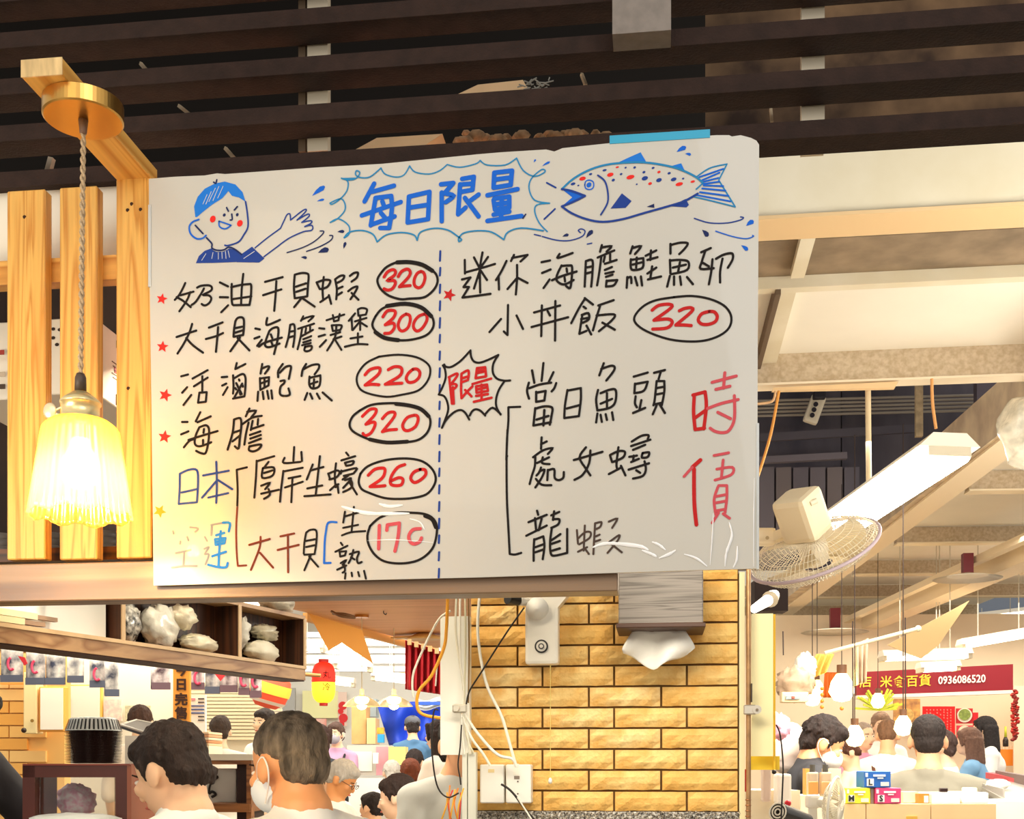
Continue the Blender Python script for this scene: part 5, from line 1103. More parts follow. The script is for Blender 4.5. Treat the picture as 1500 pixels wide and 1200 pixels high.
blobbag('plastic_bag', shp(.19, .042, zf + .035), (.04, .12, .035), M('#f3ecd6', .35, bump=.5, bscale=20), 'long cream bag lying low in the right compartment of the cabinet', seed=15, amp=.25)
blobbag('plastic_bag', shp(.17, .042, zf + .098), (.036, .08, .026), M('#cfc6ac', .3, var=.3, vscale=20, bump=.6, bscale=25), 'grey-beige knotted bag on top in the right compartment', seed=16, amp=.35)
blobbag('plastic_bag', shp(.32, .04, zf + .085), (.034, .04, .05), PB, 'white bag standing against the divider in the right compartment', seed=17, amp=.35)
blobbag('plastic_bag', shp(.10, .045, zt_ + .03), (.05, .09, .032), M('#dcd3c0', .3, var=.35, vscale=25, bump=.6, bscale=25), 'clear crumpled bag lying on top of the cabinet end', seed=18, amp=.35)
b = MB(); shbox(b, .93, 1.9, .035, .082, zf + .001, zf + .14)
b.build('paper_ream', M('#f4f3ec', .6), None, 'stack of white paper bags filling the left compartment of the cabinet', 'paper')
for k, (t0, dd, zz, col) in enumerate([(1.25, .012, .012, '#efe2b4'), (1.2, .02, .030, '#f1e6bd')]):
    b = MB(); b.bar(shp(t0, dd, zf + zz), shp(t0 + .75, dd + .015, zf + zz), .02, .015); o = b.build('packet', M(col, .5), None, ['lower long cream packet of skewers at the front of the cabinet', 'upper long cream packet of skewers at the front of the cabinet'][k], 'packet', 'packets of skewers')
    b = MB(); b.bar(shp(t0 - .07, dd, zf + zz), shp(t0 + .002, dd, zf + zz), .014, .010); b.build('brown_tip', M('#a88a72', .6), o)
# ================================================================ room behind, left
WALLY = M('#f3c070', .6, var=.1, vscale=3)
b = MB(); b.box(C(-2.87, 5.7, .0), (1.5, .08, 3.1), rz=YAW); lw = b.build('wall_left', WALLY, kind='structure')
random.seed(21)
# yellow tiles on the part of the wall in view
tw = .17; th_ = .052
for r in range(15):
    z_ = -.22 + r * (th_ + .006)
    for c_ in range(-1, 5):
        x_ = -2.9 + c_ * (tw + .006) + (r % 2) * .088
        if x_ > -2.3: continue
        b = MB(); b.box(C(x_ + tw / 2, 5.65, z_ + th_ / 2), (tw, .016 + random.uniform(0, .006), th_), rz=YAW)
        b.build('tile', M(['#eeb35c', '#f1bd6c', '#eaa94e', '#f4c67c'][random.randrange(4)], .5), lw)
b = MB(); b.box(C(-3.35, 8.9, .2), (3.0, .08, 3.4), rz=YAW); b.build('wall_back', M('#f8efd8', .7, var=.04, vscale=2), kind='structure')
for k in range(16):
    b = MB(); b.box(PD(345, 1004 + 5.2 * k, 8.8), (.68, .05, .019), rz=YAW); b.build('trim_6', M('#f3e3bd', .6), kind='structure')
b = MB(); b.box(C(-1.6, 11.6, 1.72), (5.4, 7.6, .04), rz=YAW); b.build('ceiling_rear', M('#eceae2', .7), kind='structure')
b = MB(); b.box(C(1.0, 15.5, .5), (9, .1, 4.6), rz=YAW); b.build('wall_rear', M('#f1efe6', .7, var=.06, vscale=1), kind='structure')
# electrical boxes, posters
def pxb(name, x0, y0, x1, y1, d, m, lab, cat, th=.02, ch=0, parent=None, grp=None):
    b = MB()
    if ch:
        a, c = PD(x0, y0, d), PD(x1, y1, d); b.cbox((a + c) / 2 + FV * th / 2, ((x1 - x0) / FPX * d, th, (y1 - y0) / FPX * d), ch, rz=YAW)
    else: boxpx(b, x0, y0, x1, y1, d, th)
    return b.build(name, m, parent, lab, cat, grp)
eb = pxb('breaker_box', 34, 985, 54, 1075, 5.5, M('#f8e2a8', .5), 'narrow cream breaker box on the yellow tiled wall', 'box', .08, .004)
b = MB(); b.cyl(PD(47, 1056, 5.49), PD(47, 1056, 5.48), .008, n=10); b.build('lock', M('#8a6a2a', .4), eb)
b = MB(); b.ell(PD(35, 1070, 5.46), .012, n=10, m=8); b.build('knob', M('#2a1a14', .4), eb)
nb = pxb('notice_board', 57, 1006, 95, 1072, 5.5, M('#f0a848', .5), 'white notice in an orange frame beside the breaker box', 'notice', .05, .004)
pxb('sheet', 59, 1008, 92, 1069, 5.495, M('#fbf5e6', .6), None, None, .006, 0, nb)
nb2 = pxb('notice_board', 99, 1003, 149, 1056, 8.8, M('#f6c860', .5), 'larger cream notice with a red mark on its left edge', 'notice', .04, .004)
pxb('sheet', 102, 1005, 146, 1053, 8.79, M('#fdf6de', .6), None, None, .006, 0, nb2)
pxb('red_mark', 97.5, 1022, 103, 1047, 8.78, M('#e84830', .6), None, None, .006, 0, nb2)
pxb('flyer', 152, 1025, 178, 1056, 8.8, M('#f6cfc0', .6, var=.5, vscale=30, hex2='#f8f0d8'), 'pink and cream flower flyer on the wall left of the orange sign', 'flyer')
pxb('flyer', 0, 1000, 33, 1003, 5.6, M('#f2a04a', .6), 'thin orange strip on the wall at the left edge', 'strip')
pxb('menu_strip', 183, 1034, 220, 1056, 8.7, M('#f6ecc0', .6, var=.3, vscale=40), 'yellowish menu sheet left of the orange vertical sign', 'menu')
# noren flags with white wave pattern on dark blue
FL = M('#f2ede6', .7, var=1, vscale=16, hex2='#3c4157')
FL2 = M('#f2e6e6', .7, var=1, vscale=18, hex2='#4a3440')
for k, (x0, x1, y0, y1, m_, pk) in enumerate([(0, 33, 950, 999, FL, 1), (37, 66, 955, 1003, FL, 1), (66, 95, 960, 1003, FL, 0), (99, 123, 965, 1000, M('#f3efe4', .7, var=.7, vscale=18, hex2='#8a8a94'), 0), (131, 154, 972, 1007, FL, 1), (154, 175, 975, 1020, FL, 0), (222, 250, 980, 1010, FL2, 0), (280, 300, 980, 1010, FL2, 1), (300, 322, 980, 1016, FL, 0), (322, 348, 980, 1014, FL2, 0), (349, 366, 978, 1018, FL2, 1), (366, 383, 978, 1022, FL2, 1)]):
    ordn = ['leftmost', 'second', 'third', 'fourth', 'fifth', 'sixth', 'seventh', 'eighth', 'ninth', 'tenth', 'eleventh', 'rightmost'][k]
    d_ = 5.2
    a, c = PD(x0, y0 - 4, d_), PD(x1 - .5, y1, d_)
    mb = MB(); wv = random.uniform(0, 6)
    pa, pb, pc_, pd_ = PD(x0, y0 - 4, d_), PD(x1 - .5, y0 - 4, d_), PD(x1 - .5, y1, d_), PD(x0, y1, d_)
    mb.grid(lambda u, v: (pa * (1 - u) + pb * u) * (1 - v) + (pd_ * (1 - u) + pc_ * u) * v + FV * .012 * math.sin(u * 7 + wv), 12, 6)
    o = mb.build('curtain_flag', m_, None, ordn + ' patterned cloth flag in the row hanging under the cabinet', 'flag', 'wave-patterned flags under the cabinet'); solidify(o, .003)
    b = MB(); boxpx(b, x0, y1 - 10, x1 - .5, y1 + .4, d_ - .02, .004); b.build('hem', M('#565b6e' if m_ is not FL2 else '#6e5560', .7), o)
    if pk:
        xm = (x0 + x1) / 2; b = MB(); b.tube([PD(xm + 5 * math.cos(t), (y0 + y1) / 2 - 2 + 9 * math.sin(t), d_ - .025) for t in [3.3 + i * .6 for i in range(-4, 3)]], .006, 6); b.build('pink_emblem', M('#d8486a', .6), o)
b = MB(); b.prism([PD(310, 982, 5.12), PD(336, 982, 5.12), PD(323, 998, 5.12)], FV * .004); b.build('red_pennant', M('#e0323a', .6), None, 'small red triangular pennant over the patterned flags', 'flag')
b = MB(); b.prism([PD(26, 961, 5.1), PD(36, 963, 5.1), PD(40, 972, 5.1), PD(36, 975, 5.1)], FV * .004); b.build('red_ribbon', M('#c02430', .6), None, 'dark red ribbon between the two leftmost flags', 'ribbon')
b = MB(); b.cyl(PD(-40, 948, 5.22), PD(470, 990, 5.22), .008, n=8); b.build('curtain_rod', M('#b88a50', .5), None, 'thin rod the patterned flags hang from', 'rod')
# orange vertical sign
os_ = pxb('vertical_sign', 253.5, 968, 278, 1058.5, 4.9, M('#f2a040', .5), 'orange vertical sign with bold dark brown characters under the cabinet', 'sign')
for ch, y in (('今', 983), ('日', 1004), ('完', 1026), ('售', 1046)):
    text(ch, .052, PD(265.5, y, 4.895), RV, UZ, M('#3a1c0e', .5), os_, 'character', bold=.0022)
nt_ = pxb('price_list', 279, 1018, 301, 1072, 5.0, M('#f6f4ea', .6), 'white list with dark and blue lines right of the orange vertical sign', 'notice')
for k in range(7):
    pxb('blue_line' if k in (2, 3, 4) else 'dark_line', 279 if k in (2, 3, 4) else 290, 1023 + k * 5.2, 299, 1024.6 + k * 5.2, 4.996, M('#2a4f96' if k in (2, 3, 4) else '#3a3640', .6), None, None, .003, 0, nt_)
pxb('pink_mark', 280, 1023, 286, 1026, 4.996, M('#e890a0', .6), None, None, .003, 0, nt_)
# lanterns
ln1 = thing('paper_lantern', PD(400, 1030, 5.6), 'orange-red lantern with yellow bands right of the patterned flags', 'lantern')
q = PD(396, 1010, 5.6)
b = MB(); b.lathe([(0, -.09), (.05, -.085), (.085, -.05), (.095, 0), (.085, .05), (.05, .085), (0, .09)], q, 28, axis=(.3, 0, 1)); b.build('body', M('#e8583a', .5, emit=.25), ln1)
b = MB(); b.lathe([(.0955, -.02), (.097, .0), (.0945, .03)], q, 28, axis=(.3, 0, 1)); b.build('yellow_band', M('#f8c040', .5, emit=.5), ln1)
b = MB(); b.lathe([(.078, -.066), (.09, -.05)], q, 28, axis=(.3, 0, 1)); b.build('white_band', M('#f8e8d8', .5), ln1)
q = PD(474, 1000, 6.4); ln2 = thing('paper_lantern', PD(474, 1030, 6.4), 'oval lantern, red above and yellow below, with two dark characters', 'lantern')
def lz(h): return .062 * math.sqrt(max(0, 1 - (h / .115) ** 4))
b = MB(); b.lathe([(lz(h) * (1 + .03 * (i % 2)), h) for i, h in enumerate([.0 + .0096 * k for k in range(13)])], q, 24); b.build('red_half', M('#ee2a18', .5, emit=.7), ln2)
b = MB(); b.lathe([(lz(h) * (1 + .03 * (i % 2)), h) for i, h in enumerate([-.115 + .0096 * k for k in range(13)])], q, 24); b.build('yellow_half', M('#ffd630', .5, emit=1.1), ln2)
b = MB(); b.cyl(q + UZ * .11, q + UZ * .125, .028, n=16); b.cyl(q - UZ * .125, q - UZ * .11, .022, n=16); b.build('end_caps', M('#b01c14', .5), ln2)
for ch, dz in (('丸', .035), ('冷', -.03)): text(ch, .045, q + RV * .026 - FV * .064 + UZ * dz, (RV * .92 + FV * .3), UZ, M('#2a0806', .9), ln2, 'character')
# wooden ceiling of the next stall and things hanging from it
ZW = .90
CW = M('#e0a468', .5, var=.15, vscale=6, hex2='#cf9154', stretch=(.2, 3, 1))
pw = [PD(300, 1, 1)] 
def wpt(px, py): return plane_pt(px, py, CAMZ + ZW)
b = MB(); b.prism([wpt(300, 852), wpt(690, 850), wpt(700, 905), wpt(668, 938), wpt(640, 950), wpt(447, 897), wpt(330, 872)], (0, 0, .03)); b.build('ceiling_wood', CW, kind='structure')
b = MB(); b.bar(wpt(447, 899) - UZ * .02, wpt(640, 952) - UZ * .02, .03, .05); b.build('ceiling_edge', M('#e8b068', .5), None, 'orange wooden edge strip of the next stall ceiling', 'strip')
b = MB(); b.prism([PD(452, 899, 6.6), PD(530, 923, 6.6), PD(546, 972, 6.6), PD(520, 955, 6.6), PD(500, 941, 6.6), PD(485, 950, 6.6), PD(481, 953, 6.6)], FV * .02); b.build('orange_valance', M('#eeab4c', .6), None, 'orange fabric valance with a scalloped edge under the wooden ceiling', 'valance')
for px, py, d, lab in ((530, 903, 7.2, 'nearer brass-topped pendant with a glowing glass shade beyond the opening'), (577, 918, 7.9, 'farther brass-topped pendant with a glowing glass shade beyond the opening')):
    q = PD(px, py, d); t = thing('glass_pendant', PD(px, 1040, d), lab, 'lamp', 'pendants beyond the opening')
    k_ = d / FPX
    b = MB(); b.cyl(q + UZ * 6 * k_, q - UZ * 2 * k_, 10.5 * k_, n=24); b.build('canopy', M('#b87a30', .3, metal=.6), t)
    b = MB(); b.cyl(q, PD(px, 1010, d), .003, n=6); b.build('cord', M('#d8c8a0', .5), t)
    s_ = PD(px, 1030, d)
    b = MB(); b.lathe([(0, 20 * k_), (3 * k_, 20 * k_), (3.5 * k_, 11 * k_), (12 * k_, 8 * k_), (22 * k_, 2 * k_), (28 * k_, -5 * k_)], s_, 28); o = b.build('glass_shade', M('#f4d89a', .15, trans=.55, emit=.35), t)
    b = MB(); b.ell(s_ - UZ * 2 * k_, 8 * k_, n=14, m=10); b.build('bulb', M('#fff2c8', .3, emit=28, ecol='#ffdf9a'), t)
b = MB(); q = PD(562, 898, 7.0); b.tube([q + UZ * .02, q, q + RV * .012 - UZ * .01, q + RV * .016, ], .003, 5); b.build('ceiling_hook', M('#3a2a24', .4), None, 'small dark hook in the wooden ceiling between the pendants', 'hook')
b = MB(); b.tube([PD(486, 896, 6.6), PD(500, 903, 6.5), PD(520, 905, 6.5), PD(505, 900, 6.5), PD(488, 899, 6.6)], .008, 6); b.build('coiled_cable', M('#7a5a3c', .5), None, 'loop of dark cable on the orange ceiling edge', 'cable')
cf = thing('ceiling_fan', PD(620, 935, 8.2), 'tan ceiling fan under the wooden ceiling above the red curtain', 'fan')
b = MB(); q = PD(622, 933, 8.2); b.lathe([(0, 0), (.10, -.02), (.12, -.01), (.06, .02), (0, .03)], q, 24); b.build('motor', M('#d8a860', .4), cf)
for s_ in (-1, 1): b = MB(); b.bar(q, q + RV * .22 * s_ + FV * .1, .09, .01); b.build('blade', M('#e0b878', .5), cf)
b = MB(); b.box(q + UZ * .05, (.04, .04, .08)); b.build('mount', M('#4a2a1c', .5), cf)
# red curtain and blue tarp
def curtain(name, x0, y0, x1, y1, y0b, y1b, d, m, lab, folds, amp=.03):
    mb = MB()
    def f(u, v):
        yt = y0 + (y0b - y0) * u; yb = y1 + (y1b - y1) * u
        return PD(x0 + (x1 - x0) * u, yt + (yb - yt) * v, d + amp * math.sin(u * folds * 6.28 + v * .8))
    mb.grid(f, 50, 12); o = mb.build(name, m, None, lab, 'curtain'); solidify(o, .004); return o
curtain('red_curtain', 594, 938, 648, 1010, 955, 1018, 6.4, M('#c22430', .7), 'red pleated curtain hanging behind the hose loop', 6, .05)
for k in range(5): b = MB(); b.box(PD(600 + 10 * k, 941 + 3.2 * k, 6.33), (.02, .02, .03)); b.build('curtain_clip', M('#e8c890', .5), None, ['first', 'second', 'third', 'fourth', 'last'][k] + ' clip from the left on the red curtain', 'clip', 'clips on the red curtain')
mb = MB()
def tarp(u, v):
    x = 552 + 102 * u; yt = 1031 + 3 * math.sin(u * 9); yb = 1092 - 6 * u
    xx = x + v * 18 * (1 - u)
    return PD(xx, yt + (yb - yt) * v, 13.8 + .08 * math.sin(u * 14 + 3 * v) + .05 * math.cos(v * 7 + u * 5))
mb.grid(tarp, 40, 16); o = mb.build('blue_tarp', M('#2348c8', .5), None, 'bright blue tarpaulin draped behind the person in the cap', 'tarp'); solidify(o, .005)
b = MB()
b.grid(lambda u, v: PD(612 + 36 * u, 1024 + 14 * v + 3 * math.sin(u * 5), 13.2 + .06 * math.sin(v * 16)), 14, 16); o = b.build('striped_towel', M('#f2f4f6', .7), None, 'white towel with blue edges above the blue tarpaulin', 'towel'); solidify(o, .004)
b = MB(); boxpx(b, 612, 1028, 648, 1033, 13.05, .01); b.build('blue_stripe', M('#2c58b8', .6), o)
pxb('orange_drape', 560, 976, 594, 996, 13.5, M('#f08440', .7, var=.5, vscale=8, hex2='#f8d8b0'), 'orange and white drape left of the red curtain', 'drape', .05)
# back of the room: bright slatted ceiling lights, columns, shelves
for k, (y0, y1, col) in enumerate([(926, 934, '#b8bcc0'), (936, 946, '#e8ecec'), (950, 957, '#c0c4c8'), (960, 972, '#f2f4f2'), (976, 984, '#cfd2d2')]):
    b = MB(); boxpx(b, 440, y0, 660, y1, 13.0 - .3 * k, .1); b.build('ceiling_louver', M(col, .5), None, ['highest', 'second highest', 'middle', 'second lowest', 'lowest'][k] + ' pale horizontal ceiling strip seen past the orange valance', 'ceiling strip', 'pale ceiling strips beyond the opening')
for k, (x0, y0, x1, y1, d_) in enumerate([(478, 952, 540, 957, 11.8), (445, 947, 475, 950, 10.5), (490, 972, 545, 978, 9.2), (545, 990, 600, 996, 10.0), (470, 995, 520, 1001, 11.0)]):
    tube_light(PD(x0, y0, d_), PD(x1, y1, d_), .2, ['bright tube light below the scallops of the orange valance', 'small tube light at the left of the orange valance', 'tube light under the orange valance, second in height', 'tube light behind the farther glass pendant', 'lowest tube light beside the two-colour lantern'][k], 7, 'tube lights beyond the opening', tubes=1)
pxb('green_notice', 443, 1012, 495, 1052, 15.3, M('#f2f0b4', .6), 'pale yellow-green notice behind the two-colour lantern', 'notice')
pxb('red_poster', 360, 1053, 478, 1095, 15.3, M('#e04a3c', .6, var=.6, vscale=6, hex2='#f8d0c0'), 'red and pink poster behind the grey-haired man', 'poster')
fl = pxb('figure_poster', 495, 1014, 508, 1064, 15.3, M('#f2d8c8', .6), 'narrow poster with red blots left of the cardboard', 'poster')
for x, y, r in ((502, 1034, .03), (499, 1042, .02), (503, 1052, .032), (500, 1061, .022)):
    b = MB(); b.cyl(PD(x, y, 15.28), PD(x, y, 15.3), r * 1.8, n=12); b.build('red_blot', M('#e0282c', .6), fl)
pxb('cardboard_stack', 515, 1030, 536, 1090, 13.4, M('#e8b674', .7, var=.2, vscale=8), 'brown cardboard boxes stacked under the nearer pendant', 'boxes', .4)
pxb('cardboard_box', 537, 1052, 550, 1090, 13.3, M('#efc48a', .7), 'narrow cardboard box left of the blue tarpaulin', 'box', .4)
pxb('grey_cabinet', 538, 1024, 551, 1050, 13.9, M('#b8c8cc', .5), 'pale grey-blue cabinet left of the blue tarpaulin', 'cabinet', .3)
pxb('grey_door', 413, 1008, 432, 1052, 15.3, M('#b4b4b0', .5), 'grey door frame right of the orange-red lantern', 'door', .05)
pxb('blue_crate', 553, 1076, 562, 1088, 13.0, M('#2c9cd0', .5), 'small bright blue crate beside the tarpaulin edge', 'crate', .1)
pxb('fruit_crate', 552, 1066, 562, 1075, 13.0, M('#e8b030', .5, var=.4, vscale=30), 'small yellow crate above the blue crate', 'crate', .1)
ct = pxb('display_counter', 508, 1092, 570, 1136, 12.0, M('#d8d2c4', .4), 'low grey-white display counter with a pink end behind the diners', 'counter', .5)
pxb('glass_front', 512, 1101, 545, 1130, 11.98, M('#eef0e6', .2), None, None, .006, 0, ct)
pxb('pink_end', 551, 1094, 569, 1136, 11.97, M('#dfa0ac', .5), None, None, .01, 0, ct)
pxb('hand_gel', 546, 1103, 554, 1119, 11.8, M('#f6f8f8', .3), 'white dispenser bottle on the display counter', 'bottle', .05, .003)
pxb('yellow_carton', 569, 1094, 594, 1121, 11.6, M('#f2e08c', .6), 'pale yellow carton behind the person in the denim jacket', 'box', .3)
for k, (x0, x1) in enumerate(((380, 470), (490, 560), (560, 680))):
    pxb('white_table', x0, 1137 + 3 * k, x1, 1230, 11.4 - .1 * k, M('#f8f4ea', .5), ['white partition behind the grey-haired man', 'white partition behind the seated diners', 'white partition behind the person in the denim jacket'][k], 'partition', .04)
# wooden work table at right of the foreground man
tb = thing('work_table', PD(335, 1250, 4.2), 'wooden table with a pale top and a paper bag, between the two front men', 'table')
TW = wood('#a5672f', '#7a4519', 'X', 8, .5)
b = MB(); boxpx(b, 290, 1105, 370, 1114, 4.1, .5); b.build('table_top', M('#efe6cf', .4), tb)
b = MB(); boxpx(b, 292, 1114, 368, 1120, 4.12, .46); b.build('apron', TW, tb)
b = MB(); boxpx(b, 361, 1120, 368, 1300, 4.12, .05); b.build('leg', TW, tb)
b = MB(); boxpx(b, 347, 1120, 361, 1300, 4.2, .3); b.build('side_panel', M('#2c0f08', .6), tb)
b = MB(); boxpx(b, 300, 1178, 366, 1190, 4.11, .45); b.build('shelf_board', TW, tb)
pb = pxb('paper_bag', 296, 1126, 346, 1177, 4.3, M('#e2e0d8', .7, var=.1, vscale=6), 'grey-white paper bag with a black swirl under the work table top', 'bag', .1, .006)
b = MB(); b.tube([PD(311, 1141, 4.29), PD(315, 1137, 4.29), PD(318, 1139, 4.29), PD(313, 1142, 4.29)], .005, 6); b.tube([PD(318, 1139, 4.29), PD(308, 1150, 4.29), PD(306, 1163, 4.29)], .004, 6); b.tube([PD(306, 1163, 4.29), PD(311, 1160, 4.29), PD(316, 1164, 4.29), PD(310, 1168, 4.29)], .005, 6); b.build('black_swirl', M('#2a2624', .5), pb)
for k in range(5):
    pxb('folded_towel', 284, 1072 + 4.2 * k, 306, 1075.6 + 4.2 * k, 4.3, M(['#e8c8a8', '#d9a07a', '#e6d2b8', '#c98a60', '#e4c09a'][k], .7), ['topmost', 'second', 'middle', 'fourth', 'lowest'][k] + ' folded tan cloth in the small pile on the work table', 'cloth', .2, .002, None, 'folded cloths on the work table')
pxb('cloth_stand', 284, 1092.5, 306, 1105, 4.3, M('#e8dcc4', .6), 'cream block under the pile of folded cloths', 'block', .2)
# dark tray behind the front man
tr0 = thing('serving_tray', PD(210, 1066, 3.9), 'black slanting tray with a pale rim behind the dark-haired front man', 'tray')
b = MB(); b.prism([PD(177, 1062, 3.9), PD(200, 1055, 4.1), PD(262, 1068, 4.1), PD(238, 1078, 3.8), PD(217, 1075, 3.8)], (0, 0, -.012)); b.build('tray_bed', M('#241a18', .3), tr0)
b = MB(); b.tube([PD(177, 1062, 3.9), PD(200, 1055, 4.1), PD(262, 1068, 4.1), PD(238, 1078, 3.8), PD(217, 1075, 3.8), PD(177, 1062, 3.9)], .004, 6, curve=False); b.build('rim', M('#d8cfc0', .3), tr0)
pxb('tray_stand', 183, 1078, 262, 1220, 4.2, M('#f7efe0', .6), 'white stand under the black slanting tray', 'stand', .3)
# display case with stacked plates
dc = thing('display_case', PD(108, 1260, 3.3), 'dark brown glass-fronted display case in the lower left corner', 'case')
DB = M('#5a2318', .4, var=.2, vscale=10)
def dcb(x0, y0, x1, y1, th, nm, m=DB, d=3.3, ch=0):
    b = MB(); boxpx(b, x0, y0, x1, y1, d, th); return b.build(nm, m, dc)
dcb(33, 1119.5, 186, 1139, .045, 'top_rail'); dcb(33, 1119.5, 51, 1400, .045, 'left_stile'); dcb(169, 1139, 186, 1400, .045, 'right_stile')
dcb(33, 1119, 190, 1121.5, .42, 'top_board', M('#8a3a28', .35), 3.295)
b = MB(); b.hexa(PD(186, 1121, 3.3), PD(186, 1121, 3.3) + FV * .4, PD(186, 1400, 3.3) + FV * .4, PD(186, 1400, 3.3), RV * .012); b.build('side_panel', M('#9c5a40', .5), dc)
dcb(51, 1139, 60, 1400, .12, 'inner_frame', M('#7a3c28', .5), 3.345)
dcb(58, 1139, 168, 1400, .004, 'glass_front', M('#fdfdfa', .02, trans=1.0), 3.33)
blobbag('flower_cloth', PD(112, 1174, 3.5), (.055, .05, .05), M('#fff2fa', .6, var=.5, vscale=60, hex2='#f0a8cc'), 'pale pink flowered cloth inside the display case', 'cloth', seed=31, amp=.25)
blobbag('white_cloth', PD(110, 1203, 3.26), (.14, .05, .022), M('#eef0ea', .6), 'white cloth lying along the bottom front of the display case', 'cloth', seed=32, amp=.2)
cx_, dd_ = 137, 3.48
pcx = PD(cx_, 1100, dd_)
npl = 22
for k in range(npl):
    b = MB(); jx = random.uniform(-.0012, .0012); r_ = .078 + .00012 * k
    b.lathe([(0, 0), (.05, 0), (r_ - .004, .0028), (r_, .0036), (r_ - .001, .0046), (.05, .002), (0, .002)], (pcx.x + jx, pcx.y, CAMZ + (HY - 1119) / FPX * 3.3 + .001 + k * .0043), 40)
    b.build('plate', M('#2a120c', .25), None, ['lowest', 'second', 'third', 'fourth', 'fifth', 'sixth', 'seventh', 'eighth', 'ninth', 'tenth', 'eleventh', 'twelfth', 'thirteenth', 'fourteenth', 'fifteenth', 'sixteenth', 'seventeenth', 'eighteenth', 'nineteenth', 'twentieth', 'twenty-first', 'topmost'][k] + ' dark lacquer plate in the stack on the display case', 'plate', 'stack of dark plates on the display case')
pz_ = CAMZ + (HY - 1119) / FPX * 3.3 + .001 + npl * .0043
b = MB(); b.lathe([(.078, 0), (.074, .004), (.064, .036), (.058, .038), (0, .038)], (pcx.x, pcx.y, pz_ + .0005), 96, ripple=.02, rn=32)
lid = b.build('ribbed_lid', M('#e8e8e2', .2, coat=.4), None, 'ribbed grey plastic lid upside down on the plate stack', 'lid')
b = MB()
for k in range(40):
    t = 2 * math.pi * k / 40; b.hexa(*[Vector((pcx.x + r * math.cos(t + w), pcx.y + r * math.sin(t + w), pz_ + h)) for r, h, w in ((.0785, .003, -.03), (.0785, .003, .03), (.068, .033, .03), (.068, .033, -.03))], (.0005 * math.cos(t), .0005 * math.sin(t), 0))
b.build('dark_ribs', M('#1c1a1a', .3), lid)
# ================================================================ right counter
cd = thing('cardboard_counter', PD(1330, 1220, 5.0), 'row of tan cardboard cartons forming a counter along the bottom right', 'boxes')
CB = M('#ecc896', .7, var=.1, vscale=4)
for x0, x1 in ((1236, 1268), (1269, 1363), (1364, 1459)):
    b = MB(); boxpx(b, x0, 1178, x1, 1330, 5.0, .25); b.build('carton', CB, cd)
b = MB(); boxpx(b, 1328, 1196, 1344, 1204, 4.995, .006); b.build('print', M('#d8a848', .6), cd)
def glovebox(x0, y0, x1, y1, d, col, letter, lab):
    t = thing('glove_box', PD((x0 + x1) / 2, y1, d), lab, 'box', 'glove boxes on the carton counter')
    b = MB(); a, c = PD(x0, y0, d), PD(x1, y1, d); b.cbox((a + c) / 2 + FV * .06, ((x1 - x0) / FPX * d, .12, (y1 - y0) / FPX * d), .002, rz=YAW); b.build('carton', M(col, .5), t)
    def lab_(u0, v0, u1, v1, m, nm):
        b = MB(); X = lambda u: x0 + (x1 - x0) * u; Y = lambda v: y0 + (y1 - y0) * v; boxpx(b, X(u0), Y(v0), X(u1), Y(v1), d - .0015, .002); b.build(nm, m, t)
    lab_(.10, .45, .36, .9, M('#fbf8f0', .5), 'size_label'); lab_(.62, .66, .93, .9, M('#f4ead8', .5), 'white_label')
    lab_(.34, .2, .8, .32, M('#f4f4f4', .5), 'print_line'); lab_(.5, .38, .72, .46, M('#e8e8e8', .5), 'print_line'); lab_(.05, .1, .14, .35, M('#dfe6f0', .5), 'leaf_mark')
    text(letter, .034, PD(x0 + (x1 - x0) * .23, y0 + (y1 - y0) * .68, d - .003), RV, UZ, M('#2a2a2a', .5), t, 'size_letter', bold=.001)
glovebox(1266, 1130, 1305, 1154, 5.0, '#2463b8', 'L', 'blue glove box with a white L label stacked on top of the others')
glovebox(1239, 1154.5, 1275, 1177.5, 5.0, '#f0e63a', 'M', 'yellow glove box with an M label, left in the lower row')
glovebox(1282, 1154.5, 1320, 1177.5, 5.0, '#dd3f78', 'S', 'pink glove box with an S label, right in the lower row')
pxb('grey_box_side', 1275.5, 1155, 1281.5, 1177.5, 5.02, M('#b9a9a0', .6), 'grey-brown box squeezed between the yellow and pink glove boxes', 'box', .1)
ob = pxb('orange_carton', 1323, 1160, 1346, 1176, 5.1, M('#f2cfae', .6), 'slim pale carton with an orange end beside the pink glove box', 'box', .1)
pxb('orange_end', 1346.5, 1163, 1361, 1178, 5.05, M('#f0762c', .5), None, None, .1, 0, ob)
pxb('white_patch', 1354, 1166, 1360, 1176, 5.045, M('#fbeee0', .5), None, None, .004, 0, ob)
pxb('towel_stack', 1365, 1162, 1407, 1177.5, 5.05, M('#fbf6ea', .6), 'left white carton on the counter end', 'box', .25, .006)
pxb('towel_stack', 1409, 1161, 1449, 1177.5, 5.05, M('#fdf8ee', .6), 'right white carton on the counter end', 'box', .25, .01)
pxb('soap_bar', 1416, 1154, 1432, 1161, 5.1, M('#f6dfae', .5), 'small cream block on the right white carton', 'block', .06, .004)
pxb('watch', 1377.5, 1154.5, 1389, 1161, 5.06, M('#2a1714', .4), 'small black object lying on the left white carton', 'gadget', .02, .003)
pxb('white_table', 1459, 1174, 1540, 1330, 5.1, M('#fbf6ec', .5), 'white cloth-covered counter at the bottom right corner', 'counter', .4)
sd_ = thing('steel_counter', PD(1450, 1180, 6.3), 'grey steel counter with a red edge at the right border', 'counter')
b = MB(); b.prism([PD(1420, 1143, 6.6), PD(1530, 1146, 6.6), PD(1560, 1175, 5.4), PD(1472, 1172, 5.4)], (0, 0, -.02)); b.build('steel_top', M('#b9b3aa', .3, metal=.5), sd_)
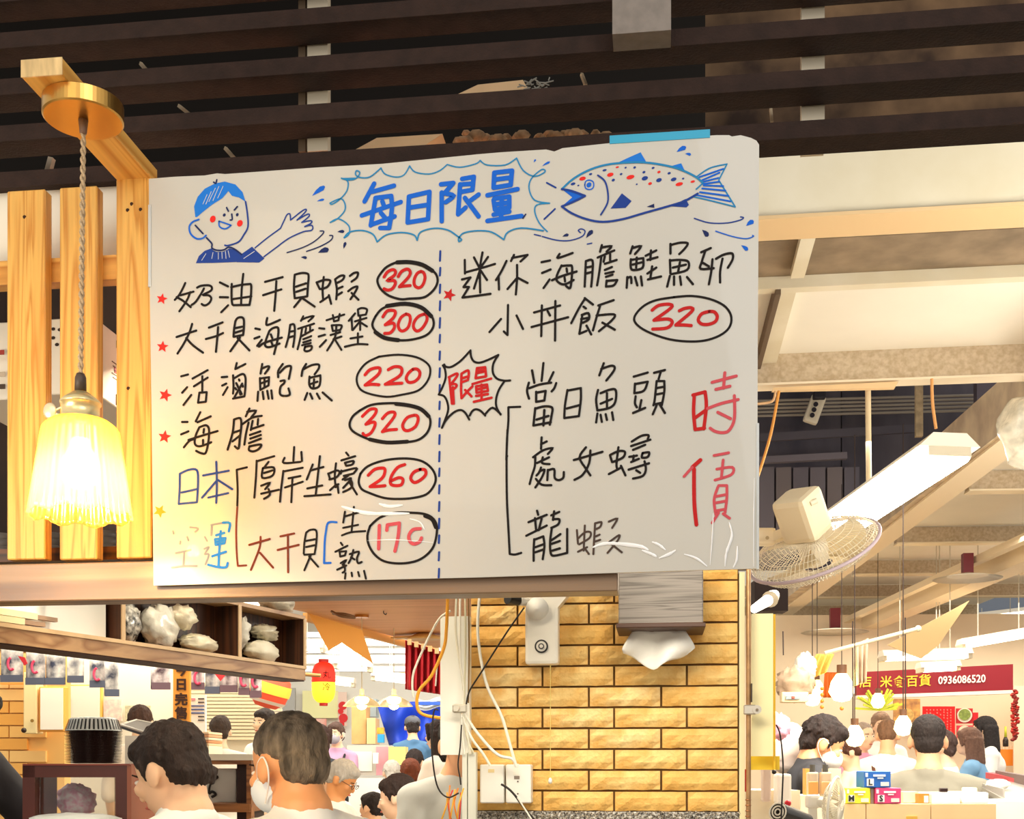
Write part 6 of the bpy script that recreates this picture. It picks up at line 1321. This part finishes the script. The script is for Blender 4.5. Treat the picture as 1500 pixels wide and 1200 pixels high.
b = MB(); b.prism([PD(1420, 1143, 6.6), PD(1472, 1156, 5.5), PD(1472, 1174, 5.5), PD(1420, 1160, 6.6)], FV * .02); b.build('front_plate', M('#a8a29c', .4), sd_)
b = MB(); b.bar(PD(1450, 1136, 7.0), PD(1525, 1152, 6.2), .05, .035); b.build('red_edge', M('#c2404a', .5), sd_)
b = MB(); b.bar(PD(1462, 1138, 6.9), PD(1525, 1150, 6.1), .03, .07); b.build('dark_back', M('#6e5a58', .5), sd_)
blobbag('white_cloth', PD(1462, 1149, 6.0), (.06, .05, .025), M('#fbfaf4', .6), 'white folded cloth on the steel counter', 'cloth', seed=41, amp=.2)
# left end of that counter: bottles, fan, black roll
for k, (x, lab) in enumerate(((1190, 'left clear bottle with a grey cap on the counter by the masked man'), (1209, 'right clear bottle with a grey cap on the counter by the masked man'))):
    t = thing('bottle', PD(x, 1170, 4.9), lab, 'bottle', 'clear bottles by the masked man'); q = PD(x, 1165, 4.9)
    b = MB(); b.cbox(q + UZ * .045, (.045, .035, .10), .008, rz=YAW); b.build('body', M('#f0dcc0', .15, trans=.4), t)
    b = MB(); b.cbox(q + UZ * .03 - FV * .018, (.04, .004, .05), .001, rz=YAW); b.build('label', M('#f2a858' if k == 0 else '#f4b878', .5), t)
    b = MB(); b.cyl(q + UZ * .095, q + UZ * .125, .012, n=12); b.build('cap', M('#5a5650', .4), t)
pxb('orange_block', 1180, 1126, 1187, 1165, 5.0, M('#f2ae54', .5), 'narrow orange carton left of the two clear bottles', 'box', .05)
pxb('napkin_box', 1213, 1126, 1232, 1160, 5.05, M('#f7dfb8', .5), 'cream box right of the two clear bottles', 'box', .1)
tf_ = thing('table_fan', PD(1215, 1200, 4.4), 'white table fan seen from its side at the bottom edge', 'fan'); q = PD(1222, 1178, 4.4)
fx2 = (RV * .85 - FV * .45 - UZ * .1).normalized(); a2 = UZ - fx2 * UZ.dot(fx2); a2.normalize(); b2 = fx2.cross(a2)
b = MB()
for k in range(56):
    t = 2 * math.pi * k / 56; e = a2 * math.cos(t) + b2 * math.sin(t)
    b.tube([q + e * .02 - fx2 * .035, q + e * .06 - fx2 * .03, q + e * .10], .0012, 4, curve=False); b.tube([q + e * .02 + fx2 * .03, q + e * .06 + fx2 * .026, q + e * .10], .0012, 4, curve=False)
for r in (.04, .06, .08): b.tube([q - fx2 * .035 * (1 - (r / .1) ** 3) + (a2 * math.cos(t) + b2 * math.sin(t)) * r for t in [k * .2618 for k in range(25)]], .0012, 4, curve=False)
b.build('cage', M('#efe8d6', .4), tf_)
b = MB(); b.tube([q + (a2 * math.cos(t) + b2 * math.sin(t)) * .1 for t in [k * .2618 for k in range(25)]], .005, 6, curve=False); b.build('rim', M('#f6f2e6', .4), tf_)
b = MB(); b.cyl(q - fx2 * .012, q + fx2 * .012, .09, n=30); b.build('blade_disc', M('#ead9b4', .5, trans=.3), tf_) if False else None
for k in range(4):
    t = k * 1.57; b = MB(); b.grid(lambda u, v: q + (a2 * math.cos(t + (v - .5) * 1.2) + b2 * math.sin(t + (v - .5) * 1.2)) * (.015 + .07 * u) + fx2 * (v - .5) * .03, 6, 6); o = b.build('blade', M('#ecdfc0', .4), tf_); solidify(o, .002)
b = MB(); b.cbox(q - fx2 * .08, (.05, .05, .05), .012, rz=YAW); b.cyl(q - fx2 * .06, q - fx2 * .03, .02, n=14); b.bar(q - fx2 * .08, q - fx2 * .08 - UZ * .35, .03, .03); b.build('motor_and_stand', M('#f4efe2', .4), tf_)
rl = thing('black_roll', PD(1150, 1195, 4.0), 'black cylinder with a white spiral end lying at the bottom edge', 'roll')
q = PD(1140, 1190, 4.0); q2 = PD(1180, 1204, 4.15)
b = MB(); b.cyl(q, q2, .034, .03, n=20); b.build('body', M('#1c1818', .25), rl)
b = MB(); dq = (q2 - q).normalized()
for r in (.03, .02, .01): b.tube([q - dq * .003 + (dq.orthogonal().normalized() * math.cos(t) + dq.cross(dq.orthogonal().normalized()) * math.sin(t)) * r for t in [k * .314 for k in range(21)]], .003, 5, curve=False)
b.build('spiral_end', M('#e8e0d0', .4), rl)
b = MB(); b.tube([PD(1137, 1062, 3.6), PD(1143, 1078, 3.6), PD(1147, 1120, 3.6), PD(1146, 1160, 3.6), PD(1144, 1204, 3.6)], .0025, 6); b.build('hanging_cable', M('#221a18', .4), None, 'thin black cable hanging down past the right of the yellow panel', 'cable')
pxb('white_pitcher', 1139, 1134, 1160, 1178, 4.6, M('#f6ecdf', .4), 'white plastic pitcher at the left of the masked man', 'pitcher', .08, .01)
pxb('clear_cup', 1118, 1110, 1130, 1175, 4.5, M('#f5dcc8', .3, trans=.3), 'tall translucent cup beside the conduit low on the right', 'cup', .05, .008)
b = MB(); b.ell(PD(1134, 1131, 4.45), .009, n=10, m=8); b.build('black_ball', M('#221a18', .4), None, 'small black ball left of the white pitcher', 'knob')
b = MB(); b.ell(PD(1154, 1177, 4.3), (.012, .01, .012), n=10, m=8); b.build('red_bow', M('#d8202c', .5), None, 'small red tag above the black cylinder', 'tag')
pxb('cream_crate', 1092, 1158, 1172, 1330, 4.7, M('#f6e3c0', .6), 'cream carton at the bottom left of the right counter', 'box', .3)
pxb('cream_box', 1173, 1166, 1236, 1330, 5.0, M('#f8ead0', .6), 'cream base box under the clear bottles', 'box', .3)
# ================================================================ people
def person(label, px, py, d, face, hs=1.0, hair='short', hc='#20150f', skin='#e8b48c', shirt='#e8e6e0', pants='#3a3a44', vox=.011, pitch=0.0, lean=0.0, sleeve=.5, mask=None, extra=None, hcvar=.3, glasses=False, arms=(0.25, 0.25), cap=None, sit=False, w=1.0, rise=0.0):
    """head centre at pixel (px, py), distance d; face = heading in degrees (0 = away from the camera, 90 = to the picture's left, 180 = towards the camera)"""
    hd = PD(px, py, d)
    base = Vector((hd.x, hd.y, 0))
    t = thing('person', base, label, 'person')
    a_ = YAW + face * D2R
    F = Vector((-math.sin(a_), math.cos(a_), 0)); R = Vector((math.cos(a_), math.sin(a_), 0))
    Hh = .118 * hs
    def L(x, y, z): return hd + R * x * hs + F * y * hs + UZ * z * hs
    pr = pitch * D2R
    def Hd(x, y, z):       # head-local with nod
        y2 = y * math.cos(pr) + z * math.sin(pr); z2 = -y * math.sin(pr) + z * math.cos(pr); return L(x, y2, z2)
    Rm = Matrix((R, F, UZ)).transposed()
    Hm = Rm @ Matrix.Rotation(-pr, 3, 'X')
    lo = lean
    nb = L(0, -.035 - .02, -.15 + rise); ch = L(0, -.05 - lo * .25, -.32 + rise); wa = L(0, -.05 - lo * .7, -.58); hp = L(0, -.04 - lo, -.78)
    sh = [L(s * .165 * w, -.05 - lo * .12, -.235 + rise) for s in (-1, 1)]
    b = MB()
    # head: skull, jaw, nose, brow, ears
    b.ell(Hd(0, -.012, .028), (.076 * hs, .094 * hs, .088 * hs), Hm, 20, 14)
    b.ell(Hd(0, .018, -.035), (.058 * hs, .066 * hs, .078 * hs), Hm, 18, 12)
    b.ell(Hd(0, .045, -.082), (.032 * hs, .03 * hs, .026 * hs), Hm, 12, 8)
    b.cap(Hd(0, .082, .008), Hd(0, .099, -.03), .008 * hs, .0125 * hs, 8)
    b.ell(Hd(0, .076, -.062), (.024 * hs, .014 * hs, .010 * hs), Hm, 10, 8)
    for s in (-1, 1):
        b.ell(Hd(s * .082, -.010, -.010), (.011 * hs, .022 * hs, .034 * hs), Hm @ Matrix.Rotation(.25, 3, 'X'), 12, 8)
        b.ell(Hd(s * .036, .066, -.02), (.026 * hs, .02 * hs, .022 * hs), Hm, 10, 8)
    b.cap(Hd(0, -.035, -.05), nb, .052 * hs, .058 * hs, 14)
    b.cap(nb, ch, .07 * hs, .12 * hs, 14)
    for s, S in zip((-1, 1), sh): b.cap(nb + UZ * -.02, S, .05 * hs, .055 * hs, 12)
    b.ell(ch, (.16 * hs * w, .105 * hs, .17 * hs), Rm, 18, 12); b.ell(wa, (.135 * hs * w, .10 * hs, .18 * hs), Rm, 18, 12); b.ell(hp, (.16 * hs * w, .115 * hs, .14 * hs), Rm, 18, 12)
    hands = []
    for i, (s, S) in enumerate(zip((-1, 1), sh)):
        f_ = arms[i]
        el = S + R * s * .05 * hs + F * math.sin(f_) * .27 * hs - UZ * math.cos(f_) * .28 * hs
        f2 = f_ * 1.9
        wr = el + F * math.sin(f2) * .25 * hs - UZ * math.cos(f2) * .25 * hs
        b.cap(S, el, .052 * hs, .039 * hs, 12); b.cap(el, wr, .038 * hs, .026 * hs, 12)
        dv = (wr - el).normalized(); hands.append((S, el, wr, dv, s))
        b.ell(wr + dv * .045 * hs, (.02 * hs, .036 * hs, .045 * hs), Rm, 10, 8)
        for k in range(4):
            p0 = wr + dv * .08 * hs + F * (k - 1.5) * .017 * hs; b.cap(p0, p0 + dv * (.055 - .008 * abs(k - 1.3)) * hs + R * -s * .012 * hs, .0088 * hs, .007 * hs, 6)
        b.cap(wr + dv * .03 * hs + F * .03 * hs, wr + dv * .075 * hs + F * .052 * hs, .011 * hs, .008 * hs, 6)
    fl_ = .0
    kz = max(.12, hd.z - 1.17 * hs)
    for s in (-1, 1):
        hj = hp + R * s * .085 * hs - UZ * .04 * hs
        if sit:
            kn = hj + F * .42 * hs; an = Vector((kn.x, kn.y, .09))
        else:
            an = Vector((hj.x, hj.y, .09)); kn = (hj + an) / 2 + F * .02
        b.cap(hj, kn, .085 * hs, .058 * hs, 12); b.cap(kn, an, .054 * hs, .036, 12); b.cap(an - UZ * .04, an + F * .15 - UZ * .05, .038, .03, 8)
    o = b.build('body', M(skin, .5, sub=.05), t); remesh(o, vox, 3)
    # shirt
    b = MB(); g = .013
    b.cap(nb - UZ * .035, ch, .072 * hs + g, .125 * hs + g, 16)
    for (S, el, wr, dv, s) in hands:
        b.cap(nb - UZ * .035, S, .054 * hs + g, .058 * hs + g, 12)
        e_ = S + (el - S) * min(1, sleeve * 2) if sleeve <= .5 else el
        b.cap(S, e_, .055 * hs + g, .043 * hs + g * 1.4, 12)
        if sleeve > .5: b.cap(el, el + (wr - el) * min(1, (sleeve - .5) * 2), .043 * hs + g, .030 * hs + g, 12)
    b.ell(ch, (.165 * hs * w + g, .11 * hs + g, .18 * hs), Rm, 20, 12); b.ell(wa, (.142 * hs * w + g, .108 * hs + g, .19 * hs), Rm, 20, 12); b.ell(hp + UZ * .04, (.163 * hs * w + g, .12 * hs + g, .11 * hs), Rm, 20, 12)
    o = b.build('shirt', M(shirt, .8, bump=.25, bscale=12), t); remesh(o, vox, 5, disp=.006, dscale=.07)
    # trousers
    b = MB(); b.ell(hp - UZ * .02, (.168 * hs * w, .122 * hs, .13 * hs), Rm, 16, 10)
    for s in (-1, 1):
        hj = hp + R * s * .085 * hs - UZ * .04 * hs
        if sit: kn = hj + F * .42 * hs; an = Vector((kn.x, kn.y, .12))
        else: an = Vector((hj.x, hj.y, .12)); kn = (hj + an) / 2 + F * .02
        b.cap(hj, kn, .096 * hs, .07 * hs, 12); b.cap(kn, an, .068 * hs, .055, 12)
    o = b.build('trousers', M(pants, .8), t); remesh(o, .02, 3)
    # hair
    HM = M(hc, .75, var=hcvar, vscale=40, bump=.9, bscale=90, stretch=(1, 1, .35))
    b = MB(); rr = random.Random(sum(ord(ch_) * (i_ + 1) for i_, ch_ in enumerate(label)))
    if hair in ('short', 'messy', 'crop'):
        k = 1.0 if hair != 'crop' else .955
        b.ell(Hd(0, -.022, .044), (.0845 * hs * k, .098 * hs * k, .088 * hs * k), Hm, 22, 14)
        b.ell(Hd(0, -.058, -.004), (.070 * hs * k, .058 * hs * k, .066 * hs), Hm, 18, 12)
        if hair == 'messy' or hair == 'short':
            b.ell(Hd(0, .028, .075), (.068 * hs, .058 * hs, .042 * hs), Hm, 14, 10)
        n_ = {'messy': 110, 'short': 60, 'crop': 0}[hair]
        for i in range(n_):
            th = rr.uniform(0, 6.283); ph = rr.uniform(.05, 1.75)
            dx, dy, dz = math.sin(ph) * math.cos(th), math.sin(ph) * math.sin(th), math.cos(ph)
            if dy > .25 and ph > 1.0: continue
            c1 = (dx * .078, -.022 + dy * .09, .044 + dz * .08)
            L_ = .016 if hair == 'short' else .026
            c2 = (c1[0] * 1.05 + dx * L_ * .5 + rr.uniform(-.008, .008), c1[1] + dy * L_ * .4 - .006 + rr.uniform(-.01, .01), c1[2] + dz * L_ * .5 - .022)
            b.cap(Hd(*c1), Hd(*c2), .013 * hs, .0035 * hs, 6)
        if hair != 'crop':
            for s in (-1, 1): b.cap(Hd(s * .076, .018, .03), Hd(s * .077, .014, -.012), .013 * hs, .006 * hs, 6)
            for i in range(14): x = (i - 6.5) * .009; b.cap(Hd(x, -.09, -.03), Hd(x * .9, -.082, -.062 + rr.uniform(-.006, .006)), .012 * hs, .004 * hs, 6)
    elif hair in ('long', 'bob', 'tail'):
        b.ell(Hd(0, -.02, .04), (.086 * hs, .100 * hs, .09 * hs), Hm, 22, 14)
        Ln = {'long': -.34, 'bob': -.14, 'tail': -.08}[hair]
        for i in range(22):
            th = math.pi * (.98 + 1.04 * i / 21); x = .078 * math.cos(th); y = -.02 + .085 * math.sin(th)
            p1 = L(x, y, .02); p2 = L(x * 1.12, y - .015, Ln * .5); p3 = L(x * .95 + rr.uniform(-.01, .01), y * .9 - .02, Ln + rr.uniform(-.025, .02))
            b.cap(p1, p2, .026 * hs, .026 * hs, 8); b.cap(p2, p3, .026 * hs, .010 * hs, 8)
        for s in (-1, 1): b.cap(Hd(s * .055, .055, .075), Hd(s * .080, .03, -.03), .022 * hs, .012 * hs, 8)
        if hair == 'tail': b.cap(L(0, -.11, .02), L(0, -.15, -.16), .026 * hs, .012 * hs, 8)
    o = b.build('hair', HM, t); remesh(o, vox * .62, 2, disp=.003, dscale=.012)
    # face
    for s in (-1, 1):
        b = MB(); b.ell(Hd(s * .032, .0755, .004), (.012 * hs, .007 * hs, .006 * hs), Hm, 10, 8); b.build('eye', M('#f2ece4', .3), t)
        b = MB(); b.ell(Hd(s * .032, .0815, .004), (.005 * hs, .0025 * hs, .005 * hs), Hm, 8, 6); b.build('iris', M('#22160f', .3), t)
        b = MB(); b.cap(Hd(s * .018, .0835, .024), Hd(s * .047, .074, .024), .003 * hs, .002 * hs, 6); b.build('eyebrow', M('#2a1c14', .7), t)
    if not mask:
        b = MB(); b.ell(Hd(0, .0885, -.061), (.019 * hs, .006 * hs, .0055 * hs), Hm, 12, 8); b.build('lips', M('#c46a5c', .4), t)
    else:
        b = MB(); b.ell(Hd(0, .04, -.045), (.064 * hs, .070 * hs, .058 * hs), Hm, 20, 14); o = b.build('face_mask', M(mask, .8, bump=.1, bscale=30), t)
        for s in (-1, 1):
            b = MB(); b.tube([Hd(s * .060, .04, -.022), Hd(s * .079, .01, .008), Hd(s * .088, -.022, .018), Hd(s * .089, -.034, -.01), Hd(s * .078, -.015, -.042), Hd(s * .058, .03, -.078)], .0022 * hs, 6); b.build('ear_loop', M('#fbf6ee', .7), t)
    if glasses:
        for s in (-1, 1):
            b = MB(); b.tube([Hd(s * .034 + .020 * math.cos(q_), .097, .002 + .015 * math.sin(q_)) for q_ in [k * .5236 for k in range(13)]], .0022 * hs, 5, curve=False); b.cap(Hd(s * .054, .095, .006), Hd(s * .084, -.01, .01), .002 * hs, .002 * hs, 5); b.build('glasses', M('#3a1c14', .3), t)
    if cap:
        b = MB(); b.ell(Hd(0, -.015, .06), (.091 * hs, .105 * hs, .075 * hs), Hm, 22, 14); b.build('cap', M(cap, .7), t)
        b = MB(); b.ell(Hd(0, .10, .045), (.065 * hs, .07 * hs, .008 * hs), Hm, 18, 8); b.build('cap_brim', M(cap, .7), t)
    if extra: extra(t, L, Hd, hs, R, F, nb, sh, ch, wa)
    return t
def strap(side, col, wdt=.012):
    def f(t, L, Hd, hs, R, F, nb, sh, ch, wa):
        s = side
        pts = [L(s * .10, .09, -.42), L(s * .105, .055, -.30), L(s * .10, -.0, -.205), L(s * .095, -.07, -.195), L(s * .085, -.15, -.25), L(s * .04, -.185, -.36), L(-s * .06, -.175, -.5)]
        pts = catmull(pts, 5); mb = MB(); vs = []
        for p in pts: vs += [p - R * wdt, p + R * wdt]
        mb.add(vs, [(2 * i, 2 * i + 1, 2 * i + 3, 2 * i + 2) for i in range(len(pts) - 1)], True)
        o = mb.build('bag_strap', M(col, .6), t); solidify(o, .006)
    return f
def backpack(col, col2='#e8c8cc'):
    def f(t, L, Hd, hs, R, F, nb, sh, ch, wa):
        Rm = Matrix((R, F, UZ)).transposed()
        b = MB(); b.cbox(L(0, -.22, -.44), (.25 * hs, .13 * hs, .36 * hs), .04, rot=Rm); o = b.build('backpack', M(col, .8, bump=.3, bscale=20), t)
        b = MB(); b.cbox(L(0, -.295, -.50), (.19 * hs, .03, .18 * hs), .012, rot=Rm); b.build('pocket', M(col, .8), o)
        for s in (-1, 1):
            b = MB(); b.tube([L(s * .09, -.17, -.27), L(s * .10, -.09, -.185), L(s * .11, -.0, -.20), L(s * .115, .065, -.30), L(s * .12, .05, -.5)], .012, 8); b.build('shoulder_strap', M(col, .8), o)
            b = MB(); b.tube([L(s * .06, -.298, -.3), L(s * .08, -.30, -.4), L(s * .07, -.31, -.55)], .006, 6); b.build('piping', M(col2, .6), o)
    return f
person('man with tousled dark brown hair and white shirt facing left, lower left foreground', 248, 1133, 3.2, 68, 1.05, 'short', '#33221a', '#f5c49c', '#eef0ea', vox=.0075, pitch=22, lean=.05, hcvar=.5, arms=(.4, .4), rise=.045)
person('grey-haired man with a white mask, white shirt and a grey shoulder strap, foreground', 421, 1124, 2.62, 52, .94, 'crop', '#8b7a66', '#eda670', '#f4f3ee', vox=.0075, pitch=14, lean=.04, mask='#eef2f4', extra=strap(1, '#5a5a54'), hcvar=.75, arms=(.4, .4), w=1.0, rise=.045)
def collar(t, L, Hd, hs, R, F, nb, sh, ch, wa):
    b = MB(); b.tube([L(.075 * math.cos(q), -.055 + .07 * math.sin(q), -.10) for q in [k * .5236 for k in range(13)]], .013, 8, curve=False); b.build('red_collar', M('#d02a22', .7), t)
    b = MB(); b.cyl(sh[1] - UZ * .19 * hs, sh[1] - UZ * .24 * hs, .052, n=14); b.build('blue_cuff', M('#7ac8d8', .7), t)
person('bending person in a black top with a red collar at the left edge', -52, 1050, 3.7, 262, 1.0, 'short', '#1c1410', '#efc09a', '#2a272c', pitch=30, lean=.1, extra=collar, arms=(.7, .5), w=1.25, rise=.08)
person('person in a grey hooded sweatshirt cut off by the white panel', 678, 1092, 4.6, 200, 1.05, 'short', '#1a1412', '#f0b488', '#c9cac4', sleeve=1.0, lean=.06, arms=(.2, .2), w=1.0, rise=.03)
person('young man in profile with swept-up dark brown hair, bottom edge left of the hoodie', 580, 1170, 6.3, 82, .98, 'messy', '#2e1c16', '#f2c8a8', '#f2f0ea', pitch=8, sit=True, arms=(.5, .5))
person('child with dark brown hair left of the young man in profile', 543, 1184, 7.7, 60, .8, 'short', '#261914', '#eebc94', '#f4f2ec', sit=True, arms=(.5, .5))
person('white-haired diner with dark glasses bending down', 502, 1143, 7.2, 255, .95, 'short', '#c4bdb2', '#e09a60', '#f4f0e6', glasses=True, pitch=30, sit=True, hcvar=.2, arms=(.6, .6))
person('diner with brown hair just left of the white-haired diner', 484, 1148, 8.7, 70, .8, 'short', '#4a2a1c', '#eab890', '#f6f4ee', sit=True, arms=(.5, .5))
person('woman in a lilac shirt with a grey mask and a black backpack', 491, 1076, 12.0, 165, .98, 'short', '#5a4034', '#f0c8a8', '#c79aba', mask='#a9a4ae', extra=backpack('#232326', '#c8c8c8'), arms=(.4, .4))
person('person with dark hair and a black top behind the grey-haired man', 470, 1083, 9.5, 330, .95, 'bob', '#3a2016', '#f0c8a4', '#2e3036', arms=(.2, .2))
person('person in a grey cap and denim-blue jacket with their back turned', 604, 1066, 12.6, 10, .95, 'short', '#2c2220', '#e8b890', '#4a7296', cap='#55565c', sleeve=1.0, arms=(.2, .2))
person('dark long-haired person in a white top right of the one in the cap', 641, 1078, 8.6, 60, .95, 'long', '#2e1e1a', '#f2c8a8', '#f6ede2', arms=(.3, .3))
person('diner with reddish brown hair behind the young man in profile', 601, 1134, 9.0, 10, .9, 'short', '#7a3a1c', '#f0c8a8', '#f4f0ec', sit=True, arms=(.5, .5))
person('diner with black hair just below the denim-blue jacket', 608, 1117, 10.2, 350, .88, 'short', '#2c1f1c', '#f0c8a8', '#f6f2ee', arms=(.5, .5))
person('grey-haired diner left of the reddish-haired one', 573, 1133, 10.85, 20, .92, 'short', '#cfc8bc', '#f0c8a8', '#f4f0ec', arms=(.5, .5), hcvar=.15)
person('person with brown hair behind the black tray', 206, 1060, 8.0, 10, .95, 'short', '#4e3428', '#f0c8a0', '#f4e8d4', arms=(.3, .3))
person('person with short dark hair behind the white price list', 323, 1072, 8.2, 10, .85, 'short', '#4a3a30', '#f4d4b0', '#f6f0e2', arms=(.3, .3))
person('person with dark hair between the orange-red lantern and the grey-haired man', 386, 1060, 8.6, 150, .85, 'short', '#33261e', '#f0caa4', '#f4efe6', arms=(.3, .3))
person('masked man with wavy dark hair and a black T-shirt at the right counter', 1207, 1091, 5.7, 262, 1.05, 'messy', '#271712', '#e8a878', '#35353a', pitch=26, lean=.10, mask='#f4f4f2', hcvar=.5, arms=(.4, .3), rise=.07)
person('man in a light grey T-shirt seen from behind at the right counter', 1359, 1086, 6.3, 345, 1.12, 'crop', '#2e2320', '#eab088', '#8b8576', hcvar=.4, w=1.3, arms=(.15, .15))
person('woman with very long straight black hair in a white blouse, right side', 1440, 1070, 10.8, 75, 1.02, 'long', '#1e1719', '#f6d0b4', '#f2efec', sleeve=1.0, arms=(.15, .15))
person('girl with long brown hair and a light blue jacket next to the black-haired woman', 1417, 1087, 9.6, 60, .95, 'long', '#7a5a4c', '#f4ccb0', '#7fb0dc', sleeve=1.0, extra=strap(1, '#2a2426', .008), arms=(.5, .5))
person('person with a burgundy backpack behind the grey T-shirt man', 1376, 1096, 7.6, 65, .9, 'short', '#4a3530', '#f0c8a8', '#f2e8e2', extra=backpack('#8a2c4a'), arms=(.2, .2))
person('balding customer with a tan crossbody strap behind the glove boxes', 1301, 1079, 8.6, 335, .95, 'crop', '#8a6448', '#f0bc90', '#fbf4ec', extra=strap(-1, '#6a4030'), pitch=22, hcvar=.4, arms=(.3, .3))
person('customer in a pink top left of the balding customer', 1266, 1080, 9.0, 200, .9, 'crop', '#a89484', '#f2c8a4', '#e89ab8', hcvar=.3, arms=(.3, .3))
person('customer with grey-brown hair above the balding customer', 1291, 1064, 9.8, 175, .92, 'short', '#9a7a62', '#f0c4a0', '#f6ece4', arms=(.3, .3), hcvar=.3)
person('customer with brown hair bowed beside the masked man', 1239, 1104, 7.8, 100, .85, 'short', '#5e3626', '#f2c8a4', '#fbe9cf', pitch=30, sleeve=1.0, arms=(.6, .6))
